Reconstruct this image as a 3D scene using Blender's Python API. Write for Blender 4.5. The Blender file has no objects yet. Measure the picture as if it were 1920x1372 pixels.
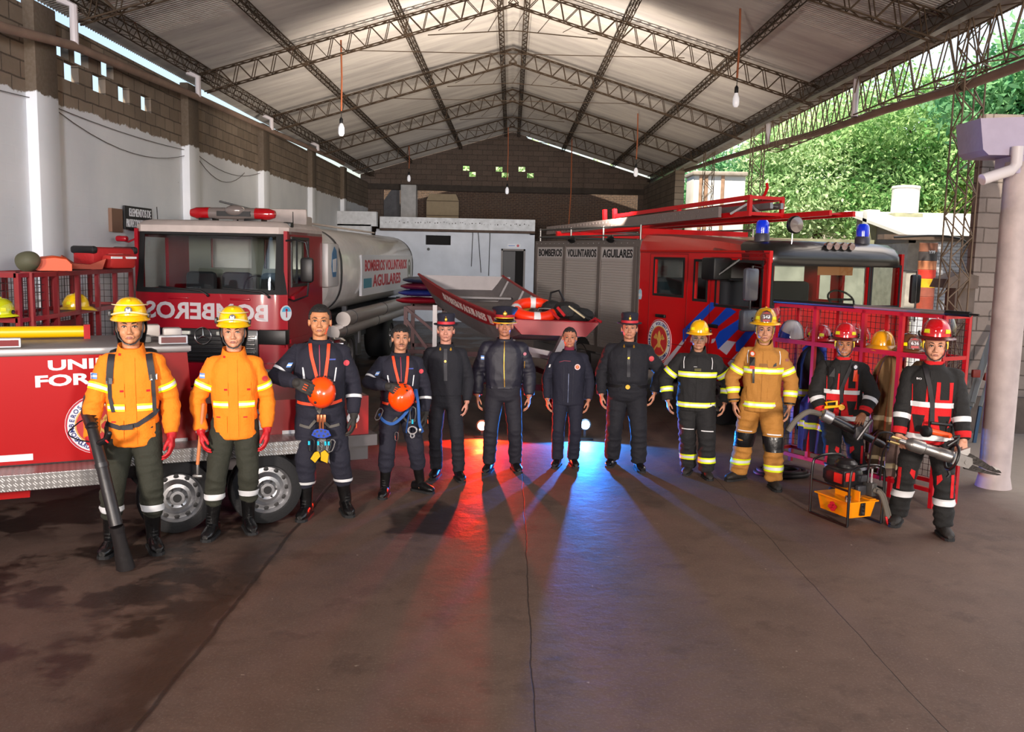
import bpy, bmesh, math, random
import numpy as np
from mathutils import Vector as V, Matrix as M, noise, Euler
from mathutils.bvhtree import BVHTree
random.seed(7)
PI = math.pi
COL = bpy.context.scene.collection
SC = bpy.context.scene

# ------------------------------------------------------------------ camera
F = 1700.0; EYE = 2.28
yaw = math.radians(.22); pit = math.atan(206 / 1700.); rol = .022
fw = V((math.sin(yaw) * math.cos(pit), math.cos(yaw) * math.cos(pit), -math.sin(pit)))
r0 = V((math.cos(yaw), -math.sin(yaw), 0)); u0 = r0.cross(fw)
RT = r0 * math.cos(rol) + u0 * math.sin(rol); UP = u0 * math.cos(rol) - r0 * math.sin(rol)
cam = bpy.data.cameras.new('camera'); co = bpy.data.objects.new('camera', cam); COL.objects.link(co)
cam.sensor_width = 36; cam.lens = F / 1920 * 36; cam.clip_end = 300
m = M((RT, UP, -fw)).transposed().to_4x4(); m.translation = V((0, 0, EYE)); co.matrix_world = m
SC.camera = co

# ------------------------------------------------------------------ materials
def lin(c):
    if isinstance(c, str):
        c = c.lstrip('#'); c = [int(c[i:i + 2], 16) / 255 for i in (0, 2, 4)]
        c = [x / 12.92 if x <= .04045 else ((x + .055) / 1.055) ** 2.4 for x in c]
    return (c[0], c[1], c[2], 1)
MATS = {}
def mat(name, col='#808080', rough=.6, metal=0, bump=0, bscale=20, var=0, vscale=6, coat=0, trans=0, emit=0, ecol=None, alpha=1, spec=.5, sheen=0):
    if name in MATS: return MATS[name]
    m = bpy.data.materials.new(name); m.use_nodes = True; nt = m.node_tree; b = nt.nodes['Principled BSDF']
    b.inputs['Base Color'].default_value = lin(col); b.inputs['Roughness'].default_value = rough
    b.inputs['Metallic'].default_value = metal; b.inputs['Coat Weight'].default_value = coat
    b.inputs['Transmission Weight'].default_value = trans; b.inputs['Specular IOR Level'].default_value = spec
    b.inputs['Alpha'].default_value = alpha; b.inputs['Coat Roughness'].default_value = .08
    if sheen: b.inputs['Sheen Weight'].default_value = sheen
    if emit:
        b.inputs['Emission Color'].default_value = lin(ecol or col); b.inputs['Emission Strength'].default_value = emit
    if bump or var:
        tc = nt.nodes.new('ShaderNodeTexCoord')
    if var:
        n = nt.nodes.new('ShaderNodeTexNoise'); n.inputs['Scale'].default_value = vscale; n.inputs['Detail'].default_value = 5
        nt.links.new(tc.outputs['Object'], n.inputs['Vector'])
        mr = nt.nodes.new('ShaderNodeMapRange'); mr.inputs[1].default_value = .3; mr.inputs[2].default_value = .7
        mr.inputs[3].default_value = 1 - var; mr.inputs[4].default_value = 1 + var * .4
        nt.links.new(n.outputs[0], mr.inputs[0])
        h = nt.nodes.new('ShaderNodeHueSaturation'); h.inputs['Color'].default_value = lin(col)
        nt.links.new(mr.outputs[0], h.inputs['Value']); nt.links.new(h.outputs[0], b.inputs['Base Color'])
    if bump:
        n = nt.nodes.new('ShaderNodeTexNoise'); n.inputs['Scale'].default_value = bscale; n.inputs['Detail'].default_value = 4
        nt.links.new(tc.outputs['Object'], n.inputs['Vector'])
        bp = nt.nodes.new('ShaderNodeBump'); bp.inputs['Strength'].default_value = bump; bp.inputs['Distance'].default_value = .02
        nt.links.new(n.outputs[0], bp.inputs['Height']); nt.links.new(bp.outputs[0], b.inputs['Normal'])
    MATS[name] = m
    return m

# ------------------------------------------------------------------ mesh collector
def frame_of(d, up=V((0, 0, 1))):
    d = d.normalized()
    if abs(d.dot(up)) > .95: up = V((0, 1, 0)) if abs(d.y) < .9 else V((1, 0, 0))
    s = d.cross(up).normalized(); return s, s.cross(d).normalized()
class MB:
    def __init__(s): s.v = []; s.f = []; s.mi = []; s.m = 0
    def add(s, vs, fs):
        o = len(s.v); s.v += [tuple(p) for p in vs]; s.f += [tuple(i + o for i in f) for f in fs]; s.mi += [s.m] * len(fs); return s
    def box(s, a, b, rz=0, piv=None):      # corners a, b
        x0, y0, z0 = a; x1, y1, z1 = b
        vs = [V(p) for p in ((x0, y0, z0), (x1, y0, z0), (x1, y1, z0), (x0, y1, z0), (x0, y0, z1), (x1, y0, z1), (x1, y1, z1), (x0, y1, z1))]
        if rz:
            c = V(piv) if piv else (vs[0] + vs[6]) / 2; R = M.Rotation(rz, 3, 'Z'); vs = [R @ (p - c) + c for p in vs]
        return s.add(vs, [(0, 3, 2, 1), (4, 5, 6, 7), (0, 1, 5, 4), (1, 2, 6, 5), (2, 3, 7, 6), (3, 0, 4, 7)])
    def rbox(s, a, b, r=.02, mtx=None, seg=2):   # box with rounded edges
        bm = bmesh.new(); bmesh.ops.create_cube(bm, size=1)
        for v in bm.verts: v.co = V([(a[i] + b[i]) / 2 + v.co[i] * (b[i] - a[i]) for i in range(3)])
        r = min([r] + [abs(b[i] - a[i]) * .49 for i in range(3)])
        bmesh.ops.bevel(bm, geom=list(bm.edges), offset=r, segments=seg, affect='EDGES', profile=.5)
        if mtx: bm.transform(mtx)
        bm.verts.index_update()
        s.add([v.co for v in bm.verts], [[v.index for v in f.verts] for f in bm.faces]); bm.free(); return s
    def tube(s, pts, r, n=8, caps=True, closed=False, flat=None):
        pts = [V(p) for p in pts]; k = len(pts); rs = r if isinstance(r, (list, tuple)) else [r] * k
        vs = []; prev = None
        for i, p in enumerate(pts):
            if closed: d = pts[(i + 1) % k] - pts[i - 1]
            else: d = pts[min(i + 1, k - 1)] - pts[max(i - 1, 0)]
            if d.length < 1e-9: d = V((0, 0, 1))
            d.normalize()
            if prev is None: a, b = frame_of(d)
            else:
                b = prev - d * prev.dot(d); b = b.normalized() if b.length > 1e-6 else frame_of(d)[1]; a = d.cross(b)
            prev = b
            fl = flat or 1
            for j in range(n):
                t = 2 * PI * j / n + PI / n; vs.append(p + a * (math.cos(t) * rs[i]) + b * (math.sin(t) * rs[i] * fl))
        fs = []
        for i in range(k if closed else k - 1):
            for j in range(n):
                q = (i + 1) % k; fs.append((i * n + j, i * n + (j + 1) % n, q * n + (j + 1) % n, q * n + j))
        if caps and not closed: fs += [tuple(reversed(range(n))), tuple(range((k - 1) * n, k * n))]
        return s.add(vs, fs)
    def bar(s, a, b, w, h=None, up=V((0, 0, 1))):   # square bar
        a = V(a); b = V(b); h = h or w; x, y = frame_of(b - a, up)
        vs = [p + x * (i * w / 2) + y * (j * h / 2) for p in (a, b) for i, j in ((-1, -1), (1, -1), (1, 1), (-1, 1))]
        return s.add(vs, [(0, 3, 2, 1), (4, 5, 6, 7), (0, 1, 5, 4), (1, 2, 6, 5), (2, 3, 7, 6), (3, 0, 4, 7)])
    def loft(s, rings, caps=True, closed=True):
        n = len(rings[0]); vs = [p for r in rings for p in r]; fs = []
        for i in range(len(rings) - 1):
            for j in range(n if closed else n - 1):
                fs.append((i * n + j, i * n + (j + 1) % n, (i + 1) * n + (j + 1) % n, (i + 1) * n + j))
        if caps: fs += [tuple(reversed(range(n))), tuple(range((len(rings) - 1) * n, len(rings) * n))]
        return s.add(vs, fs)
    def lathe(s, prof, c=(0, 0, 0), ax=(0, 0, 1), n=20, arc=None, caps=True):
        c = V(c); ax = V(ax).normalized(); a, b = frame_of(ax)
        return s.loft([[c + ax * z + (a * math.cos(2 * PI * j / n) + b * math.sin(2 * PI * j / n)) * max(r, 1e-4) for j in range(n)] for r, z in prof], caps)
    def sph(s, c, r, n=14, mtx=None):
        c = V(c); r = (r, r, r) if not isinstance(r, (tuple, list)) else r; rings = []
        for i in range(n // 2 + 1):
            t = PI * i / (n // 2); rr = max(math.sin(t), 1e-3); z = -math.cos(t)
            ring = [V((math.cos(2 * PI * j / n) * rr * r[0], math.sin(2 * PI * j / n) * rr * r[1], z * r[2])) for j in range(n)]
            if mtx: ring = [mtx @ p for p in ring]
            rings.append([c + p for p in ring])
        return s.loft(rings)
    def caps(s, a, b, ra, rb, n=10):        # capsule
        a = V(a); b = V(b); d = b - a; L = d.length; d.normalize(); x, y = frame_of(d); rings = []
        for k in range(4):
            t = -PI / 2 + PI / 2 * k / 4; rings.append((a + d * (ra * math.sin(t)), max(ra * math.cos(t), 1e-4)))
        rings.append((a, ra)); rings.append((b, rb))
        for k in range(1, 5):
            t = PI / 2 * k / 4; rings.append((b + d * (rb * math.sin(t)), max(rb * math.cos(t), 1e-4)))
        return s.loft([[p + (x * math.cos(2 * PI * j / n) + y * math.sin(2 * PI * j / n)) * r for j in range(n)] for p, r in rings])
    def prism(s, poly, a, b, fn=None):      # polygon in 2D extruded between a and b; fn(u, v, w) -> point
        fn = fn or (lambda u, v, w: (u, v, w)); n = len(poly)
        vs = [fn(u, v, a) for u, v in poly] + [fn(u, v, b) for u, v in poly]
        return s.add(vs, [tuple(reversed(range(n))), tuple(range(n, 2 * n))] + [(i, (i + 1) % n, n + (i + 1) % n, n + i) for i in range(n)])
    def xf(s, mtx): s.v = [tuple(mtx @ V(p)) for p in s.v]; return s
    def mesh(s, name='m'):
        me = bpy.data.meshes.new(name); me.from_pydata(s.v, [], s.f); me.update(); return me
    def build(s, name, mats, parent=None, smooth=True, ang=35, fixn=True):
        me = s.mesh(name); mats = mats if isinstance(mats, (list, tuple)) else [mats]
        for m in mats: me.materials.append(m)
        if len(mats) > 1: me.polygons.foreach_set('material_index', s.mi)
        if fixn:
            bm = bmesh.new(); bm.from_mesh(me); bmesh.ops.recalc_face_normals(bm, faces=bm.faces); bm.to_mesh(me); bm.free()
        if smooth:
            me.polygons.foreach_set('use_smooth', [True] * len(me.polygons)); me.set_sharp_from_angle(angle=math.radians(ang))
        o = bpy.data.objects.new(name, me); COL.objects.link(o)
        if parent: o.parent = parent
        return o

def thing(name, label, cat, loc=(0, 0, 0), rz=0, group=None, sc=1):
    o = bpy.data.objects.new(name, None); COL.objects.link(o); o.location = loc; o.rotation_euler = (0, 0, rz); o.scale = (sc, sc, sc)
    o.empty_display_size = .1; o['label'] = label; o['category'] = cat
    if group: o['group'] = group
    return o
def tag(o, label, cat, group=None, loc=None, kind=None):
    o['label'] = label; o['category'] = cat
    if group: o['group'] = group
    if kind: o['kind'] = kind
    if loc: o.location = loc
    return o
def struct(o): o['kind'] = 'structure'; return o
def dup(o, loc=None, rz=None, label=None, sc=None):
    r = o.copy(); COL.objects.link(r)
    for ch in list(o.children):
        c = ch.copy(); COL.objects.link(c); c.parent = r
        for g in list(ch.children):
            d = g.copy(); COL.objects.link(d); d.parent = c
    if loc is not None: r.location = loc
    if rz is not None: r.rotation_euler = (0, 0, rz)
    if sc: r.scale = (sc, sc, sc)
    if label: r['label'] = label
    return r
_tc = {}
def textmesh(st, bold=.0, shear=0):
    k = (st, bold, shear)
    if k not in _tc:
        cu = bpy.data.curves.new('t', 'FONT'); cu.body = st; cu.offset = bold; cu.shear = shear; cu.resolution_u = 3
        cu.extrude = .0; o = bpy.data.objects.new('t', cu); COL.objects.link(o)
        me = bpy.data.meshes.new_from_object(o.evaluated_get(bpy.context.evaluated_depsgraph_get()))
        vs = [tuple(v.co) for v in me.vertices]; fs = [tuple(p.vertices) for p in me.polygons]
        bpy.data.objects.remove(o)
        xs = [p[0] for p in vs]; ys = [p[1] for p in vs]
        _tc[k] = (vs, fs, min(xs), max(xs), min(ys), max(ys))
    return _tc[k]
def text(mb, st, fn, w=None, h=1.0, bold=.02, shear=0, mirror=False, th=.003):
    """lay letters into mb: fn(u, v, d) maps letter plane (u right, v up, origin at the middle) and height above it to a point"""
    vs, fs, x0, x1, y0, y1 = textmesh(st, bold, shear); sy = h / (y1 - y0); sx = sy if w is None else w / (x1 - x0)
    if mirror: sx = -sx
    P = [((p[0] - (x0 + x1) / 2) * sx, (p[1] - (y0 + y1) / 2) * sy) for p in vs]
    from collections import Counter
    ec = Counter()
    for f in fs:
        for i in range(len(f)): ec[frozenset((f[i], f[(i + 1) % len(f)]))] += 1
    n = len(P); V2 = [fn(u, v, th) for u, v in P] + [fn(u, v, -th) for u, v in P]; F2 = [tuple(f) for f in fs]
    for f in fs:
        for i in range(len(f)):
            a, b = f[i], f[(i + 1) % len(f)]
            if ec[frozenset((a, b))] == 1: F2.append((b, a, a + n, b + n))
    mb.add(V2, F2)
def arctext(mb, st, fn, R, h, a0, a1, bold=.02, w=None, inside=False):
    """letters round a circle: angles in degrees clockwise from the top"""
    for i, ch in enumerate(st):
        if ch == ' ': continue
        t = math.radians(a0 + (a1 - a0) * i / max(1, len(st) - 1)); rot = t if not inside else t + PI
        def g(u, v, d, t=t, rot=rot):
            return fn(R * math.sin(t) + u * math.cos(rot) + v * math.sin(rot), R * math.cos(t) - u * math.sin(rot) + v * math.cos(rot), d)
        text(mb, ch, g, w, h, bold)
def plane_fn(o, u, v, n):
    o = V(o); u = V(u); v = V(v); n = V(n); return lambda a, b, d: o + u * a + v * b + n * d
def disc(mb, fn, r, d, n=32, ri=0, cx=0, cy=0, sx=1, sy=1, base=-.002):
    vo = [(cx + math.cos(2 * PI * i / n) * r * sx, cy + math.sin(2 * PI * i / n) * r * sy) for i in range(n)]
    if not ri: mb.prism(vo, base, d, lambda u, v, w: fn(u, v, w)); return
    vi = [(cx + math.cos(2 * PI * i / n) * ri * sx, cy + math.sin(2 * PI * i / n) * ri * sy) for i in range(n)]
    vs = [fn(*p, base) for p in vo] + [fn(*p, d) for p in vo] + [fn(*p, base) for p in vi] + [fn(*p, d) for p in vi]
    fs = []
    for i in range(n):
        j = (i + 1) % n; fs += [(i, j, n + j, n + i), (n + i, n + j, 3 * n + j, 3 * n + i), (2 * n + i, 3 * n + i, 3 * n + j, 2 * n + j), (i, 2 * n + i, 2 * n + j, j)]
    mb.add(vs, fs)

# common materials
W = mat('white_paint', '#cfd0d4', .5); BLK = mat('black_plastic', '#0d0d0f', .45); RUB = mat('rubber', '#101012', .8, bump=.2, bscale=60)
CHR = mat('chrome', '#c8c8ca', .18, 1); ALU = mat('aluminium', '#9a9a9c', .38, .9, bump=.1, bscale=30); STEEL = mat('steel', '#6d6c6b', .4, .8)
RED = mat('red_paint', '#9c0a12', .3, coat=.6); CRIM = mat('crimson_paint', '#90061a', .32, coat=.25, spec=.3); FRED = mat('fire_red_paint', '#bc0c12', .34, coat=.25, spec=.3)
YEL = mat('yellow_plastic', '#e0a800', .35, coat=.3); ORG = mat('orange_plastic', '#f04806', .3, coat=.4)
LET = mat('white_lettering', '#d8d8dc', .45); NAVYL = mat('navy_lettering', '#1a2468', .5); REDL = mat('red_lettering', '#a8142c', .5)
BLKL = mat('black_lettering', '#18181c', .5); GOLD = mat('gold_metal', '#c79a3c', .35, .7); GOLDL = mat('gold_print', '#c79a4a', .6)
SILV = mat('reflective_silver', '#cfd0d2', .4, bump=.05); LIME = mat('reflective_lime', '#d6e80a', .5)
def glass(name, col, alpha_mix):
    if name in MATS: return MATS[name]
    m = bpy.data.materials.new(name); m.use_nodes = True; nt = m.node_tree; nt.nodes.clear()
    o = nt.nodes.new('ShaderNodeOutputMaterial'); mx = nt.nodes.new('ShaderNodeMixShader'); t = nt.nodes.new('ShaderNodeBsdfTransparent'); g = nt.nodes.new('ShaderNodeBsdfGlossy')
    ge = nt.nodes.new('ShaderNodeNewGeometry'); dt = nt.nodes.new('ShaderNodeVectorMath'); dt.operation = 'DOT_PRODUCT'; nt.links.new(ge.outputs['Incoming'], dt.inputs[0]); nt.links.new(ge.outputs['Normal'], dt.inputs[1])
    def mm(op, x, y):
        n = nt.nodes.new('ShaderNodeMath'); n.operation = op
        for i, q in enumerate((x, y)):
            if q is None: continue
            if isinstance(q, (int, float)): n.inputs[i].default_value = q
            else: nt.links.new(q, n.inputs[i])
        return n.outputs[0]
    sch = mm('MULTIPLY', mm('POWER', mm('SUBTRACT', 1.0, mm('ABSOLUTE', dt.outputs['Value'], None)), 5.0), .9)
    a = nt.nodes.new('ShaderNodeMath'); a.operation = 'ADD'; a.inputs[1].default_value = alpha_mix
    t.inputs[0].default_value = lin(col); g.inputs['Roughness'].default_value = .03; g.inputs[0].default_value = (.9, .95, 1, 1)
    nt.links.new(sch, a.inputs[0]); nt.links.new(a.outputs[0], mx.inputs[0]); nt.links.new(t.outputs[0], mx.inputs[1]); nt.links.new(g.outputs[0], mx.inputs[2]); nt.links.new(mx.outputs[0], o.inputs[0])
    MATS[name] = m; return m
GLS = glass('window_glass', '#f0f4f2', .035); CLR = glass('clear_visor', '#eef0f0', .03)
def emblem(parent, fn, R, top='BOMBEROS VOLUNTARIOS', bot='AGUILARES TUCUMAN', sx=1.0, name='emblem', simple=False):
    g = lambda u, v, d: fn(u * sx, v, d)
    mb = MB(); disc(mb, g, R, .004); e = mb.build(name, W, parent, ang=30)
    mb = MB(); disc(mb, g, R * .985, .006, ri=R * .93)
    mb.build('emblem_ring', REDL, e)
    mb = MB(); disc(mb, g, R * .66, .006); mb.build('emblem_centre', mat('emblem_red', '#b02a2c', .5), e)
    mb = MB(); disc(mb, g, R * .70, .007, ri=R * .655)
    # hydrant figure over crossed axes
    for sgn in (-1, 1):
        mb.prism([(sgn * -.42 * R, -.42 * R), (sgn * -.36 * R, -.47 * R), (sgn * .34 * R, .22 * R), (sgn * .28 * R, .27 * R)][::sgn], -.002, .008, g)
        mb.prism([(sgn * .16 * R, .2 * R), (sgn * .3 * R, .06 * R), (sgn * .46 * R, .12 * R), (sgn * .26 * R, .34 * R)][::sgn], -.002, .008, g)
    mb.prism([(-.1 * R, -.3 * R), (.1 * R, -.3 * R), (.12 * R, .2 * R), (.09 * R, .36 * R), (0, .48 * R), (-.09 * R, .36 * R), (-.12 * R, .2 * R)], -.002, .009, g)
    mb.build('emblem_figure', GOLDL, e, smooth=False)
    if not simple:
        mb = MB(); arctext(mb, top, lambda u, v, d: g(u, v, d + .004), R * .8, R * .15, -125, 100, .015); arctext(mb, bot, lambda u, v, d: g(u, v, d + .004), R * .8, R * .15, 228, 132, .015, inside=True)
        mb.build('emblem_lettering', NAVYL, e, smooth=False)
    return e
# ================================================================== THE SETTING
EAV = 5.45; RDG = 7.09; BY = 36.4; XL = -5.7; XR = 5.4; TY = [11.8, 16.6, 21.5, 26.6, 31.7]
def nodes(name):
    m = bpy.data.materials.new(name); m.use_nodes = True; return m, m.node_tree, m.node_tree.nodes['Principled BSDF']
def N(nt, t, **k):
    n = nt.nodes.new(t)
    for a, b in k.items():
        if a.startswith('i'): n.inputs[int(a[1:])].default_value = b
        else: setattr(n, a, b)
    return n
def mixc(nt, fac, a, b, t='MIX'):
    n = nt.nodes.new('ShaderNodeMix'); n.data_type = 'RGBA'; n.blend_type = t
    for s, x in ((0, fac), (6, a), (7, b)):
        if isinstance(x, (int, float)): n.inputs[s].default_value = x
        elif isinstance(x, (tuple, str)): n.inputs[s].default_value = lin(x)
        else: nt.links.new(x, n.inputs[s])
    return n.outputs[2]
def mth(nt, op, a, b=None, c=None, clamp=False):
    n = nt.nodes.new('ShaderNodeMath'); n.operation = op; n.use_clamp = clamp
    for i, x in enumerate((a, b, c)):
        if x is None: continue
        if isinstance(x, (int, float)): n.inputs[i].default_value = x
        else: nt.links.new(x, n.inputs[i])
    return n.outputs[0]
def noi(nt, vec, sc, det=5, rough=.55):
    n = N(nt, 'ShaderNodeTexNoise'); n.inputs['Scale'].default_value = sc; n.inputs['Detail'].default_value = det; n.inputs['Roughness'].default_value = rough
    nt.links.new(vec, n.inputs['Vector']); return n.outputs[0]
def ramp(nt, v, a, b): return mth(nt, 'MULTIPLY_ADD', v, 1 / (b - a), -a / (b - a), clamp=True)
def blockwall(name, axis, paint_z=None, col=('#80705f', '#928270'), mort='#4c4236', bw=.4, bh=.2, pcol='#e2e4e8', pcol2='#d2d6dc', bias=0.0, jag=.1):
    """block masonry, bare above paint_z and whitewashed below it; axis = which world axis runs along the wall"""
    m, nt, b = nodes(name); g = N(nt, 'ShaderNodeNewGeometry').outputs['Position']
    sp = N(nt, 'ShaderNodeSeparateXYZ'); nt.links.new(g, sp.inputs[0]); cb = N(nt, 'ShaderNodeCombineXYZ')
    nt.links.new(sp.outputs[axis], cb.inputs[0]); nt.links.new(sp.outputs[2], cb.inputs[1])
    wob = noi(nt, g, 3.0, 3); ww = mth(nt, 'MULTIPLY_ADD', wob, .03, -.015)
    ad = N(nt, 'ShaderNodeVectorMath', operation='ADD'); nt.links.new(cb.outputs[0], ad.inputs[0]); nt.links.new(ww, ad.inputs[1])
    br = N(nt, 'ShaderNodeTexBrick'); nt.links.new(ad.outputs[0], br.inputs['Vector'])
    br.inputs['Scale'].default_value = 1; br.inputs['Brick Width'].default_value = bw; br.inputs['Row Height'].default_value = bh
    br.inputs['Mortar Size'].default_value = .011 if bw > .3 else .01; br.inputs['Mortar Smooth'].default_value = .3; br.inputs['Bias'].default_value = bias
    br.inputs['Color1'].default_value = lin(col[0]); br.inputs['Color2'].default_value = lin(col[1]); br.inputs['Mortar'].default_value = lin(mort)
    dirt = noi(nt, g, 1.3, 6); c = mixc(nt, ramp(nt, dirt, .3, .7), br.outputs[0], '#4a4038', 'MIX'); c = mixc(nt, .55, br.outputs[0], c)
    fine = noi(nt, g, 25, 4); c = mixc(nt, mth(nt, 'MULTIPLY', ramp(nt, fine, .4, .8), .3), c, '#80746a')
    hgt = mth(nt, 'MULTIPLY_ADD', br.outputs[1], -1.0, mth(nt, 'MULTIPLY', fine, .35))
    if paint_z is not None:
        e = mth(nt, 'MULTIPLY_ADD', noi(nt, g, 5.0, 6, .7), jag * 2, -jag)
        z = mth(nt, 'ADD', sp.outputs[2], e); below = ramp(nt, z, paint_z + .01, paint_z - .01)
        pn = noi(nt, g, .9, 5); p = mixc(nt, ramp(nt, pn, .35, .75), pcol, pcol2 or '#aeb4bc')
        chips = ramp(nt, noi(nt, g, 9, 6, .7), .70, .74); p = mixc(nt, chips, p, '#8c857c')
        c = mixc(nt, below, c, p); hgt = mth(nt, 'MULTIPLY', hgt, mth(nt, 'MULTIPLY_ADD', below, -.95, 1.0))
    nt.links.new(c, b.inputs['Base Color']); b.inputs['Roughness'].default_value = .85
    bp = N(nt, 'ShaderNodeBump'); bp.inputs['Strength'].default_value = .6; bp.inputs['Distance'].default_value = .015
    nt.links.new(hgt, bp.inputs['Height']); nt.links.new(bp.outputs[0], b.inputs['Normal']); return m
def holed(mb, u0, u1, v0, v1, w0, w1, holes, fn, top=None):
    """wall slab with rectangular openings; fn(u, w, v) -> point, w across the thickness; top(u) trims the upper edge"""
    us = sorted({u0, u1} | {x for h in holes for x in h[:2]} | ({t for t in top[0] if u0 < t < u1} if top else set())); vs = sorted({v0, v1} | {x for h in holes for x in h[2:]})
    tz = (lambda u, v: min(v, top[1](u)) if v < v1 else top[1](u)) if top else (lambda u, v: v)
    inside = lambda a, b: any(h[0] - 1e-6 <= a[0] and a[1] <= h[1] + 1e-6 and h[2] - 1e-6 <= b[0] and b[1] <= h[3] + 1e-6 for h in holes)
    nu, nv = len(us) - 1, len(vs) - 1
    solid = [[not inside((us[i], us[i + 1]), (vs[j], vs[j + 1])) for j in range(nv)] for i in range(nu)]
    idx = {}; P = []; Fc = []
    def pt(i, j, k):
        if (i, j, k) not in idx: idx[(i, j, k)] = len(P); P.append(fn(us[i], (w0, w1)[k], tz(us[i], vs[j])))
        return idx[(i, j, k)]
    for i in range(nu):
        for j in range(nv):
            if not solid[i][j]: continue
            for k in (0, 1):
                q = [pt(i, j, k), pt(i + 1, j, k), pt(i + 1, j + 1, k), pt(i, j + 1, k)]; Fc.append(q if k == 0 else q[::-1])
            for di, dj, a, b in ((-1, 0, (i, j), (i, j + 1)), (1, 0, (i + 1, j), (i + 1, j + 1)), (0, -1, (i, j), (i + 1, j)), (0, 1, (i, j + 1), (i + 1, j + 1))):
                x, y = i + di, j + dj
                if x < 0 or y < 0 or x >= nu or y >= nv or not solid[x][y]: Fc.append([pt(*a, 0), pt(*b, 0), pt(*b, 1), pt(*a, 1)])
    mb.add(P, Fc)
# floor
m, nt, b = nodes('concrete_floor'); g = N(nt, 'ShaderNodeNewGeometry').outputs['Position']; sp = N(nt, 'ShaderNodeSeparateXYZ'); nt.links.new(g, sp.inputs[0]); X, Y = sp.outputs[0], sp.outputs[1]
c = mixc(nt, ramp(nt, noi(nt, g, .35, 6), .35, .68), '#58463d', '#68564c')
c = mixc(nt, mth(nt, 'MULTIPLY', ramp(nt, noi(nt, g, 3.2, 8, .65), .42, .75), .5), c, '#42352e')
c = mixc(nt, mth(nt, 'MULTIPLY', ramp(nt, noi(nt, g, 60, 4, .7), .52, .75), .4), c, '#8a7c70'); c = mixc(nt, mth(nt, 'MULTIPLY', ramp(nt, noi(nt, g, 14, 3, .6), .72, .75), .6), c, '#a89a8c'); c = mixc(nt, mth(nt, 'MULTIPLY', ramp(nt, noi(nt, g, 1.7, 8, .7), .55, .62), .3), c, '#2c231f')
# wet, oily area left of the long joint, from (-1.7, 7.0) towards (-1.67, 4.0)
wn = noi(nt, g, 1.1, 6, .6); wn2 = noi(nt, g, 4.0, 5)
edge = mth(nt, 'ADD', mth(nt, 'MULTIPLY_ADD', X, 1.0, 1.72), mth(nt, 'MULTIPLY_ADD', wn2, .35, -.17))
wetl = ramp(nt, edge, .03, -.05)
blob = ramp(nt, mth(nt, 'ADD', wn, mth(nt, 'MULTIPLY', wn2, .16)), .585, .64); bandj = mth(nt, 'MULTIPLY', ramp(nt, edge, -.42, -.2), ramp(nt, Y, 7.4, 6.6)); blob = mth(nt, 'MAXIMUM', blob, mth(nt, 'MULTIPLY', bandj, .85))
wet = mth(nt, 'MULTIPLY', wetl, mth(nt, 'MULTIPLY_ADD', blob, .78, .22))
trk = mth(nt, 'MULTIPLY', ramp(nt, noi(nt, g, .9, 4), .52, .57), mth(nt, 'MULTIPLY', ramp(nt, X, -.1, -.5), ramp(nt, Y, 6.6, 7.2)))
wet = mth(nt, 'MAXIMUM', wet, trk)
c = mixc(nt, mth(nt, 'MULTIPLY', wet, .86), c, '#1b1411')
def joint(u, pos, w, amp=.03):
    d = mth(nt, 'ABSOLUTE', mth(nt, 'SUBTRACT', mth(nt, 'ADD', u, mth(nt, 'MULTIPLY_ADD', noi(nt, g, 1.6, 3), amp * 2, -amp)), pos)); return ramp(nt, d, w, w * .4)
j = mth(nt, 'MAXIMUM', joint(X, -1.74, .02), joint(X, .17, .006)); j = mth(nt, 'MAXIMUM', j, joint(X, 2.2, .005)); j = mth(nt, 'MAXIMUM', j, mth(nt, 'MULTIPLY', joint(Y, 9.0, .008), .6)); j = mth(nt, 'MAXIMUM', j, mth(nt, 'MULTIPLY', joint(Y, 12.6, .01), .6))
c = mixc(nt, mth(nt, 'MULTIPLY', j, .75), c, '#1c1613')
outd = ramp(nt, mth(nt, 'ADD', X, mth(nt, 'MULTIPLY', wn2, .5)), 4.9, 5.6); c = mixc(nt, mth(nt, 'MULTIPLY', outd, .7), c, '#9a9286')
nt.links.new(c, b.inputs['Base Color'])
nt.links.new(mth(nt, 'MULTIPLY_ADD', wet, -.2, mth(nt, 'MULTIPLY_ADD', wn2, .15, .55)), b.inputs['Roughness'])
bp = N(nt, 'ShaderNodeBump'); bp.inputs['Strength'].default_value = .35; bp.inputs['Distance'].default_value = .012
nt.links.new(mth(nt, 'ADD', mth(nt, 'MULTIPLY', noi(nt, g, 9, 7, .65), 1.2), mth(nt, 'MULTIPLY', j, -.8)), bp.inputs['Height']); nt.links.new(bp.outputs[0], b.inputs['Normal'])
b.inputs['Specular IOR Level'].default_value = .3; FLOORM = m
mb = MB(); mb.box((XL - .3, -12, -.2), (16, BY + 10, 0)); struct(mb.build('floor', FLOORM, smooth=False))
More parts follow.
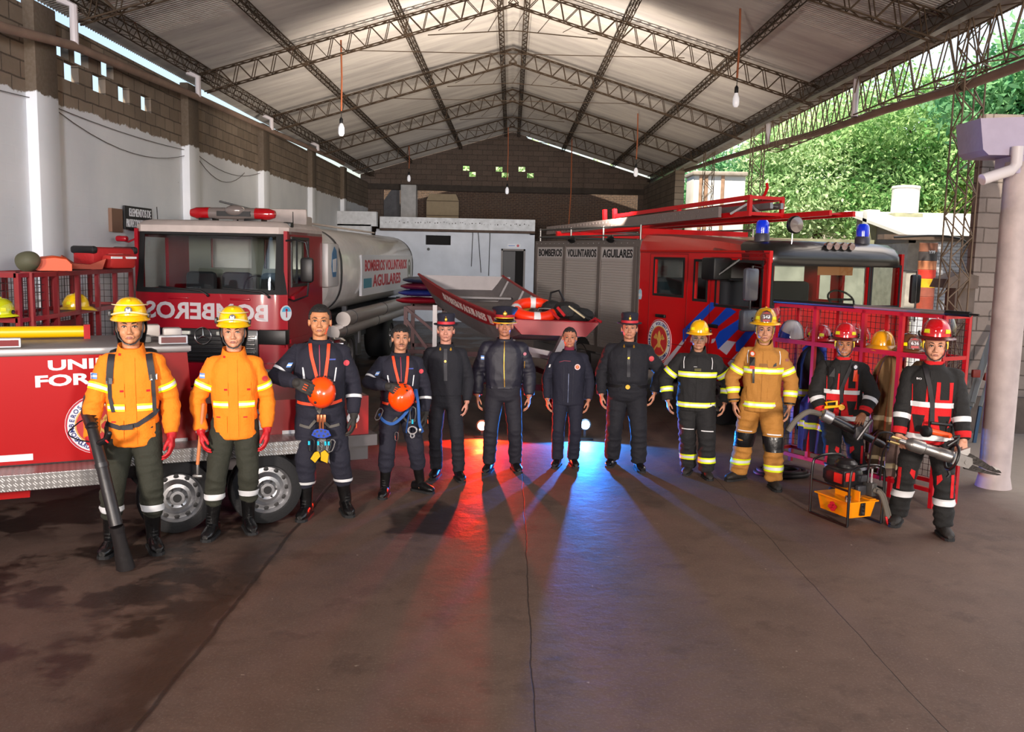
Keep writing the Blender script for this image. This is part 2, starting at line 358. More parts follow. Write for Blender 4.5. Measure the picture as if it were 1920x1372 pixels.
# left wall
LW = blockwall('block_wall_left', 1, 4.05)
mb = MB(); hol = [(y - .09, y + .3, z - .12, z + .12) for y, z in ((11.67, 4.76), (11.93, 4.5), (12.22, 4.76), (12.72, 4.5), (12.99, 4.76), (13.52, 4.5), (14.33, 4.5))]
holed(mb, -6.2, BY, 0, 5.05, XL - .1, XL, hol, lambda u, w, v: (w, u, v)); struct(mb.build('wall_left', LW, smooth=False))
COLM = blockwall('column_concrete', 1, 4.05, col=('#5e5142', '#605344'), mort='#5c4f40', bw=9, bh=9)
for i, y in enumerate((1.2, 6.1, 11.15, 16.2, 20.95, 25.95, 30.8)):
    mb = MB(); mb.rbox((XL - .02, y - .26, 0), (XL + .13, y + .26, 5.1), .015); struct(mb.build('trim_%d' % (i + 1), COLM))
mb = MB(); holed(mb, XL, XR + .3, 0, 5.4, -6.3, -6.15, [(-2.2, 2.2, 0, 3.4)], lambda u, w, v: (u, w, v)); struct(mb.build('wall_front_blocker', LW, smooth=False))  # unseen wall with an opening, added to cut ambient light from behind the camera
# back wall
top = ([XL, (XL + XR) / 2, XR], lambda u: RDG - .1 - (RDG - EAV) * abs(u + .05) / 5.5)
BWM = blockwall('block_wall_back', 0, None, col=('#4c3d34', '#5a4a40'), mort='#2e241d')
mb = MB(); hb = [(x - .13, x + .13, z - .1, z + .1) for x, z in ((-1.84, 5.68), (-1.59, 5.45), (-.54, 5.67), (-.3, 5.45), (.36, 5.69), (.7, 5.45))]
hb += [(-5.1, 5.0, 3.0, 4.78)]
holed(mb, XL - .3, XR + .3, 0, 5.9, BY, BY + .2, hb, lambda u, w, v: (u, w, v), ([XL, -.05, XR], lambda u: RDG - (-.04 if u < .5 else .03) - (RDG - EAV) * abs(u + .05) / 5.5)); struct(mb.build('wall_back', BWM, smooth=False))
mb = MB(); mb.box((XL, BY - .06, 4.78), (XR, BY + .1, 5.0)); struct(mb.build('trim_8', mat('concrete_beam', '#3c342e', .9, bump=.4, bscale=8, var=.3), smooth=False))
OLDB = blockwall('old_brick', 0, None, col=('#2c1a12', '#3a2418'), mort='#6b5038', bw=.22, bh=.07)
mb = MB(); mb.box((-5.2, BY + .9, 2.5), (5.2, BY + 1.1, 5.2)); struct(mb.build('wall_beyond', OLDB, smooth=False))
mb = MB(); mb.rbox((-4.35, BY - .5, 3.0), (-3.75, BY + .1, 4.95), .02); struct(mb.build('trim_9', mat('plaster_grey', '#b4b3b2', .8, bump=.3, bscale=10, var=.15)))
mb = MB(); mb.prism([(-5.3, 3.2), (-4.5, 3.2), (-4.5, 4.9), (-4.75, 4.9), (-5.3, 4.1)], BY + .3, BY + .5, lambda u, v, w: (u, w, v)); struct(mb.build('trim_10', mat('stair_plaster', '#5c5c60', .85, var=.2)))
t = thing('panel_board', 'beige board with clipped upper corners standing before the dark brick at the rear', 'board', (-2.75, BY + .05, 3.2))
mb = MB(); mb.prism([(-.64, 0), (.64, 0), (.64, 1.2), (.52, 1.46), (-.52, 1.46), (-.64, 1.2)], 0, .06, lambda u, v, w: (u, w, v)); mb.build('board', mat('beige_board', '#9a8a70', .8, var=.1), t, smooth=False)
mb = MB(); mb.box((-.64, -.02, 1.17), (.64, .0, 1.2)); mb.box((-.64, -.02, .6), (.64, 0, .63)); mb.build('batten', mat('board_batten', '#5f5140', .8), t, smooth=False)
# inner white building
WB = mat('whitewash', '#c3c7cf', .75, bump=.15, bscale=6, var=.12, vscale=2)
mb = MB(); holed(mb, -4.6, .79, 0, 3.0, 31, 31.2, [(-2.9, -2.05, 2.6, 2.93), (-.28, .44, .0, 2.47)], lambda u, w, v: (u, w, v))
mb.box((-4.6, 31.2, 2.92), (.79, BY, 3.1)); mb.box((.62, 31.2, 0), (.79, BY, 3.1)); struct(mb.build('wall_rear_room', WB, smooth=False))
mb = MB(); mb.box((-4.42, 30.75, 3.12), (.79, 31.1, 3.5)); mb.box((-5.7, 30.0, 3.15), (-4.42, 30.3, 3.62)); mb.box((-5.7, 30.0, 0), (-4.6, 30.2, 3.2)); struct(mb.build('wall_parapet', mat('flaking_whitewash', '#c6c8cb', .8, bump=.3, bscale=12, var=.2, vscale=7), smooth=False))
mb = MB(); mb.box((-4.42, 30.72, 3.04), (.79, 31.05, 3.12)); struct(mb.build('trim_11', mat('rusty_gutter', '#4b3a30', .8, var=.4)))
mb = MB(); mb.box((-4.3, 31.25, 0), (.6, 33, 2.9)); struct(mb.build('wall_room_shade', mat('room_shade', '#110d0c', .9), smooth=False))  # filler block, shade of the unlit room put into its dark colour
mb = MB()
for i in range(46):
    x = -4.2 + i * .107 + random.uniform(-.04, .04); mb.sph((x, 30.74, 3.33 + random.uniform(-.03, .03)), (random.uniform(.008, .026), .008, random.uniform(.008, .022)), 6)
struct(mb.build('trim_12', mat('plaster_holes', '#2a2320', .9)))
mb = MB(); mb.box((-.33, 30.96, 0), (-.27, 31.1, 2.52)); mb.box((.43, 30.96, 0), (.49, 31.1, 2.52)); mb.box((-.33, 30.96, 2.46), (.49, 31.1, 2.52)); struct(mb.build('door_1', mat('door_frame_grey', '#77706c', .6), smooth=False))
t = thing('door_leaf', 'dark wooden door ajar in the white rear room, sheet of paper on it', 'door', (-.27, 31.16, 0))
mb = MB(); mb.box((0, 0, 0), (.42, .05, 2.44)); mb.build('door_panel', mat('dark_wood', '#1a0f0f', .5), t, smooth=False)
mb = MB(); mb.box((.1, -.012, 1.35), (.26, -.002, 1.56)); mb.build('paper_sheet', mat('paper', '#c9c9cc', .8), t, smooth=False)
t = thing('door_sign', 'small white sign with a red round badge above the dark doorway', 'sign', (.08, 30.97, 2.62))
mb = MB(); mb.box((-.2, 0, -.05), (.24, .02, .07)); mb.build('sign_plate', W, t, smooth=False); mb = MB(); disc(mb, plane_fn((.15, 0, .01), (1, 0, 0), (0, 0, 1), (0, -1, 0)), .045, .01); mb.build('badge', REDL, t)
mb = MB(); mb.box((-.17, -.01, -.005), (.05, 0, .02)); mb.build('lettering', mat('blue_lettering', '#4a6ab0', .5), t, smooth=False)
for i, (x0, x1, zb) in enumerate(((-1.3, -1.33, 1.9), (-1.12, -1.0, 1.7), (-.72, -.74, 1.6))):
    mb = MB(); mb.tube([(x0, 30.95, 3.05), (x1, 30.9, zb)], .012, 5); tag(mb.build('wall_cable', BLK), ['dark cable with plug hanging straight down the white rear wall', 'dark cable slanting to the right down the white rear wall', 'thin cable nearest the doorway on the white rear wall'][i], 'cable')
mb = MB(); mb.lathe([(.05, 0), (.05, .03)], (-2.8, 31.0, 2.45), (0, -1, 0), 12); struct(mb.build('trim_13', BLK))
# roof sheets
m, nt, b = nodes('corrugated_zinc'); g = N(nt, 'ShaderNodeNewGeometry').outputs['Position']; mp = N(nt, 'ShaderNodeMapping'); mp.inputs['Scale'].default_value = (.25, 1.6, .25); nt.links.new(g, mp.inputs[0])
c = mixc(nt, ramp(nt, noi(nt, mp.outputs[0], 1.6, 7, .6), .35, .7), '#b0aaa2', '#8f8a86'); mp2 = N(nt, 'ShaderNodeMapping'); mp2.inputs['Scale'].default_value = (.6, 9, .6); nt.links.new(g, mp2.inputs[0])
c = mixc(nt, mth(nt, 'MULTIPLY', ramp(nt, noi(nt, mp2.outputs[0], 1.2, 6, .7), .58, .75), .45), c, '#6a605a')
nt.links.new(c, b.inputs['Base Color']); b.inputs['Metallic'].default_value = .15; b.inputs['Roughness'].default_value = .5; ZINC = m
mb = MB(); y0 = -6.2; P = []
n = int((BY - y0) / .019); ys = [y0 + i * .019 for i in range(n)]
xs = [XL - .35, XL, -.05, XR, XR + .55]; zz = lambda x: RDG - (RDG - EAV) * abs(x + .05) / 5.55
vs = [(x, y, zz(x) + .04 + .02 * math.sin(i * PI / 2)) for i, y in enumerate(ys) for x in xs]
fs = [(i * 5 + j, i * 5 + j + 1, i * 5 + j + 6, i * 5 + j + 5) for i in range(n - 1) for j in range(4)]
mb.add(vs, fs); struct(mb.build('ceiling', ZINC, ang=60, fixn=False))
# steel lattice members
RUST = mat('rusty_steel', '#40301f', .75, .2, var=.35, vscale=4); RUSTL = mat('galvanised_lattice', '#6e5c4a', .7, .2, var=.3)
def lattice(mb, a, b, w, h, step, r=.011, down=V((0, 0, -1)), n=4, rd=.007):
    """four chords and zigzag webs between a and b; a, b on the upper chord's middle"""
    a = V(a); b = V(b); d = (b - a).normalized(); s = d.cross(down).normalized(); dn = s.cross(d).normalized()
    if dn.dot(down) < 0: dn = -dn
    L = (b - a).length; k = max(2, int(L / step)); c = {}
    for i in (-1, 1):
        for j in (0, 1):
            o = s * (i * w / 2) + dn * (j * h); mb.tube([a + o, b + o], r, n); c[(i, j)] = o
    def web(p, q):
        pts = [a + d * (L * i / k) + (c[p] if i % 2 == 0 else c[q]) for i in range(k + 1)]
        for i in range(k): mb.bar(pts[i], pts[i + 1], rd * 1.7)
    web((-1, 0), (-1, 1)); web((1, 0), (1, 1)); web((-1, 0), (1, 0)); web((-1, 1), (1, 1))
ords = ['nearest', 'second', 'third', 'fourth', 'fifth']
for i, y in enumerate(TY):
    t = thing('roof_truss', '%s rusty lattice roof truss counted from the camera, spanning both roof slopes' % ords[i], 'roof truss', (0, y, 0), group='lattice roof trusses')
    for sx in (-1, 1):
        xe = XL + .12 if sx < 0 else XR; mb = MB(); lattice(mb, (xe, 0, zz(xe) - .1), (-.05, 0, RDG - .1), .14, .32, .17, .014, rd=.008); mb.build('rafter', RUST, t)
    mb = MB(); mb.tube([(-1.55, 0, RDG - .1 - .87), (-.05, 0, RDG - .86), (1.45, 0, RDG - .1 - .87)], .011, 4)
    for k in range(-6, 7, 2):
        mb.bar((k * .22 - .05, .03 * (k % 4 - 1), RDG - .86 - .02), (k * .22 + .17, 0, RDG - .44 - abs(k * .22 + .17) * .3), .011)
    mb.build('ridge_tie', RUST, t)
    if 0 < i < 4:
        mb = MB(); mb.tube([(-3.1, 0, zz(-3.1) - .36), (3.0, 0, zz(3.0) - .36)], .009, 4); mb.build('tie_rod', RUST, t)
px = [(-4.65, 'outer left'), (-2.62, 'middle left'), (-1.25, 'inner left')]
for xx, nm in ((XL + .18, 'left eave'), (-4.0, 'outer left'), (-2.05, 'inner left'), (-.3, 'left ridge'), (.2, 'right ridge'), (1.95, 'inner right'), (3.9, 'outer right'), (XR - .03, 'right eave')):
    mb = MB(); big = 'eave' in nm; lattice(mb, (xx, -1.5, zz(xx) - .0), (xx, BY - .05, zz(xx) - .0), .1 if not big else .15, .11 if not big else .2, .22, .010, rd=.0045)
    tag(mb.build('purlin', RUST), '%s lattice purlin running from front to back under the roof sheets' % nm, 'purlin', 'lattice purlins')
# right side: fascia strip, girder, lattice columns, gutters
mb = MB(); mb.box((XR + .02, -1.5, EAV - .17), (XR + .06, BY, EAV + .03)); mb.box((XR - .02, -1.5, EAV - .19), (XR + .1, BY, EAV - .17)); struct(mb.build('trim_14', mat('zinc_gutter', '#7d7a76', .45, .6)))
mb = MB(); lattice(mb, (5.72, 3, 5.32), (5.72, 20.6, 5.32), .3, .62, .3, .014, rd=.009); tag(mb.build('lattice_girder', RUSTL), 'deep lattice girder carrying the right eave between the lattice columns', 'girder')
for i, (x, y) in enumerate(((5.72, 11.6), (5.55, 20.9), (5.5, 25.8), (5.5, 30.5))):
    mb = MB(); lattice(mb, (x, y, 0), (x, y, 5.3), .26, .26, .26, .012, V((0, 1, 0)), rd=.008)
    tag(mb.build('lattice_column', RUSTL), '%s open lattice steel column along the right side of the hall' % ords[i], 'column', 'lattice columns on the right side')
PIPE = mat('old_pvc_pipe', '#8d7566', .6, var=.25, vscale=3); PVW = mat('white_pvc', '#c9c2c4', .45)
t = thing('gutter_pipe', 'long dusty drain pipe slung outside the right eave', 'pipe'); mb = MB()
mb.tube([(5.78, 2.0, 4.3), (5.78, 9.0, 4.52), (5.78, 10.49, 4.57), (5.75, 11.94, 4.56), (5.72, 14.29, 4.64), (5.7, 17, 4.68), (5.7, 19.15, 4.78), (5.7, 20.8, 4.86), (5.7, 25.8, 5.05), (5.7, 30.5, 5.2)], .06, 12); mb.build('pipe', PIPE, t)
mb = MB()
for y, z in ((11.9, 4.56), (16.9, 4.68)): mb.lathe([(.066, -.03), (.066, .03)], (5.73, y, z), (0, 1, 0), 12)
mb.build('pipe_collar', RUST, t)
for x, y, z0, z1, lb in ((5.6, 15.3, 4.68, 5.3, 'white downpipe stub by the second truss on the right'), (5.62, 20.5, 4.85, 5.3, 'white downpipe stub by the third truss on the right'), (5.75, 10.3, 4.55, 5.3, 'white downpipe stub near the top right corner')):
    mb = MB(); mb.tube([(x, y, z1), (x, y, z0)], .05, 12); mb.lathe([(.058, 0), (.058, .06)], (x, y, z0), n=12); tag(mb.build('downpipe', PVW), lb, 'pipe', 'white downpipe stubs under the eaves')
t = thing('drain_pipe', 'long horizontal drain pipe strapped along the upper left block wall', 'pipe'); mb = MB()
mb.tube([(-5.42, 4, 4.3), (-5.42, 9.95, 4.56), (-5.42, 11.5, 4.72), (-5.44, 15.78, 4.86), (-5.46, 19.66, 4.94), (-5.48, 24.8, 5.05), (-5.5, 30, 5.15)], .055, 12); mb.build('pipe', PIPE, t)
for k, (y, z) in enumerate(((11.55, 4.74), (16.0, 4.87), (20.8, 4.96), (25.7, 5.06))):
    mb = MB(); mb.tube([(-5.42, y, z), (-5.42, y, 5.2), (-5.6, y, 5.28)], .05, 10); o = mb.build('drop_pipe', PVW, t)
# cables strung on the left wall
def sag(a, b, d, n=10): a = V(a); b = V(b); return [a.lerp(b, i / n) - V((0, 0, d * 4 * (i / n) * (1 - i / n))) for i in range(n + 1)]
for i, (y0, z0, y1, z1, d) in enumerate(((11.5, 3.95, 16.1, 3.9, .25), (11.5, 3.98, 16.1, 3.98, .05), (16.4, 4.0, 19.5, 3.9, .35), (16.4, 4.0, 20.8, 4.02, .22), (8.0, 3.95, 11.0, 4.0, .03))):
    mb = MB(); mb.tube(sag((XL + .04, y0, z0), (XL + .04, y1, z1), d), .006, 4)
    tag(mb.build('cable', mat('grey_cable', '#55504e', .6)), ['longest sagging cable on the white left wall between the first columns', 'upper taut cable on the left wall between the first columns', 'deep loop of cable on the left wall before the third column', 'shallow cable loop on the left wall towards the third column', 'straight cable at the far left edge of the left wall'][i], 'cable', 'cables strung on the left wall')
# hanging bulbs
CORD = mat('rusty_conduit', '#8a4a28', .7); BULB = mat('frosted_bulb', '#d5d5d8', .3, trans=.2); BULBL = mat('led_bulb', '#dcdce2', .3, emit=.25, ecol='#ffffff')
for i, (x, y, z, zt, lb) in enumerate(((-3.08, 16.6, 4.44, 6.0, 'bulb on an orange-brown rod hanging left, over the tanker cab'), (-3.56, 31.7, 4.84, 5.95, 'bulb hanging at the far left, above the grey pillar'), (-.17, 30.0, 4.38, 6.4, 'bulb hanging in the middle in front of the back wall'), (3.2, 24.0, 4.5, 6.0, 'bulb hanging right of centre above the fire engine ladders'), (3.33, 14.0, 4.66, 6.0, 'large bulb nearest the camera hanging at the upper right'))):
    t = thing('hanging_bulb', lb, 'lamp', (x, y, z), group='bulbs hanging from the roof trusses')
    s = {4: .9, 0: 1}.get(i, 1.05); mb = MB(); mb.tube([(0, 0, .34), (.01, 0, (zt - z) * .6), (-.005, 0, zt - z)], .016, 8)
    mb.build('rod', CORD, t); mb = MB(); mb.tube([(0, 0, .2), (.005, 0, .36)], .006, 6); mb.lathe([(.012, .23), (.03, .2), (.032, .13), (.022, .12)], n=12); mb.build('socket', BLK, t)
    mb = MB(); mb.lathe([(.001, -.1 * s), (.03 * s, -.095 * s), (.052 * s, -.06 * s), (.056 * s, -.02 * s), (.054 * s, .05 * s), (.04 * s, .09 * s), (.02, .13)], n=16); mb.build('bulb', BULBL, t)
mb = MB(); mb.tube([(2.0, 31.7, 6.3), (2.02, 31.7, 4.5), (1.97, 31.7, 3.3)], .02, 6); tag(mb.build('bare_rod', CORD), 'bare orange rod hanging without a bulb before the dark brick', 'rod')
# white round pillar, right
PIL = mat('painted_pillar', '#b5a6a3', .6, bump=.25, bscale=9, var=.2, vscale=5)
mb = MB(); mb.lathe([(.175, 0), (.165, .05), (.15, .12), (.15, 3.32)], (5.09, 9.25, 0), n=28); struct(mb.build('trim_15', PIL))
mb = MB(); mb.prism([(4.62, 3.42), (4.68, 3.37), (8.0, 3.39), (8.0, 3.9), (4.57, 3.72)], 9.1, 9.6, lambda u, v, w: (u, w, v)); mb.rbox((4.95, 9.12, 3.2), (5.6, 9.5, 3.45), .01); struct(mb.build('trim_16', mat('lilac_plaster', '#a99fb4', .7, bump=.15, var=.08), smooth=False))
mb = MB(); mb.tube([(4.93, 9.05, 3.45), (4.93, 9.05, 3.28), (4.88, 9.05, 3.22), (4.58, 9.0, 3.12)], .055, 14); tag(mb.build('spout_pipe', PVW), 'white plastic spout elbow under the lilac beam at the right', 'pipe')
t = thing('dome_camera', 'small security camera fixed under the lilac beam beside the pillar', 'camera', (5.26, 9.05, 3.27)); mb = MB(); mb.lathe([(.055, 0), (.06, .03), (.05, .05)], (0, 0, -.02), (0, -1, 0), 14); mb.build('housing', W, t); mb = MB(); mb.sph((0, -.03, 0), .035, 12); mb.build('lens', mat('lens_black', '#08080a', .05, coat=1), t)
RBW = blockwall('block_wall_right', 0, None, col=('#8d8078', '#9b8e86'), mort='#5b5049')
mb = MB(); mb.box((6.3, 12.4, 0), (9.5, 12.6, 4.3)); struct(mb.build('wall_right', RBW, smooth=False))
mb = MB(); mb.rbox((6.05, 12.35, 0), (6.33, 12.65, 2.0), .02); mb.prism([(5.85, 1.98), (6.33, 1.98), (6.33, 2.15), (6.1, 2.2), (5.9, 2.1)], 12.3, 12.7, lambda u, v, w: (u, w, v)); struct(mb.build('trim_17', mat('old_concrete_post', '#6a5d54', .9, bump=.4, bscale=8, var=.2)))
mb = MB(); mb.box((6.33, 12.3, 0), (9, 12.4, .5)); struct(mb.build('trim_18', mat('base_block', '#5d534c', .9, var=.3), smooth=False))
mb = MB(); mb.box((5.2, 29.5, 2.0), (5.5, BY, 5.1)); struct(mb.build('wall_right_rear', blockwall('block_wall_rr', 1, None), smooth=False))
# sign on the left wall
t = thing('wall_sign', 'black hand-lettered notice board on the left wall beside the tanker cab', 'sign', (XL + .03, 13.9, 2.72))
mb = MB(); mb.box((0, -.5, -.17), (.03, .5, .17)); mb.build('board', BLKL, t, smooth=False)
fn = plane_fn((.035, 0, 0), (0, 1, 0), (0, 0, 1), (1, 0, 0)); mb = MB(); text(mb, 'ELEMENTOS DE', lambda u, v, d: fn(u + .05, v + .08, d), .8, .12, 0); text(mb, 'PROTECCION PERSONAL', lambda u, v, d: fn(u, v - .08, d), .92, .12, 0); mb.build('lettering', LET, t, smooth=False)
mb = MB(); mb.box((XL, 12.98, 2.5), (XL + .05, 13.34, 2.83)); tag(mb.build('panel', mat('brown_hardboard', '#7d5f4e', .8), smooth=False), 'plain brown hardboard panel on the left wall next to the black notice', 'board')
# ================================================================== VEHICLES
def ray(px, py): return fw + RT * ((px - 960) / F) - UP * ((py - 686) / F)
def onpl(px, py, p, n): d = ray(px, py); p = V(p); n = V(n); e = V((0, 0, EYE)); return e + d * ((p - e).dot(n) / d.dot(n))
def atY(px, py, Y): return onpl(px, py, (0, Y, 0), (0, 1, 0))
def atZ(px, py, z=0): return onpl(px, py, (0, 0, z), (0, 0, 1))
m, nt, b = nodes('checker_plate'); tc = N(nt, 'ShaderNodeTexCoord').outputs['Object']; sp = N(nt, 'ShaderNodeSeparateXYZ'); nt.links.new(tc, sp.inputs[0])
k = 2 * PI / .085; sx = mth(nt, 'SINE', mth(nt, 'MULTIPLY', mth(nt, 'ADD', sp.outputs[0], mth(nt, 'ADD', sp.outputs[1], sp.outputs[2])), k)); sz = mth(nt, 'SINE', mth(nt, 'MULTIPLY', mth(nt, 'SUBTRACT', sp.outputs[0], mth(nt, 'ADD', sp.outputs[1], sp.outputs[2])), k))
fr = mth(nt, 'SINE', mth(nt, 'MULTIPLY', mth(nt, 'ADD', sp.outputs[0], mth(nt, 'ADD', sp.outputs[1], sp.outputs[2])), k * 4)); chk = mth(nt, 'GREATER_THAN', mth(nt, 'MULTIPLY', sx, sz), .05)
h = mth(nt, 'MULTIPLY', chk, mth(nt, 'MULTIPLY_ADD', fr, .5, .5)); nt.links.new(mixc(nt, h, '#8b8886', '#c4c2c0'), b.inputs['Base Color']); b.inputs['Metallic'].default_value = .7; b.inputs['Roughness'].default_value = .35
bp = N(nt, 'ShaderNodeBump'); bp.inputs['Strength'].default_value = .5; bp.inputs['Distance'].default_value = .004; nt.links.new(h, bp.inputs['Height']); nt.links.new(bp.outputs[0], b.inputs['Normal']); CHK = m
DGREY = mat('dark_grey_paint', '#3a3a3e', .5); TANKM = mat('tank_paint', '#cdc9c6', .3, .1, coat=.5, bump=.06, bscale=3, var=.08); GREYP = mat('grey_paint', '#7c7a7b', .5, var=.1); DIRTY = mat('dusty_white', '#b9aca6', .6, var=.12)
LENR = mat('red_lens', '#a01018', .15, coat=1); LENB = mat('blue_lens', '#0a2fd0', .15, coat=1, emit=.15); SMK = mat('smoky_lens', '#7e7470', .15, coat=1, metal=.2); SEAT = mat('seat_fabric', '#23242a', .9)
def wheel(parent, c, r, rr, w, ax, rim=ALU, name='wheel'):
    """tyre with a pressed steel rim; ax points out of the vehicle"""
    c = V(c); ax = V(ax).normalized(); mb = MB()
    mb.lathe([(rr, 0), (rr + .01, w * .04), (r * .86, 0), (r * .97, -w * .08), (r, -w * .2), (r, -w * .8), (r * .97, -w * .92), (r * .86, -w), (rr, -w)], c, ax, 40, caps=False)
    t = mb.build(name, RUB, parent, ang=40); mb = MB()
    mb.lathe([(rr * 1.03, .002), (rr, -.01), (rr * .93, -.03), (rr * .9, -.05), (rr * .72, -.045), (rr * .55, -.015), (rr * .42, -.01), (rr * .3, -.02), (rr * .28, .01), (.001, .012)], c, ax, 40, caps=False)
    q = mb.build('rim', rim, t, ang=30); a, b2 = frame_of(ax); mb = MB()
    for i in range(12):
        d = a * math.cos(i * PI / 6) + b2 * math.sin(i * PI / 6); mb.lathe([(.022, 0), (.001, .003)], c + d * rr * .82 + ax * -.047, ax, 8)
    for i in range(6):
        d = a * math.cos(i * PI / 3) + b2 * math.sin(i * PI / 3); mb.lathe([(.009, 0), (.009, .012)], c + d * rr * .36 + ax * -.012, ax, 6)
    mb.lathe([(rr * .17, .0), (rr * .17, .014)], c, ax, 16)
    mb.build('hub_and_nuts', mat('hub_dark', '#1c1a1a', .5), t); return t
def holedc(mb, u0, u1, v0, v1, w0, w1, holes, fn, cu=(), cv=()):
    """like holed() but with extra cuts so the slab can be bent by fn"""
    us = list(cu) + [u0, u1]; vs = list(cv) + [v0, v1]
    eps = [(u, u, v0, v0) for u in us] + [(u0, u0, v, v) for v in vs]
    holed(mb, u0, u1, v0, v1, w0, w1, holes + eps, fn)

# ------------------------------------------------------------------ water tanker
TK = thing('tanker_truck', 'crimson and white water tanker lorry facing the camera with mirrored lettering across its front', 'truck', (-3.08, 12.4, 0), math.radians(-3.43))
def ff(x, z): return .10 * max(0, z - 1.65) / .9 + .16 * abs((x + 1.075) / 1.075) ** 6
cf = lambda u, w, v: (u, w + ff(u, v), v)
cux = [-2.15 + i * 2.15 / 24 for i in range(25)]
mb = MB(); holedc(mb, -2.15, 0, .45, 2.55, 0, .06, [(-2.03, -.12, 1.72, 2.50)], cf, cux, [1.65])
sfn = lambda xo: (lambda u, w, v: (xo + w, u, v))
for xo in (-2.15, -.05): holed(mb, .15, 1.95, .95, 2.55, 0, .05, [(.34, 1.12, 1.82, 2.44)] if xo > -1 else [(.34, 1.12, 1.72, 2.44)], sfn(xo))
holed(mb, -2.12, -.03, .95, 2.55, 1.9, 1.95, [(-1.75, -1.1, 2.0, 2.45), (-.9, -.3, 2.0, 2.45)], lambda u, w, v: (u, w, v))
mb.box((-2.12, .1, .95), (-.03, 1.9, 1.0))
cab = mb.build('cab', CRIM, TK, ang=30)
mb = MB(); mb.loft([[V((-1.075 + sx * 1.075 * k, yy, z)) for sx, yy in [(-1, y0), (-.9, y0 - .12), (-.5, y0 - .17), (0, y0 - .18), (.5, y0 - .17), (.9, y0 - .12), (1, y0), (1, 1.95), (0, 1.95), (-1, 1.95)]] for z, k, y0 in ((2.51, 1.0, .24), (2.6, 1.0, .24), (2.66, .95, .32), (2.68, .88, .4))])
mb.build('roof_cap', DIRTY, cab, ang=40); mb = MB(); mb.box((-2.09, .2, 2.48), (-.06, 1.88, 2.5)); holed(mb, -2.1, -.05, 1.0, 2.5, 1.86, 1.88, [(-1.75, -1.1, 2.0, 2.45), (-.9, -.3, 2.0, 2.45)], lambda u, w, v: (u, w, v)); mb.build('cab_lining', mat('cab_lining', '#74736a', .8), cab, smooth=False)
mb = MB()
for x0, x1, y0, y1, z0, z1 in ((-2.0, -.15, .25, .5, 1.0, 1.62), (-2.05, -1.0, .7, 1.2, 1.0, 1.5), (-.85, -.15, .7, 1.2, 1.0, 1.5)): mb.rbox((x0, y0, z0), (x1, y1, z1), .06)
for xc in (-1.65, -1.1, -.5): mb.rbox((xc - .23, 1.15, 1.3), (xc + .23, 1.32, 1.95), .07)
mb.build('seats', SEAT, cab)
mb = MB(); mb.tube([(-.55 + .23 * math.cos(t), .62 - .08 * math.sin(t), 1.72 + .2 * math.sin(t)) for t in [i * PI / 12 for i in range(24)]], .014, 8, closed=True); mb.bar((-.75, .62, 1.72), (-.35, .62, 1.72), .03); mb.build('steering_wheel', BLK, cab)
mb = MB(); holedc(mb, -2.03, -.12, 1.72, 2.50, .02, .03, [], cf, cux, [1.9, 2.2]); mb.build('windscreen', GLS, cab, ang=60)
mb = MB(); holedc(mb, -2.07, -.08, 1.68, 2.54, -.012, .0, [(-2.0, -.15, 1.745, 2.475)], cf, cux + [-2.03, -.12], []); mb.build('windscreen_seal', RUB, cab)
mb = MB(); mb.box((.0, .34, 1.82), (.005, 1.12, 2.44)); mb.build('side_window', GLS, cab, smooth=False)
mb = MB(); holed(mb, .30, 1.16, 1.78, 2.48, 0, .02, [(.34, 1.12, 1.82, 2.44)], lambda u, w, v: (w, u, v)); mb.box((0, .55, 1.82), (.02, .58, 2.44)); mb.build('window_frame', BLK, cab, smooth=False)
mb = MB(); mb.bar((.03, .3, 1.62), (.02, 1.3, 1.8), .05, .07); mb.box((.0, .2, 1.0), (.03, 1.32, 1.06)); mb.build('door_trim', CRIM, cab, smooth=False)
mb = MB(); mb.rbox((-2.1, -.035, .72), (-.36, .03, 1.2), .02); mb.build('grille', mat('grille_black', '#0c0c0e', .4, coat=.3), cab)
mb = MB()
for i in range(7): mb.rbox((-2.06, -.055, .76 + i * .055), (-.4, -.03, .785 + i * .055), .006)
mb.build('grille_slats', mat('slat_grey', '#1d1d20', .3, coat=.5), cab)
mb = MB()
for a in range(24): pass
c0 = V((-1.12, -.065, 1.1)); mb.tube([c0 + V((.115 * math.cos(a * PI / 12), 0, .115 * math.sin(a * PI / 12))) for a in range(24)], .009, 6, closed=True)
for a in (90, 210, 330):
    a = math.radians(a); d = V((math.cos(a), 0, math.sin(a))); s = V((-d.z, 0, d.x)); mb.add([c0 + d * .115, c0 + s * .017 - d * .008, c0 - V((0, .014, 0)), c0 - s * .017 - d * .008], [(0, 1, 2), (0, 2, 3), (0, 3, 1)])
mb.build('star_badge', CHR, cab)
mb = MB()
for x in (-1.5, -.93): mb.rbox((x, -.075, 1.115), (x + .2, -.03, 1.165), .01)
mb.build('driving_lamps', mat('led_strip', '#b9b9b0', .3, emit=.1), cab)
mb = MB(); holedc(mb, -2.2, .05, .42, .74, -.16, .02, [], cf, cux, []); mb.build('bumper', CRIM, TK)
mb = MB()
for x in (-1.98, -.42): mb.rbox((x, -.19, .52), (x + .3, -.14, .68), .02)
mb.build('headlights', SMK, TK)
fnm = lambda u, v, d: V((-1.1 + u, ff(-1.1 + u, 1.44) - d, 1.435 + v - u * .01))
mb = MB(); text(mb, 'BOMBEROS', fnm, 1.72, .235, .03, mirror=True, th=.004); mb.build('lettering', mat('grey_lettering', '#b4aeb2', .4), cab, smooth=False)
mb = MB(); mb.rbox((-.36, -.02, 1.0), (.02, .16, 1.2), .01); mb.build('corner_vent', BLK, cab)
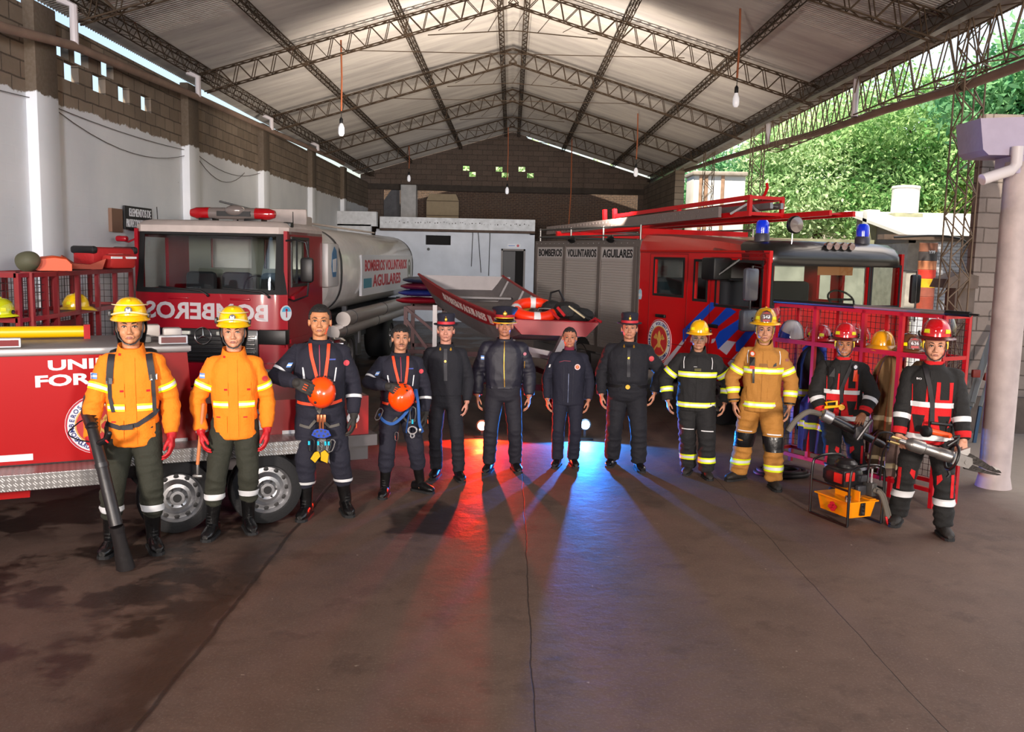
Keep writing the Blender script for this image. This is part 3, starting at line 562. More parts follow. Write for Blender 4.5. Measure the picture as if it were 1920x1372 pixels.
fe = lambda u, v, d: V((-.02 + u * .6 + d, .12 + u * .9 - d * .5, 1.43 + v)); mb = MB(); disc(mb, fe, .085, .012, sy=1.25, n=24); e = mb.build('oval_badge', mat('badge_white', '#c6cdd2', .5), cab)
mb = MB(); mb.prism([(.07 * math.cos(t), .02 + .07 * math.sin(t)) for t in [i * PI / 10 for i in range(11)]], 0, .014, fe); mb.build('badge_sky', mat('badge_blue', '#4aa0c8', .5), e); mb = MB(); mb.prism([(-.006, -.06), (.006, -.06), (.006, .05), (-.006, .05)], 0, .017, fe); mb.prism([(-.018, .03), (.018, .03), (.012, .06), (-.012, .06)], 0, .017, fe); mb.build('badge_torch', REDL, e)
mb = MB()
for x0, x1 in ((-1.75, -1.05), (-.85, -.2)):
    mb.tube([(x1, -.035, 1.66), (x1 - .1, -.04, 1.72), (x0, .0, 1.76)], .012, 6); mb.sph((x1, -.04, 1.655), .022, 8)
mb.build('wiper', BLK, cab)
mb = MB()
for x0 in (-1.62, -.75): mb.rbox((x0, -.03, 1.6), (x0 + .28, .0, 1.625), .006)
mb.build('bonnet_handle', CRIM, cab)
mb = MB(); mb.rbox((.22, -.02, 1.86), (.4, .08, 2.2), .04); mi = mb.build('mirror', BLK, TK)
mb = MB(); mb.tube([(.0, .1, 2.42), (.15, .02, 2.44), (.3, .0, 2.4), (.33, .03, 2.2)], .013, 8); mb.tube([(.33, .03, 1.9), (.31, .04, 1.68), (.1, .1, 1.6), (.0, .2, 1.62)], .013, 8); mb.build('mirror_arm', BLK, mi)
mb = MB(); mb.rbox((-2.33, -.05, 2.36), (-2.17, .05, 2.44), .03); mb.tube([(-2.25, .0, 2.38), (-2.2, .08, 2.36), (-2.12, .2, 2.42)], .014, 6); mb.build('kerb_mirror', CRIM, TK)
mb = MB(); mb.lathe([(.001, -.62), (.05, -.6), (.078, -.52), (.082, -.42), (.082, .42), (.078, .52), (.05, .6), (.001, .62)], (-.9, .55, 2.79), (1, 0, 0), 20); lb = mb.build('light_bar', SMK, TK)
mb = MB()
for s in (-1, 1): mb.lathe([(.001, s * .625), (.052, s * .605), (.081, s * .52), (.086, s * .34), (.086, s * .33)], (-.9, .55, 2.79), (1, 0, 0), 20)
mb.build('red_end_lens', LENR, lb); mb = MB(); mb.sph((-.85, .5, 2.83), (.15, .1, .08), 14); mb.build('dome', SMK, lb); mb = MB(); mb.box((-1.1, .45, 2.75), (-.62, .66, 2.82)); mb.rbox((-1.35, .42, 2.66), (-1.15, .68, 2.72), .01); mb.rbox((-.7, .42, 2.66), (-.45, .68, 2.72), .01); mb.build('bar_bracket', BLK, lb)
mb = MB(); mb.tube([(-1.0, 1.0, 2.7), (-1.02, 1.1, 2.82)], .012, 6); mb.tube([(-1.25, .95, 2.98), (-.75, 1.2, 2.86)], .014, 6); mb.tube([(-1.97, .5, 2.66), (-1.99, .52, 2.86)], .006, 5); mb.tube([(-.02, .5, 2.6), (-.03, .52, 2.83)], .006, 5); mb.build('aerial', BLK, TK)
mb = MB(); mb.rbox((-.12, .33, 2.6), (.0, .47, 2.68), .02); mb.build('marker_lamp', BLK, cab)
# tank
def trg(y, k=1.0):
    r = []; 
    for i in range(48):
        t = 2 * PI * i / 48; c, s = math.cos(t), math.sin(t); r.append(V((-1.05 + 1.1 * k * math.copysign(abs(c) ** .62, c), y, 1.95 + .76 * k * math.copysign(abs(s) ** .72, s))))
    return r
mb = MB(); mb.loft([trg(2.15, .9), trg(2.2, .985), trg(2.24, 1.0), trg(10.25), trg(10.35, .97), trg(10.4, .85)]); tank = mb.build('tank', TANKM, TK, ang=40)
mb = MB(); mb.loft([trg(2.9, 1.012), trg(3.02, 1.012)], caps=False); mb.loft([trg(10.0, 1.015), trg(10.12, 1.015)], caps=False); mb.build('tank_band', DGREY, tank)
mb = MB(); mb.rbox((-1.6, 2.4, 2.68), (-.5, 3.2, 2.86), .03); mb.rbox((-.95, 2.3, 2.7), (-.35, 2.36, 2.95), .02); mb.tube([(-.9, 3, 2.8), (-.8, 9.6, 2.76)], .02, 6); mb.build('top_hatch', DIRTY, tank)
sx = .068
mb = MB(); tf = lambda u, v, d: V((sx + d, 7.2 + u, 1.9 + v)); mb.prism([(-2.75, -.42), (2.75, -.42), (2.75, .34), (-2.75, .34)], -.05, .0, tf); pnl = mb.build('name_panel', mat('panel_white', '#c9cacf', .35), tank, smooth=False)
mb = MB(); text(mb, 'BOMBEROS VOLUNTARIOS', lambda u, v, d: tf(u - .25, v + .14, d), 4.5, .22, .03); text(mb, 'AGUILARES', lambda u, v, d: tf(u - .3, v - .16, d), 3.0, .24, .03); mb.build('lettering', REDL, pnl, smooth=False)
mb = MB(); mb.prism([(-2.6, -.28), (-1.9, -.28), (-1.9, -.1), (-2.6, -.1)], 0, .003, tf); mb.build('sticker', mat('teal_sticker', '#2c7a90', .5), pnl, smooth=False)
mb = MB(); disc(mb, tf, .25, .004, ri=.2, cx=2.35 + 0, cy=.0, sx=.9); disc(mb, tf, .12, .004, cx=2.35); mb.build('round_seal', mat('seal_grey', '#6c7066', .5), pnl)
mb = MB(); mb.rbox((-.1, 2.05, 1.72), (.07, 2.75, 2.42), .03); e = mb.build('side_locker', mat('locker_white', '#c3bfbd', .4), TK)
mb = MB(); gf = lambda u, v, d: V((.072 + d, 2.42 + u, 2.1 + v)); mb.prism([(-.18, -.05), (-.1, -.22), (.1, -.22), (.18, -.02), (.14, .2), (0, .27), (-.14, .16)], 0, .004, gf); e2 = mb.build('shield_badge', mat('shield_blue', '#3c6f98', .5), e, smooth=False)
mb = MB(); mb.prism([(-.1, -.14), (.1, -.14), (.12, .08), (-.12, .06)], 0, .007, gf); mb.build('shield_field', W, e2, smooth=False)
PIPG = mat('painted_tube', '#b5aeaa', .3, .3, coat=.3)
for (x, z, y0, y1, r) in ((.1, 1.16, 2.9, 9.9, .125), (.02, .96, 2.5, 9.3, .12)):
    mb = MB(); mb.lathe([(r, 0), (r, y1 - y0)], (x, y0, z), (0, 1, 0), 24); tb = mb.build('hose_tube', PIPG, TK)
    mb = MB()
    for yy in (y0 + .5, y0 + 3.2, y1 - .5): mb.lathe([(r + .006, 0), (r + .006, .04)], (x, yy, z), (0, 1, 0), 24)
    mb.build('tube_strap', DGREY, tb)
mb = MB(); mb.bar((.0, 3.4, 1.35), (.0, 3.4, 1.0), .08); mb.bar((0, 8.5, 1.3), (0, 8.5, 1.0), .08); mb.box((-1.6, .5, .55), (-1.3, 10.2, .8)); mb.box((-.75, .5, .55), (-.45, 10.2, .8)); mb.box((-1.9, 2.3, .8), (-.2, 10.2, 1.2)); mb.build('chassis', DGREY, TK, smooth=False)
mb = MB(); mb.prism([(3.0, .4), (3.0, .9), (3.3, 1.1), (4.3, 1.1), (4.6, .85), (4.6, .4), (4.3, .4), (4.3, .8), (3.3, .8), (3.3, .4)], -.45, .02, lambda u, v, w: (w, u, v)); mb.rbox((-.5, 2.3, .45), (.0, 3.0, .9), .04); mb.build('mudguard', mat('mudguard_grey', '#2b2b30', .55), TK)
mb = MB(); mb.box((-.05, 3.02, .62), (.03, 3.18, .85)); mb.box((-.05, 4.35, .62), (.03, 4.5, .85)); mb.build('reflector_plate', mat('plate_grey', '#7f7f86', .5), TK, smooth=False)
mb = MB(); mb.lathe([(.09, 0), (.1, .02), (.1, .1), (.08, .12), (.1, .14), (.1, .24), (.06, .3)], (.05, 2.2, .82), (1, -.35, 0), 20); mb.build('air_filter', CHR, TK)
for y in (.95, 3.8): wheel(TK, (.0, y, .48), .48, .27, .28, (1, 0, 0)); wheel(TK, (-2.1, y, .48), .48, .27, .28, (-1, 0, 0))
wheel(TK, (.0, 7.6, .48), .48, .27, .5, (1, 0, 0)); wheel(TK, (-2.1, 7.6, .48), .48, .27, .5, (-1, 0, 0))

# ------------------------------------------------------------------ fire engine
FE = thing('fire_engine', 'red fire engine with grey roller shutters and blue stripes, ladders on its roof', 'fire engine', (3.289, 11.6, 0), math.radians(23.6))
FEi = FE.matrix_basis.inverted() if False else (M.Translation(V((3.289, 11.6, 0))) @ M.Rotation(math.radians(23.6), 4, 'Z')).inverted()
fn_s = FEi.inverted().to_3x3() @ V((-1, 0, 0)); P0 = V((3.289, 11.6, 0))
def sdl(px, py): p = FEi @ onpl(px, py, P0, fn_s); return (p.y, p.z)
S3_ = lambda x, y: sdl(960 + x / 3.119, 360 + y / 3.119)
side = lambda u, w, v: (w, u, v)      # u back along the side, w inward
Wd = 2.3
# rear body with shutters
mb = MB(); mb.box((.06, 3.1, .62), (Wd - .06, 7.0, 2.56)); body = mb.build('equipment_body', GREYP, FE, smooth=False)
mb = MB(); mb.box((-.01, 3.1, 2.47), (.08, 7.0, 2.58)); mb.box((-.01, 3.1, .66), (.08, 7.0, .76))
for y in (3.1, 3.2, 4.38, 5.7, 6.9): mb.box((-.012, y, .66), (.07, y + (.1 if y != 3.1 else .06), 2.5))
fr_ = mb.build('body_frame', mat('anodised_frame', '#77706d', .45, .5), body, smooth=False)
mb = MB()
for i in range(20): mb.lathe([(.006, 0), (.004, .004)], (-.012, 3.3 + i * .19, 2.53), (-1, 0, 0), 6)
mb.build('rivets', W, fr_)
SHM = mat('shutter_aluminium', '#aaa4a1', .45, .15)
for (y0, y1, tx) in ((3.26, 4.37, 'AGUILARES'), (4.45, 5.69, 'VOLUNTARIOS'), (5.77, 6.9, 'BOMBEROS')):
    mb = MB(); rows = []; nz = 34; z0, z1 = .76, 2.26
    for i in range(nz):
        a = z0 + (z1 - z0) * i / nz; h = (z1 - z0) / nz
        for dz, dx in ((0, .019), (.15, .012), (.85, .012), (1, .019)): rows.append([V((dx, y0, a + h * dz)), V((dx, y1, a + h * dz))])
    mb.loft(rows, caps=False, closed=False); mb.box((.0, y0, 2.25), (.03, y1, 2.47)); sh = mb.build('roller_shutter', SHM, body, ang=20)
    mb = MB(); mb.box((-.006, y0 + .03, 2.27), (.0, y1 - .03, 2.45)); mb.build('name_strip', mat('strip_white', '#b4b0b0', .5), sh, smooth=False)
    mb = MB(); sf = lambda u, v, d: V((-.007 - d, (y0 + y1) / 2 - u, 2.36 + v)); text(mb, tx, sf, (y1 - y0) * .88, .14, .03); mb.build('lettering', BLKL, sh, smooth=False)
# crew cab
FRM = FRED
def sideprof(y): return 2.66 if y > 2.4 else 2.6 if y > 1.2 else 2.55
hs = [(1.9, 2.66, 1.76, 2.28), (1.32, 1.6, 1.73, 2.26), (.14, 1.08, 1.68, 2.26)]
mb = MB(); holed(mb, .0, 3.12, .62, 2.42, .0, .05, hs, side); holed(mb, .0, 3.12, .62, 2.42, Wd - .05, Wd, [(1.9, 2.66, 1.76, 2.28), (1.32, 1.6, 1.73, 2.26), (.14, 1.08, 1.68, 2.26)], side)
holedc(mb, .0, Wd, .5, 2.4, .0, .06, [(.07, 1.68, 1.72, 2.24), (1.75, 2.23, 1.72, 2.24)], lambda u, w, v: (u, w + .03 * abs(u / 1.15 - 1) ** 4, v), [i * .115 for i in range(21)])
mb.box((.05, .05, .62), (Wd - .05, 3.1, .8)); cabf = mb.build('crew_cab', FRM, FE, ang=30)
mb = MB(); rr = []
for y, zt in ((.5, 2.5), (1.2, 2.58), (2.4, 2.66), (3.12, 2.68)):
    rr.append([V((x, y, z)) for x, z in ((0, 2.38), (-.012, 2.42), (.02, zt - .12), (.1, zt - .03), (.25, zt), (Wd - .25, zt), (Wd - .1, zt - .03), (Wd - .02, zt - .12), (Wd + .01, 2.42), (Wd, 2.38))])
mb.loft(rr); mb.build('cab_roof', mat('faded_red_paint', '#b8201a', .4, coat=.3), cabf, ang=25)
VIS = mat('dark_visor', '#1c1a18', .35, coat=.3)
mb = MB(); rr = []
for x, k in ((.0, 0), (.04, .5), (.14, .85), (.4, 1), (1.15, 1.05), (1.9, 1), (2.16, .85), (2.26, .5), (2.3, 0)):
    f = -.1 * k + .06; rr.append([V((x, y, z)) for y, z in ((.55, 2.27), (f + .03, 2.235), (f, 2.27), (f + .01, 2.36 + .03 * k), (f + .08, 2.43 + .06 * k), (f + .2, 2.47 + .08 * k), (.6, 2.49 + .08 * k))])
mb.loft(rr); mb.build('sun_visor', VIS, cabf, ang=50)
mb = MB(); gw = lambda a, b_, c_, d_: mb.box((.02, a, c_), (.026, b_, d_))
for h in hs[:2]: gw(*h)
for h in hs: mb.box((Wd - .026, h[0], h[2]), (Wd - .02, h[1], h[3]))
mb.build('side_window', GLS, cabf, smooth=False)
mb = MB(); mb.box((.07, .03, 1.72), (1.68, .036, 2.24)); mb.box((1.75, .03, 1.72), (2.23, .036, 2.24)); mb.build('windscreen', GLS, cabf, smooth=False)
mb = MB()
for h in hs: holed(mb, h[0] - .035, h[1] + .035, h[2] - .035, h[3] + .035, -.008, .0, [h], side)
for h in ((.07, 1.68, 1.72, 2.24), (1.75, 2.23, 1.72, 2.24)): holed(mb, h[0] - .03, h[1] + .03, h[2] - .03, h[3] + .03, -.008, .0, [h], lambda u, w, v: (u, w, v))
mb.build('window_seal', RUB, cabf, smooth=False)
mb = MB()
for x in (.15, 1.25): mb.rbox((x, .9, .8), (x + .7, 1.5, 1.2), .06); mb.rbox((x, 1.4, 1.2), (x + .7, 1.55, 2.0), .06)
mb.rbox((.15, 2.4, .8), (2.1, 2.9, 1.2), .06); mb.rbox((.15, 2.85, 1.2), (2.1, 3.0, 2.0), .06); mb.build('seats', SEAT, cabf)
mb = MB(); mb.rbox((.1, .08, 1.2), (2.2, .5, 1.68), .08); mb.build('dashboard', BLK, cabf)
mb = MB(); c0 = V((1.62, .42, 1.78)); mb.tube([c0 + V((.22 * math.cos(t), .1 * math.sin(t) , .12 * math.sin(t))) for t in [i * PI / 12 for i in range(24)]], .014, 8, closed=True); mb.bar(c0 - V((.2, 0, 0)), c0 + V((.2, 0, 0)), .03); mb.bar(c0, c0 + V((0, .0, -.15)), .04); mb.build('steering_wheel', BLK, cabf)
mb = MB(); mb.box((.85, .06, 2.12), (1.45, .07, 2.24)); mb.build('cardboard', mat('cardboard', '#a5683c', .8), cabf, smooth=False)
mb = MB()
for u0, u1, v0, v1 in ((1.78, 2.8, 1.02, 2.37), (.02, 1.22, .95, 2.33)): holed(mb, u0, u1, v0, v1, -.006, .0, [(u0 + .012, u1 - .012, v0 + .012, v1 - .012)], side)
mb.box((-.006, .0, 2.38), (.0, 3.1, 2.395)); mb.build('door_shut_lines', mat('seam_dark_red', '#7a0c10', .5), cabf, smooth=False)
mb = MB(); mb.rbox((-.04, 2.3, 1.4), (.0, 2.55, 1.45), .01); mb.rbox((-.04, 1.0, 1.35), (.0, 1.2, 1.4), .01); mb.build('door_handle', BLK, cabf)
SB = mat('stripe_blue', '#0c46c0', .4, coat=.3); SWh = mat('stripe_white', '#b9b6c2', .4)
def spoly(mb, pts, d=.004): q = [S3_(*p) for p in pts]; mb.prism(q, -d, .0, lambda u, v, w: (w, u, v))
mb = MB(); [spoly(mb, p) for p in ([(1165, 643), (1207, 652), (1065, 800), (1000, 880), (1000, 805)], [(1262, 668), (1312, 700), (1200, 788), (1160, 775)], [(1330, 742), (1375, 752), (1205, 920), (1190, 855), (1215, 815)], [(1425, 750), (1432, 800), (1330, 935), (1310, 930), (1310, 880)])]; mb.build('blue_stripe', SB, cabf, smooth=False)
mb = MB(); [spoly(mb, p, .003) for p in ([(1252, 866), (1310, 876), (1255, 952), (1208, 915)], [(1000, 862), (1020, 862), (910, 1010), (870, 1020)], [(1340, 920), (1345, 975), (1290, 1050), (1262, 1000)], [(1170, 860), (1195, 855), (1180, 880), (1165, 885)])]; mb.build('white_stripe', SWh, cabf, smooth=False)
yy, zz_ = S3_(862, 870); ef = lambda u, v, d: V((-.003 - d, yy - u, zz_ + v)); emblem(cabf, ef, .335)
mb = MB(); y2, z2 = S3_(746, 597); sf = lambda u, v, d: V((-d, y2 - u, z2 + v)); mb.prism([(-.06, -.08), (.05, -.08), (.07, -.02), (.06, .06), (.02, .09), (-.02, .06), (-.07, .07), (-.06, 0)], 0, .004, sf); mb.build('map_sticker', mat('sticker_blue', '#9fc4d8', .5), cabf, smooth=False)
mb = MB(); mb.prism([(-.055, -.03), (.05, -.03), (.05, .01), (-.055, .01)], 0, .006, sf); mb.build('map_band', W, cabf, smooth=False)
# open quarter glass, mirrors
mb = MB(); mb.tube([(-.02, .1, 2.2), (-.3, -.05, 2.22), (-.32, -.05, 1.5), (-.02, .1, 1.45)], .015, 8); ma = mb.build('mirror_arm', BLK, FE); mb = MB(); mb.rbox((-.42, -.08, 1.78), (-.2, .0, 2.2), .04); mb.rbox((-.44, -.1, 1.4), (-.2, .02, 1.68), .04); mb.build('mirror', mat('mirror_back', '#3c3c44', .3, coat=.4), ma)
mb = MB(); mb.tube([(Wd + .02, .1, 2.2), (Wd + .2, -.05, 2.2), (Wd + .22, -.05, 1.5)], .013, 8); mc = mb.build('mirror_arm', BLK, FE); mb = MB(); mb.rbox((Wd + .12, -.06, 1.75), (Wd + .3, .0, 2.15), .03); mb.build('mirror', BLK, mc)
mb = MB(); mb.rbox((-.3, .75, 2.02), (-.0, 1.05, 2.32), .03, M.Translation(V((0, 0, 0)))); mb.tube([(-.25, .8, 2.05), (0, .6, 2.3)], .02, 6); mb.build('vent_window', BLK, FE)
# beacons and lamps
def beacon(x, y, z):
    mb = MB(); mb.lathe([(.1, 0), (.1, .1), (.085, .13)], (x, y, z), n=24); b_ = mb.build('beacon', mat('beacon_base', '#3a3840', .4), FE)
    mb = MB(); mb.lathe([(.085, .12), (.087, .2), (.082, .27), (.06, .3), (.001, .305)], (x, y, z), n=24); mb.build('blue_dome', LENB, b_)
beacon(.2, .42, 2.52); beacon(1.77, .25, 2.52)
mb = MB(); mb.lathe([(.1, 0), (.115, .02), (.11, .07), (.05, .14), (.001, .15)], (.42, .02, 2.76), (.1, 1, 0), 24); sl = mb.build('searchlight', BLK, FE); mb = MB(); mb.lathe([(.098, 0), (.001, -.02)], (.42, .02, 2.76), (.1, 1, 0), 24); mb.build('lens', SMK, sl); mb = MB(); mb.tube([(.42, .09, 2.66), (.42, .1, 2.5)], .01, 6); mb.build('stalk', CHR, sl)
for i in range(4): mb = MB(); x = .95 + i * .13; mb.lathe([(.05, 0), (.055, .02), (.04, .07), (.001, .09)], (x, -.02, 2.5), (0, 1, .1), 16); q = mb.build('roof_lamp', CHR, FE); mb = MB(); mb.lathe([(.047, 0), (.001, -.008)], (x, -.02, 2.5), (0, 1, .1), 16); mb.build('lens', mat('lamp_lens', '#8a7470', .2, coat=1), q)
# roof rail
mb = MB()
for x in (.05, Wd - .05):
    for z in (2.66, 2.8): mb.tube([(x, 3.2, z), (x, 6.95, z)], .016, 6)
    for y in (3.2, 4.4, 5.6, 6.9): mb.tube([(x, y, 2.56), (x, y, 2.82)], .016, 6)
for z in (2.66, 2.8): mb.tube([(.05, 6.95, z), (Wd - .05, 6.95, z)], .016, 6)
mb.build('roof_rail', STEEL, FE)
mb = MB()
for y in (4.0, 5.4): mb.lathe([(.02, 0), (.07, .06), (.075, .1), (.03, .13)], (-.02, y, 2.66), (-.4, -.3, -1), 14)
mb.build('scene_lamp', BLK, FE)
mb = MB(); mb.box((0, .0, .3), (Wd, .1, .52)); mb.box((.0, 3.1, .3), (.1, 7.0, .62)); mb.build('bumper_and_skirt', mat('skirt_grey', '#5c5a5c', .5), FE, smooth=False)
mb = MB(); mb.box((.5, .3, .45), (.7, 6.9, .7)); mb.box((1.6, .3, .45), (1.8, 6.9, .7)); mb.build('chassis', BLK, FE, smooth=False)
for y in (.95, 5.0): wheel(FE, (.0, y, .47), .47, .27, .3, (-1, 0, 0)); wheel(FE, (Wd, y, .47), .47, .27, .3, (1, 0, 0))
# ladder stack on the roof: a thing of its own
LD = thing('ladder_stack', 'red and aluminium ladders lying on top of the fire engine, pointing forward', 'ladder', (3.289, 11.6, 0), math.radians(23.6))
lz = lambda y: 3.02 - .02 * (y - 3)
def rail(mb, x, y0, y1, z0, z1, w=.04, h=.09): mb.bar((x, y0, z0), (x, y1, z1), w, h)
for x in (.95, 1.35): mb = MB(); rail(mb, x, .0, 6.9, 2.93, 2.8, .045, .07); mb.build('lower_stile', FRED, LD, smooth=False)
mb = MB(); [mb.tube([(.95, .2 + i * .3, 2.93 - i * .0057), (1.35, .2 + i * .3, 2.93 - i * .0057)], .014, 6) for i in range(22)]; mb.build('rung_set', FRED, LD, smooth=False)
for x in (.35, .9):
    mb = MB(); rail(mb, x, .88, 4.6, 3.15, 3.0, .045, .06); mb.build('upper_rail', FRED, LD, smooth=False); mb = MB(); rail(mb, x, .88, 6.8, 2.93, 2.78, .045, .07); mb.build('lower_rail', FRED, LD, smooth=False)
    for y in (.9, 2.6): mb = MB(); mb.bar((x, y, 2.93 - (y - .9) * .025), (x, y, 3.16 - (y - .9) * .04), .05); mb.build('upright', FRED, LD, smooth=False)
mb = MB(); mb.bar((.35, .9, 3.15), (.9, .9, 3.15), .045); mb.bar((.35, .9, 2.93), (.9, .9, 2.93), .045); mb.build('front_bar', FRED, LD, smooth=False)
mb = MB(); mb.tube([(.7, 1.1, 3.14), (.7, 1.02, 3.22), (.7, .98, 3.3), (.7, 1.0, 3.36)], .022, 6); mb.build('hook', FRED, LD)
for y in (4.55, 4.9): mb = MB(); mb.bar((.35, y, 2.95), (.35, y + .02, 3.13), .06); mb.build('bracket', FRED, LD, smooth=False)
mb = MB(); mb.bar((.2, 1.36, 2.96), (.2, 6.9, 2.79), .05, .15)
for i in range(46): y = 1.5 + i * .117; z = 2.96 - (y - 1.36) * .0307; mb.lathe([(.02, 0), (.018, .004)], (.172, y, z + .03), (-1, 0, 0), 8); mb.lathe([(.02, 0), (.018, .004)], (.172, y + .05, z - .035), (-1, 0, 0), 8)
mb.build('perforated_beam', mat('perforated_metal', '#8a7f7c', .45, .5), LD)
for x in (.6, .78): mb = MB(); rail(mb, x, .75, 5.2, 3.04, 2.93, .05, .08); mb.build('aluminium_stile', ALU, LD, smooth=False)
mb = MB(); [mb.tube([(.6, .9 + i * .3, 3.04 - i * .0074), (.78, .9 + i * .3, 3.04 - i * .0074)], .014, 6) for i in range(14)]; mb.bar((.3, 1.25, 2.93), (.45, 1.05, 3.08), .03); mb.bar((.45, 1.05, 3.08), (.55, .9, 2.93), .03); mb.build('aluminium_rungs', ALU, LD, smooth=False)
for y in (3.3, 6.3): mb = MB(); mb.bar((.1, y, 2.72), (2.2, y, 2.72), .07, .09); mb.build('support_bar', FRED, LD, smooth=False)

# ------------------------------------------------------------------ trailer
TRL = thing('equipment_trailer', 'red covered twin-axle trailer at the left with a round emblem and white capitals', 'trailer', (-2.76, 7.35, 0), math.radians(26.05))
TRi = (M.Translation(V((-2.76, 7.35, 0))) @ M.Rotation(math.radians(26.05), 4, 'Z')).inverted(); tn = TRi.inverted().to_3x3() @ V((0, -1, 0))
def tloc(px, py): p = TRi @ onpl(px, py, (-2.76, 7.35, 0), tn); return p.x, p.z
TRD = mat('trailer_red', '#9c0408', .38, coat=.15, spec=.25)
mb = MB(); mb.prism([(-4, .6), (.2, .6), (.13, 1.46), (-4, 1.46)], 0, 1.0, lambda u, v, w: (u, w, v)); bx = mb.build('box_body', TRD, TRL, smooth=False)
mb = MB(); mb.rbox((-4, -.02, 1.44), (.15, 1.02, 1.5), .01); mb.build('lid', mat('lid_grey', '#8c8583', .5, .3, var=.1), bx)
mb = MB(); mb.rbox((-4, -.035, 1.45), (.16, .0, 1.495), .006); mb.build('lid_edge', mat('lid_edge', '#b5b1b0', .35, .5), bx)
mb = MB(); mb.box((.16, .02, .62), (1.68, 1.0, 1.0)); mb.build('rear_locker', mat('locker_red', '#8f0a10', .35, coat=.4), TRL, smooth=False)
mb = MB(); mb.box((-3.9, .02, .33), (-1.05, .4, .47)); mb.build('under_box', TRD, TRL, smooth=False)
mb = MB(); mb.rbox((-4, -.3, .46), (-.45, .02, .59), .008); mb.rbox((-.45, -.3, .585), (1.2, .02, .70), .008)
mb.prism([(-.55, .46), (-.42, .46), (-.34, .68), (-.45, .68)], -.3, .02, lambda u, v, w: (u, w, v)); mb.prism([(1.2, .70), (1.12, .6), (1.3, .42), (1.4, .46)], -.3, .02, lambda u, v, w: (u, w, v)); mb.build('checker_step', CHK, TRL, smooth=False)
mb = MB(); mb.box((1.4, -.02, .55), (1.75, 1.0, .65)); mb.box((-4, .1, .4), (1.7, .25, .6)); mb.box((-4, .8, .4), (1.7, .95, .6)); mb.build('chassis', mat('chassis_grey', '#4c484a', .5), TRL, smooth=False)
for x in (0.0, .71): wheel(TRL, (x, -.3, .3), .3, .2, .2, (0, -1, 0)); wheel(TRL, (x, 1.3, .3), .3, .2, .2, (0, 1, 0))
a_, b_ = tloc(90, 685), tloc(66, 714)
mb = MB(); tfn = lambda u, v, d: V((u, -.001 - d, v)); x0, z0 = tloc(90, 685.5); text(mb, 'UNIDAD', lambda u, v, d: tfn(u + x0 + .37, v + z0 + (u + .37) * .03, d), .74, .082, .035); x1, z1 = tloc(66, 715.5); text(mb, 'FORESTAL', lambda u, v, d: tfn(u + x1 + .47, v + z1 + (u + .47) * .03, d), .94, .092, .035)
mb.build('lettering', LET, bx, smooth=False)
for px, ch in ((372, 'C'), (487, '2'), (663, '8')):
    mb = MB(); xx, zz_ = tloc(px, 788); text(mb, ch, lambda u, v, d: V((u + xx, .018 - d, v + .84)), None, .18, .03); mb.build('number', LET, TRL, smooth=False)
ex, ez = tloc(183, 795); emblem(bx, lambda u, v, d: V((ex + u, -.001 - d, ez + v)), .235)
mb = MB()
for p, q in (((-4, .62), tloc(62, 856)), (tloc(316, 832), tloc(352, 826))):
    mb.prism([(p[0], q[1] - .025), (q[0], q[1] - .025), (q[0], q[1] + .025), (p[0], q[1] + .025)], 0, .004, lambda u, v, w: (u, -w, v))
xa = tloc(530, 823)[0]; mb.prism([(xa, .68), (xa + .3, .68), (xa + .3, .73), (xa, .73)], 0, .004, lambda u, v, w: (u, .018 - w, v)); mb.build('white_mark', LET, TRL, smooth=False)
for px, py in ((326, 634), (8, 648)):
    xx, zz_ = tloc(px, py); mb = MB(); mb.rbox((xx - .11, .02, 1.505), (xx + .11, .1, 1.575), .006); q = mb.build('marker_frame', W, TRL); mb = MB(); mb.box((xx - .095, .014, 1.517), (xx + .095, .022, 1.563)); mb.build('red_reflector', mat('reflector_red', '#6a0c12', .3), q, smooth=False)
for xx, yy, s in ((-.13, .35, 1), (.05, .25, .8)):
    mb = MB(); mb.rbox((xx - .09 * s, yy, 1.53), (xx + .09 * s, yy + .12, 1.53 + .11 * s), .015); mb.lathe([(.02, 0), (.02, .04)], (xx - .02, yy + .06, 1.5), n=8); mb.build('work_lamp', mat('lamp_grey', '#a8a29e', .4), TRL)
mb = MB(); mb.rbox((-.35, .2, 1.5), (-.12, .6, 1.56), .02); mb.build('grey_pad', mat('pad_grey', '#6b6a68', .7), TRL)
mb = MB(); mb.box((-.62, .7, 1.5), (-.57, .78, 1.62)); mb.build('red_strap', TRD, TRL, smooth=False)
mb = MB(); mb.tube([(-4, .75, 1.56), (-.62, .75, 1.56)], .05, 16); o = mb.build('yellow_tube', mat('yellow_tube', '#d9a800', .35, coat=.3)); o.location = TRL.location; o.rotation_euler = TRL.rotation_euler; tag(o, 'long yellow tube lying along the trailer lid', 'tube')

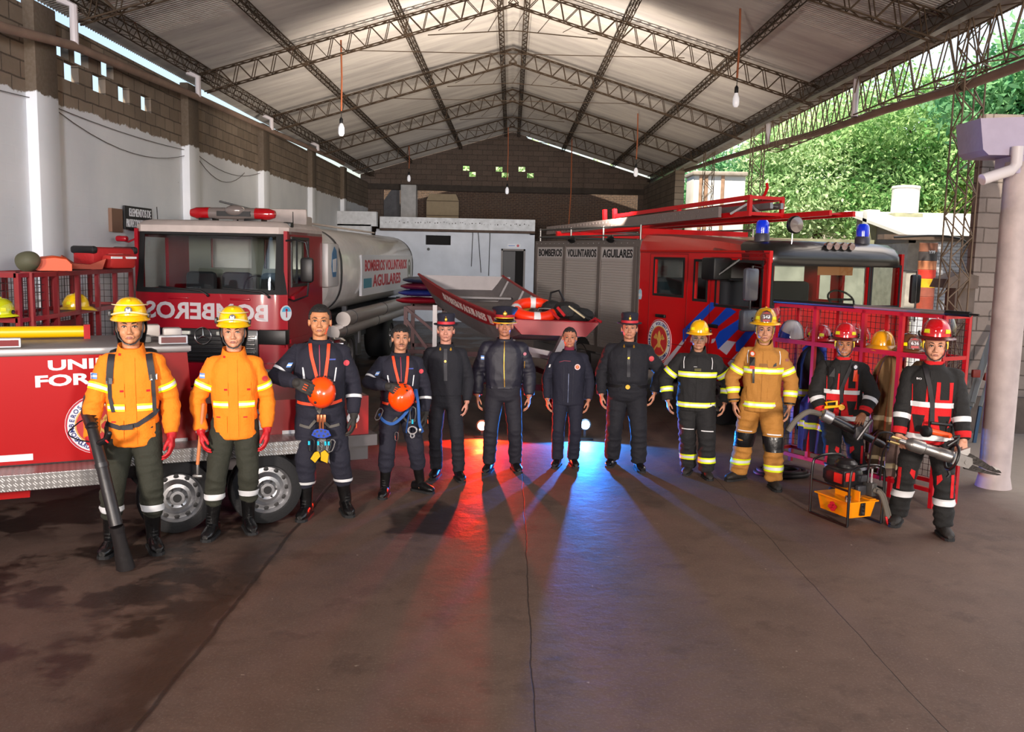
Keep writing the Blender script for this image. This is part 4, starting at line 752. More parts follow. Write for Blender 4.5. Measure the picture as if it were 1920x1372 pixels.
# ------------------------------------------------------------------ boat on its trailer
BT = thing('boat', 'flat-bottomed grey boat with red side band and capitals tilted on its trailer', 'boat')
def bst(t):
    L = V((-1.55, 15.4, 1.93)).lerp(V((-.02, 11.3, 1.49)), t); R_ = V((-.13, 15.4, 1.93)).lerp(V((1.09, 11.3, 1.47)), t)
    if t < .15: L.z += .0; 
    bow = max(0, (t - .72) / .28); st = max(0, (.12 - t) / .12); d = .40 - .23 * bow ** 1.5 - .14 * st; ins = .17
    L.z -= .06 * math.sin(PI * t); R_.z -= .06 * math.sin(PI * t); w = (R_ - L).normalized()
    return L, R_, d, ins, w
n = 14; ts = [i / n for i in range(n + 1)]
def hull(off, dz=0):
    r = []
    for t in ts:
        L, R_, d, ins, w = bst(t); L = L + w * off; R_ = R_ - w * off; r.append([L, L + w * (ins * .45) - V((0, 0, (d - dz) * .5)), L + w * ins - V((0, 0, d - dz)), R_ - w * ins - V((0, 0, d - dz)), R_ - w * (ins * .45) - V((0, 0, (d - dz) * .5)), R_])
    return r
mb = MB(); mb.loft(hull(0), caps=False, closed=False); ob = hull(0); ib = hull(.02, .03); ib[0] = [p + V((.015, -.035, 0)) for p in ib[0]]
mb.loft(ib, caps=False, closed=False)
for k, e in ((0, -1), (n, 1)): mb.add(ob[k] + ib[k], [(i, i + 1, i + 7, i + 6) for i in range(5)])
mb.add(ob[0], [(0, 1, 2, 3, 4, 5)]); mb.add(ib[0], [(0, 1, 2, 3, 4, 5)]); mb.add(ob[n], [(0, 1, 2, 3, 4, 5)]); hl = mb.build('hull', mat('boat_grey', '#736e70', .45, .2, var=.12), BT, smooth=False, fixn=False)
BR = mat('boat_red', '#8e1420', .4, var=.15)
mb = MB(); rr = []
for t in ts: L, R_, d, ins, w = bst(t); k = .5; o = -w * .006; rr.append([L + o, L + o + w * (ins * .45) - V((0, 0, d * .5)) , L + w * (ins * .45 + .01) - V((0, 0, d * .5)), L + w * .01])
mb.loft(rr); rr = []
for t in ts: L, R_, d, ins, w = bst(t); rr.append([R_ + w * .006, R_ + w * .006 - w * (ins * .45) - V((0, 0, d * .5)), R_ - w * (ins * .45 + .01) - V((0, 0, d * .5)), R_ - w * .01])
mb.loft(rr); mb.build('red_band', BR, hl)
mb = MB(); mb.tube([bst(t)[0] + V((0, 0, .01)) for t in ts], .022, 8); mb.tube([bst(t)[1] + V((0, 0, .01)) for t in ts], .022, 8); mb.tube([bst(1)[0], bst(1)[1]], .02, 8)
L, R_, d, ins, w = bst(1); mb.add([L, R_, R_ - w * ins * .9 - V((0, 0, d)), L + w * ins * .9 - V((0, 0, d))] + [p + V((.02, -.06, 0)) for p in (L, R_, R_ - w * ins * .9 - V((0, 0, d)), L + w * ins * .9 - V((0, 0, d)))], [(4, 5, 6, 7), (0, 1, 5, 4), (1, 2, 6, 5), (2, 3, 7, 6), (3, 0, 4, 7)])
L8, R8 = bst(.8)[:2]; mb.add([L, R_, R8, L8], [(0, 1, 2, 3)]); mb.add([p - V((0, 0, .02)) for p in (L, R_, R8, L8)], [(3, 2, 1, 0)]); mb.tube([R_ + V((-.1, .05, 0)), R_ + V((-.02, .0, .06)), R_ + V((.05, -.05, .02))], .018, 8); mb.build('gunwale_and_deck', BR, hl, ang=40)
mb = MB()
for t in (.22, .5):
    L, R_, d, ins, w = bst(t); a = L + w * .12 - V((0, 0, d * .45)); b2 = R_ - w * .12 - V((0, 0, d * .45)); mb.bar(a, b2, .28, .03)
for t in (.1, .3, .4, .6, .7):
    L, R_, d, ins, w = bst(t); q = [L + w * .03, L + w * (ins + .02) - V((0, 0, d - .05)), R_ - w * (ins + .02) - V((0, 0, d - .05)), R_ - w * .03]; [mb.bar(q[i], q[i + 1], .03) for i in range(3)]
mb.build('bench_and_ribs', mat('boat_inner', '#6f6b6e', .5), hl, smooth=False)
L, R_, d, ins, w = bst(.5); mb = MB(); q = bst(.62)[1]; mb.bar(R_ - w * .03 + V((0, .1, .02)), q - w * .75 - V((0, 0, .35)), .09, .02); mb.build('yellow_strap', mat('yellow_strap', '#b8841c', .7), hl, smooth=False)
mb = MB(); La, Lb = bst(.36)[0], bst(.80)[0]
def bfn(u, v, d, L0=1.9):
    t = .55 + u / 4.4; L, R_, dd, ins, w = bst(t); dn = (w * (ins * .45) - V((0, 0, dd * .5))).normalized(); nn = V((-.94, -.3, -.25)).normalized(); return L + dn * (.105 - v) - w * .008 + nn * (d + .002)
text(mb, 'BOMBEROS AGUILARES', bfn, 2.05, .11, .02); mb.prism([(1.15, -.06), (1.28, -.06), (1.28, .06), (1.15, .06)], 0, .004, bfn); mb.prism([(1.42, -.06), (1.5, -.06), (1.5, .06), (1.42, .06)], 0, .004, bfn); mb.build('lettering', mat('pale_lettering', '#b8a8a4', .5), hl, smooth=False)
BTT = thing('boat_trailer', 'dark and rusty red trailer frame carrying the tilted boat', 'trailer', (0, 0, 0)); DRD = mat('dark_red_frame', '#4a1218', .5, var=.2)
mb = MB(); A = V((-1.4, 15.2, .62)); B_ = V((-.1, 11.5, .62)); C_ = V((-.1, 15.3, .62)); D_ = V((1.0, 11.5, .62)); [mb.bar(a, b, .08) for a, b in ((A, B_), (C_, D_), (A, C_), (B_, D_), (A.lerp(B_, .5), C_.lerp(D_, .5)), (B_.lerp(D_, .5), B_.lerp(D_, .5) + V((.3, -.7, -.05))))]; mb.build('frame', DRD, BTT, smooth=False)
mb = MB()
for s, e, t in ((A.lerp(B_, .15), A.lerp(B_, .15) + V((0, 0, .85)), 0), (C_.lerp(D_, .15), C_.lerp(D_, .15) + V((0, 0, .85)), 0), (A.lerp(B_, .85), A.lerp(B_, .85) + V((0, 0, .45)), 0), (C_.lerp(D_, .9), C_.lerp(D_, .9) + V((-.05, 0, .62)), 0)): mb.bar(s, e, .07)
mb.bar((-.2, 12.0, 1.05), (.95, 11.75, .98), .1); mb.bar((-.1, 11.4, 1.18), (.8, 11.4, 1.02), .06); mb.bar((.55, 11.2, 1.0), (.72, 11.25, 1.35), .09); mb.build('cradle', mat('galvanised_dull', '#8a8688', .45, .5), BTT, smooth=False)
for s, e in ((-.75, 13.3), (.75, 13.0)): wheel(BTT, (s * 1.0 + (.15 if s > 0 else -.1), e, .3), .3, .19, .2, (1 if s > 0 else -1, 0, 0))
mb = MB(); mb.lathe([(.34, -.12), (.36, -.1), (.36, .1), (.34, .12)], (.72, 12.9, .42), (1, 0, .0), 20); o = mb.build('mudguard', mat('red_mudguard', '#7a0c14', .4), BTT)
t = thing('lifebuoy', 'orange and white lifebuoy lying on the bow deck of the boat', 'lifebuoy', (.32, 11.62, 1.6)); t.rotation_euler = (.35, 0, .1)
mb = MB(); mb.tube([(.24 * math.cos(a * PI / 16), .24 * math.sin(a * PI / 16), 0) for a in range(32)], .07, 12, closed=True); mb.build('ring', mat('lifebuoy_orange', '#e8300c', .4), t)
mb = MB()
for a in (0, 8, 16, 24): mb.tube([(.24 * math.cos((a + k) * PI / 16), .24 * math.sin((a + k) * PI / 16), 0) for k in (-.8, 0, .8)], .074, 12)
mb.build('white_band', W, t)
t = thing('harness_bag', 'black harness backpack heaped on the bow deck beside the lifebuoy', 'backpack', (.72, 11.6, 1.53)); mb = MB(); mb.sph((.0, 0, .08), (.2, .18, .11), 14); mb.sph((.18, -.06, .02), (.18, .14, .1), 12); mb.sph((-.18, .05, .1), (.14, .14, .1), 12); mb.rbox((-.1, -.22, .0), (.1, -.05, .16), .05); o = mb.build('bag', mat('bag_black', '#121214', .8, bump=.5, bscale=20), t)
mb = MB(); mb.tube([(-.22, -.05, .18), (-.2, -.05, .3), (-.1, -.05, .33), (-.03, -.05, .2)], .016, 6); mb.tube([(-.2, -.1, .1), (-.35, -.12, .1), (-.38, -.1, .04)], .016, 6); mb.tube([(.1, -.2, .1), (.25, -.24, .0), (.33, -.2, -.05)], .02, 6); mb.build('strap', BLK, t)
mb = MB(); mb.tube([(-.12, -.18, .12), (-.03, -.24, .02)], .02, 6); mb.tube([(-.22, -.14, .08), (-.1, -.22, -.02)], .02, 6); mb.build('red_strap', mat('strap_red', '#b01a20', .6), t)
mb = MB(); mb.tube([(.02, -.2, .14), (.22, -.26, .0)], .012, 6); mb.build('pale_strap', mat('strap_pale', '#b8ac8c', .6), t)
# stacked hulls beyond the boat
KF = thing('storage_frame', 'dark red metal frame holding small craft behind the rescue men', 'frame', (-1.95, 16.6, 0)); mb = MB()
for x in (.05, .75):
    for y in (0, 1.2): mb.bar((x, y, 0), (x, y, 1.32), .07)
for y in (0, 1.2): mb.bar((.05, y, 1.3), (.75, y, 1.3), .07); mb.bar((.05, y, .5), (.75, y, .5), .07)
mb.bar((.05, -.05, 1.3), (.75, -.05, .75), .05); mb.bar((.05, -.05, 1.1), (.5, -.05, .5), .05); mb.build('frame', DRD, KF, smooth=False)
for i, (c, z, lb) in enumerate((('#8c1020', 1.42, 'red lowest hull in the stack of small craft behind the tanker'), ('#18307c', 1.56, 'blue hull second in the stack of small craft behind the tanker'), ('#6a1830', 1.68, 'dull red hull third in the stack of small craft behind the tanker'), ('#20304c', 1.8, 'dark blue hull topmost of the stack of small craft behind the tanker'))):
    mb = MB(); mb.loft([[V((xx + i * .04, 17.0 + math.cos(a) * .3 * k, z + .35 * max(0, xx + 1.3) ** 2 + math.sin(a) * .07 * k)) for a in [j * PI / 8 for j in range(16)]] for xx, k in ((-2.12, .3), (-2.0, .8), (-1.75, 1), (-1.45, .9), (-1.2, .5), (-1.05, .08))]); tag(mb.build('kayak', mat('kayak%d' % i, c, .3, coat=.5)), lb, 'kayak', 'stacked small craft')
mb = MB(); mb.rbox((-1.35, 16.3, 1.38), (-1.05, 16.8, 1.75), .06); tag(mb.build('cool_box', mat('box_white_blue', '#9eb0c0', .4)), 'pale plastic box beside the stack of small craft', 'box')
# ================================================================== PEOPLE
DG = bpy.context.evaluated_depsgraph_get
def remesh(mb, vox, sm=2):
    me = mb.mesh('tmp'); o = bpy.data.objects.new('tmp', me); COL.objects.link(o)
    r = o.modifiers.new('r', 'REMESH'); r.mode = 'VOXEL'; r.voxel_size = vox
    if sm: s = o.modifiers.new('s', 'SMOOTH'); s.factor = .5; s.iterations = sm
    out = bpy.data.meshes.new_from_object(o.evaluated_get(DG())); bpy.data.objects.remove(o); bpy.data.meshes.remove(me); return out
def wrinkle(me, amp, fn):
    n = len(me.vertices); co = np.empty(n * 3, 'f'); me.vertices.foreach_get('co', co); no = np.empty(n * 3, 'f'); me.vertex_normals.foreach_get('vector', no)
    co = co.reshape(-1, 3); no = no.reshape(-1, 3); d = np.array([fn(p) for p in co.tolist()], 'f'); co = co + no * (d * amp)[:, None]
    me.vertices.foreach_set('co', co.ravel()); me.update()
def put(me, name, mat_, parent):
    me.name = name; me.materials.clear(); me.materials.append(mat_); me.polygons.foreach_set('use_smooth', [True] * len(me.polygons))
    o = bpy.data.objects.new(name, me); COL.objects.link(o)
    if parent: o.parent = parent
    return o
def bvh_of(me): return BVHTree.FromPolygons([v.co for v in me.vertices], [p.vertices[:] for p in me.polygons])
def se(z, a, b, yo=0, n=32, e=.8):
    r = []
    for i in range(n):
        t = 2 * PI * i / n; c, s = math.cos(t), math.sin(t); r.append(V((a * math.copysign(abs(c) ** e, c), yo + b * math.copysign(abs(s) ** e, s), z)))
    return r
def interp(tab, z):
    tab = sorted(tab)
    if z <= tab[0][0]: return tab[0][1:]
    for p, q in zip(tab, tab[1:]):
        if z <= q[0]:
            k = (z - p[0]) / (q[0] - p[0]); return tuple(x + (y - x) * k for x, y in zip(p[1:], q[1:]))
    return tab[-1][1:]
def ik(S, Wp, l1, l2, pole):
    d = Wp - S; L = min(d.length, (l1 + l2) * .999); Wp = S + d.normalized() * L; u = d.normalized()
    a = (l1 * l1 - l2 * l2 + L * L) / (2 * L); h = math.sqrt(max(0, l1 * l1 - a * a)); p = pole - u * pole.dot(u); p.normalize(); return S + u * a + p * h, Wp
def hand(mb, Wp, d, n, th, curl=.5, k=1.0, f=1.0):
    """five-fingered hand: d along the palm, n out of the palm, th towards the thumb side; f fattens it for gloves"""
    d = d.normalized(); n = (n - d * n.dot(d)).normalized(); th = (th - d * th.dot(d) - n * th.dot(n)).normalized()
    for i in range(4):
        o = (1.5 - i); K = Wp + (d * (.088 - .006 * abs(o - .5)) + th * (.0225 * o)) * k
        mb.caps(Wp + th * (.014 * o * k) - n * 0 + d * .005, K, .015 * k * f, .0125 * k * f, 8)
        ln = (.043, .048, .045, .034)[i]; p = K; ang = curl * .75; 
        for j in range(3):
            dirn = (d * math.cos(ang) + n * math.sin(ang) + th * (.05 * o)).normalized(); q = p + dirn * (ln * (1, .66, .5)[j] * k)
            mb.caps(p, q, (.0098, .0088, .008)[j] * k * f, (.0088, .008, .0068)[j] * k * f, 8); p = q; ang += curl * (1.0, .8, .5)[j]
    p = Wp + (d * .018 + th * .02) * k; q = Wp + (d * .05 + th * .043 + n * .016) * k; mb.caps(p, q, .015 * k * f, .012 * k * f, 8)
    r = q + (d * .03 + th * (.014 - .02 * curl) + n * (.012 + .012 * curl)) * k; mb.caps(q, r, .0115 * k * f, .0098 * k * f, 8); s = r + (d * .024 - th * .01 * curl + n * .008) * k; mb.caps(r, s, .0098 * k * f, .008 * k * f, 8)
def grid_sheet(mb, rows):     # rows of points -> sheet
    mb.loft(rows, caps=False, closed=False)
class Cloth:
    def __init__(s, root, me): s.root = root; s.bvh = bvh_of(me); 
    def fr(s, x, z, off=.004):
        h = s.bvh.ray_cast(V((x, -1, z)), V((0, 1, 0)))
        if h[0] is None: return None
        n = h[1]; n = n if n.y < 0 else -n
        return h[0] + (n * .4 + V((0, -.6, 0))) * off
    def patch(s, mb, c, nu=8, nv=8, off=.004):
        """c: corners (x,z) bottom-left, bottom-right, top-right, top-left"""
        rows = []; last = None
        for j in range(nv + 1):
            r = []
            for i in range(nu + 1):
                u, v = i / nu, j / nv; x = (c[0][0] * (1 - u) + c[1][0] * u) * (1 - v) + (c[3][0] * (1 - u) + c[2][0] * u) * v; z = (c[0][1] * (1 - u) + c[1][1] * u) * (1 - v) + (c[3][1] * (1 - u) + c[2][1] * u) * v
                p = s.fr(x, z, off); p = p or (V((x, last.y, z)) if last else V((x, -.1, z))); last = p; r.append(p)
            rows.append(r)
        grid_sheet(mb, rows)
    def strap(s, mb, pts, w, off=.008, th=.004, step=.012):
        P = [V((p[0], 0, p[1])) for p in pts]; S = []
        for a, b in zip(P, P[1:]):
            k = max(1, int((b - a).length / step)); S += [a.lerp(b, i / k) for i in range(k)]
        S.append(P[-1]); rows = []; ly = -.12
        for i, p in enumerate(S):
            d = (S[min(i + 1, len(S) - 1)] - S[max(i - 1, 0)]).normalized(); q = V((d.z, 0, -d.x)); r = []
            ys = []
            for e in (-1, 0, 1):
                h = s.fr(p.x + q.x * w / 2 * e, p.z + q.z * w / 2 * e, off); ys.append(h.y if h else None)
            good = [y for y in ys if y is not None]; ly = min(good) if good else ly
            a = p - q * w / 2; b = p + q * w / 2; rows.append([V((a.x, ly, a.z)), V((b.x, ly, b.z)), V((b.x, ly + th, b.z)), V((a.x, ly + th, a.z))])
        mb.loft(rows)
    def fn(s, cx, cz, off=.004):
        def f(u, v, d):
            p = s.fr(cx + u, cz + v, off); p = p or V((cx + u, -.15, cz + v)); return p + V((0, -d, 0))
        return f
    def ring(s, mb, axis, a, b, rmax, z0, levels, a0=0, a1=2 * PI, n=40, off=.004, full=True):
        """tape round an axis from a to b; levels = parameters along it"""
        a = V(a); b = V(b); d = (b - a).normalized(); X, Y_ = frame_of(d) if abs(d.z) < .999 else (V((1, 0, 0)), V((0, 1, 0))); rows = []
        for t in levels:
            c = a.lerp(b, t); r = []
            for i in range(n + 1):
                th = a0 + (a1 - a0) * i / n; v = X * math.cos(th) + Y_ * math.sin(th); lim = rmax(t, v) if callable(rmax) else rmax
                h = s.bvh.ray_cast(c, v); dist = min(h[3], lim) if h[0] is not None else lim; r.append(c + v * (dist + off))
            rows.append(r)
        grid_sheet(mb, rows)
NZ = noise.noise
def nz_j(p):   # jacket creases
    x, y, z = p; s = 1 if abs(x) > .19 else 0
    if s: return (1 - 2 * abs(NZ((x * 5, y * 5, z * 15)))) * .8 + NZ((x * 20, y * 20, z * 25)) * .3
    return (1 - 2 * abs(NZ((x * 9 + z * 3, y * 6, z * 6 + 3)))) * .6 + NZ((x * 22, y * 20, z * 14)) * .3
def nz_t(p):
    x, y, z = p; k = 1.3 if z < .35 else 1
    return ((1 - 2 * abs(NZ((x * 6, y * 6, z * 14 + 7)))) * .8 + NZ((x * 18, y * 18, z * 20)) * .3) * k
SKINS = {}
def skin(c): return mat('skin_' + c, '#' + c, .5, spec=.35, var=.06, vscale=9)
def lmat(name, mats, rows_i): pass
FAB = {}
def cloth_mat(name, col, **k): return mat(name, col, k.get('rough', .85), bump=k.get('bump', .25), bscale=k.get('bs', 60), var=k.get('var', .08), vscale=5, sheen=k.get('sheen', 0))
def tape(kind, root, cl, spec, name='reflective_tape'):
    """spec: list of callables adding a sheet for levels"""
    mats_ = {'lime': (LIME, SILV, LIME), 'silver': (SILV,)}[kind]
    return mats_

class Person:
    def __init__(s, label, FL, FRt, top, toploc, skin_c='b98262', ka=1.0, kb=1.0, belly=0, rzk=.8, hemz=.82, sleeve=.066, arms=None, jacket=None, trousers=None, hem_w=1.0, loose=1.0, boots=None, boot_h=.28, curl=.45, gloves=None, headx=0, collar=1.5, hdir=None, group=None, depth=0, tw=1.0, female=False, hz=0):
        fl = atZ(*FL); fr = atZ(*FRt); c = (fl + fr) / 2; rz = -rzk * math.asin(c.x / c.length) + hz
        tp = atY(top[0], top[1], c.y); sc = tp.z / toploc; s.sc = sc; s.c = c
        s.root = R = thing('person', label, 'person', (c.x, c.y, 0), rz, group=group, sc=sc); s.rz = rz
        c = V((c.x + .8 * (tp.x - c.x), c.y, 0)); s.c = c; R.location = c; inv = (M.Translation(c) @ M.Rotation(rz, 4, 'Z') @ M.Scale(sc, 4)).inverted(); s.inv = inv; a = inv @ fl; b = inv @ fr
        s.feet = [V((a.x, a.y, 0)), V((b.x, b.y, 0))]; hx = (inv @ tp).x; s.hx = hx; s.sk = skin(skin_c)
        s.tab = tab = [(hemz, .19 * ka * hem_w, .13 * kb), (.95, .188 * ka, (.128 + belly * .6) * kb), (1.05, .186 * ka, (.128 + belly) * kb), (1.15, .19 * ka, (.128 + belly * .7) * kb), (1.25, .2 * ka, .13 * kb), (1.34, .2 * ka, .122 * kb), (1.40, .172 * ka, .108 * kb), (1.43, .128 * ka, .096 * kb), (1.455, .096 * ka, .085), (1.48, .075, .075)]
        tab = sorted(tab)
        s.S = [V((-.172 * ka + 0, .005, 1.372)), V((.172 * ka, .005, 1.372))]
        arms = arms or {}; s.E = []; s.W = []
        for i, sg in enumerate((-1, 1)):
            Wt, pole = arms.get(i, ((sg * .26 * ka, -.04, .86), (sg * .6, .8, 0))); e, w = ik(s.S[i], V(Wt), .285, .26, V(pole)); s.E.append(e); s.W.append(w)
        s.ka, s.kb, s.sr = ka, kb, sleeve
        # ---- body (one continuous skin)
        mb = MB(); H = lambda x, y, z: V((x + headx, y, z)); s.HM = HM = M.Translation(V((headx, 0, 1.655))) @ M.Scale(1.1, 4) @ M.Translation(V((-headx, 0, -1.655)))
        mb.sph(H(0, .012, 1.662), (.077, .096, .088), 20); mb.sph(H(0, -.018, 1.612), (.066 + .004 * (ka > 1.12), .07, .083), 20); mb.sph(H(0, -.03, 1.567), (.051 + .006 * (ka > 1.12), .055, .042), 16)
        mb.sph(H(0, -.068, 1.549), (.023, .02, .018), 12); mb.caps(H(0, -.084, 1.643), H(0, -.104, 1.608), .0085, .0125); mb.sph(H(-.012, -.095, 1.603), .0095, 10); mb.sph(H(.012, -.095, 1.603), .0095, 10)
        mb.caps(H(-.036, -.078, 1.665), H(.036, -.078, 1.665), .0125, .0125); mb.sph(H(-.033, -.05, 1.605), .03, 14); mb.sph(H(.033, -.05, 1.605), .03, 14); mb.sph(H(0, -.062, 1.585), (.032, .03, .03), 14); mb.caps(H(-.019, -.083, 1.576), H(.019, -.083, 1.576), .0105, .0105)
        for sg in (-1, 1): mb.sph(H(sg * .078, .008, 1.628), (.011, .021, .033), 12)
        mb.xf(HM); mb.caps((0, .018, 1.44), H(0, .012, 1.58), .060, .058, 16)
        mb.loft([se(z, *[q * (.8 if z < 1.35 else .88) for q in interp(tab, z)]) for z in (.88, 1.0, 1.1, 1.2, 1.3, 1.4, 1.44, 1.47)])
        for i in (0, 1):
            mb.caps(s.S[i], s.E[i], .048, .042, 12); mb.caps(s.E[i], s.W[i], .041, .029, 12); d = (s.W[i] - s.E[i]).normalized()
            sg = (-1, 1)[i]; hd = (hdir or {}).get(i); dd, nn, tt = (V(hd[0]), V(hd[1]), V(hd[2])) if hd else ((d + V((0, -.05, -.4))).normalized(), V((-sg, .15, 0)), V((0, -1, 0))); cu = hd[3] if hd and len(hd) > 3 else curl
            g = gloves; hand(mb, s.W[i], dd, nn, tt, cu)
            if g:
                g2 = MB(); hand(g2, s.W[i] , dd, nn, tt, cu, 1.04, 1.3); g2.caps(s.W[i] - d * .05, s.W[i] + d * .01, .041, .034, 14); go = put(remesh(g2, .0055, 1), 'glove', g, R)
                if g.name.startswith('grey'):
                    gm = MB(); n_ = nn.normalized()
                    for q in (-1, 0, 1): a_ = s.W[i] + dd * .07 + tt * (.021 * q) - n_ * .021; gm.tube([a_, a_ + dd * .035 - n_ * .001], .005, 6)
                    gm.build('glove_stripe', mat('glove_orange', '#b04418', .7), go)
            hip = V(((-.09, .09)[i] * ka ** .5, 0, .9)); an = s.feet[i] + V((0, .03, .1)); kn, an = ik(hip, an, .42, .41, V((sg * .12, -1, 0))); mb.caps(hip, kn, .085, .055, 12); mb.caps(kn, an, .052, .036, 12); mb.caps(an, an + V((0, -.03, -.045)), .03, .026, 10)
            s.__dict__.setdefault('K', []).append(kn); s.__dict__.setdefault('A', []).append(an); s.__dict__.setdefault('hip', []).append(hip)
        s.body = put(remesh(mb, .005, 4), 'body', s.sk, R)
        nb = len(s.body.children) + len(R.children); s.face(headx, female)
        for o in list(R.children):
            if o.name.split('.')[0] in ('eye', 'eyelid', 'eyebrow', 'lips', 'mouth_line'): o.matrix_basis = HM
        # ---- jacket
        jm = MB(); zs = sorted({q[0] for q in tab} | {hemz + .03 * i for i in range(22) if hemz + .03 * i < 1.44}); jm.loft([se(z, *interp(tab, z)) for z in zs])
        for i in (0, 1):
            S_, E_, W_ = s.S[i], s.E[i], s.W[i]; r = sleeve; jm.caps(S_, S_.lerp(E_, .5), r * 1.1, r * 1.06, 16); jm.caps(S_.lerp(E_, .5), E_, r * 1.08, r, 16); cuff = W_ - (W_ - E_).normalized() * .012
            jm.tube([E_ - (E_ - S_).normalized() * .02, E_, E_.lerp(cuff, .3), E_.lerp(cuff, .75), cuff], [r * .9, r, r * .98, r * .84, r * .76], 18)
            jm.sph(E_, r, 14)
            jm.caps(V((0, .005, 1.395)), S_ + V((0, 0, .012)), .072, r * 1.0, 16)
        jme = remesh(jm, .0095, 2); wrinkle(jme, .0105 * loose, nz_j); s.jacket = put(jme, 'jacket', jacket, R); s.cl = Cloth(R, jme); s.jmat = jacket
        # collar
        if collar:
            mb = MB(); z0 = 1.445; z1 = collar; dp_ = .9 * (z1 - 1.475); cr = lambda z, a, b, y, k: [V((p.x, p.y - .012 * k * (p.y < 0), p.z - dp_ * k * max(0, -(p.y - y) / b) ** 2)) for p in se(z, a, b, y)]; mb.loft([se(z0, .1, .094, .008), cr(z1 - .01, .086, .084, .004, .9), cr(z1, .084, .082, .002, 1), cr(z1 - .004, .077, .075, .002, 1), se(z0 + .01, .074, .072, .006)], caps=False)
            c_ = mb.build('collar', jacket, R)
        # ---- trousers
        tm = MB(); tm.loft([se(z, a, b) for z, a, b in ((1.03, .176 * ka, (.116 + belly * .8) * kb), (.95, .177 * ka * tw ** .5, (.122 + belly * .55) * kb), (.88, .175 * ka * tw ** .5, (.125 + belly * .3) * kb), (.82, .165 * ka * tw ** .5, .12 * kb), (.79, .12 * ka, .09))])
        lr = .082 * tw * ka ** .5
        for i in (0, 1):
            h, k_, a = s.hip[i], s.K[i], s.A[i]; bz = boot_h if boot_h > .2 else .03; q = k_.lerp(a, 1); f = max(0, min(1, (k_.z - bz) / max(.01, k_.z - a.z))); end = k_.lerp(a, f); end.z = max(end.z, bz)
            tm.tube([h + V((0, 0, .02)), h.lerp(k_, .35), h.lerp(k_, .75), k_, k_.lerp(end, .3), k_.lerp(end, .7), end], [lr * 1.12, lr * 1.12, lr * .98, lr * .9, lr * .9, lr * .86, lr * (.74 if boot_h > .2 else .84)], 20)
        tme = remesh(tm, .0105, 2); wrinkle(tme, .0105 * loose, nz_t); s.trousers = put(tme, 'trousers', trousers, R); s.ct = Cloth(R, tme); s.lr = lr
        # ---- boots
        bm_ = boots or mat('boot_leather', '#0c0c0d', .32, coat=.3, bump=.3, bscale=25)
        for i, sg in enumerate((-1, 1)):
            f0 = s.feet[i]; out = V((sg * .26, -1, 0)).normalized() if not (depth and i == depth - 1) else V((sg * .9, -.8, 0)).normalized(); si = V((-out.y, out.x, 0)); mb = MB(); rr = []
            for t, w, h in ((-.105, .024, .055), (-.095, .036, .075), (-.05, .04, .09), (.0, .042, .095), (.06, .047, .075), (.12, .05, .055), (.155, .042, .045), (.172, .022, .03)):
                c_ = f0 + out * t + V((0, .02, 0)); rr.append([c_ + si * (w * math.cos(a) * (1 if math.sin(a) > -.3 else .95)) + V((0, 0, max(.004, .022 + h * .5 + h * .62 * math.sin(a)) if True else 0)) for a in [2 * PI * j / 16 for j in range(16)]])
            mb.loft(rr); A_ = s.A[i]; top_ = s.K[i].lerp(A_, max(0, min(1, (s.K[i].z - max(boot_h, .12)) / max(.01, s.K[i].z - A_.z)))); mb.tube([V((A_.x, A_.y, .05)), V((A_.x, A_.y, .12)), top_.lerp(A_, .3), top_ + V((0, 0, .015))], [.048, .05, .056, .062], 16); bo = mb.build('boot', bm_, R)
            mb = MB(); mb.loft([[f0 + out * t + V((0, .02, 0)) + si * w * e + V((0, 0, z)) for t, w in ((-.11, .025), (-.08, .042), (0, .044), (.06, .05), (.12, .053), (.16, .042), (.178, .02)) for e in (1,)] + [f0 + out * t + V((0, .02, 0)) - si * w + V((0, 0, z)) for t, w in ((.178, .02), (.16, .042), (.12, .053), (.06, .05), (0, .044), (-.08, .042), (-.11, .025))] for z in (0.0, .022)]); mb.build('sole', RUB, bo, smooth=False)
            if boot_h > .2 and not (depth and i == depth - 1):
                mb = MB()
                for j in range(7):
                    z = .1 + j * .025; y = -.062 + .012 * j * .6; c_ = A_ + out * (.062 if j else .075); c_ = V((c_.x, c_.y, z)); mb.tube([c_ - si * .018, c_ + out * .004, c_ + si * .018], .0035, 5)
                mb.build('laces', BLK, bo)
    def face(s, hx, female):
        R = s.body; H = lambda x, y, z: V((x + hx, y, z))
        EW = mat('eye_white', '#c9c0b8', .25, coat=.5); IR = mat('iris', '#1c120c', .2, coat=1); BW_ = mat('brow_hair', '#1a120e', .8)
        for sg in (-1, 1):
            mb = MB(); mb.sph(H(sg * .031, -.0735, 1.643), (.0138, .011, .0060), 12); e = mb.build('eye', EW, R)
            mb = MB(); mb.sph(H(sg * .031, -.0825, 1.643), (.0062, .004, .0058), 10); mb.build('iris', IR, e)
            mb = MB(); mb.tube([H(sg * x, y, z) for x, y, z in ((.014, -.080, 1.6425), (.022, -.0862, 1.6480), (.032, -.0872, 1.6492), (.042, -.0815, 1.647), (.049, -.072, 1.642))], [.0016, .0027, .003, .0025, .0012], 6); mb.build('eyelid', BW_, R)
            mb = MB(); mb.tube([H(sg * x, y, z) for x, y, z in ((.013, -.0905, 1.6625), (.025, -.0915, 1.668), (.038, -.087, 1.669), (.05, -.076, 1.664))], [.002, .0042, .0038, .0015] if not female else [.0012, .0026, .0022, .001], 6); mb.build('eyebrow', BW_, R)
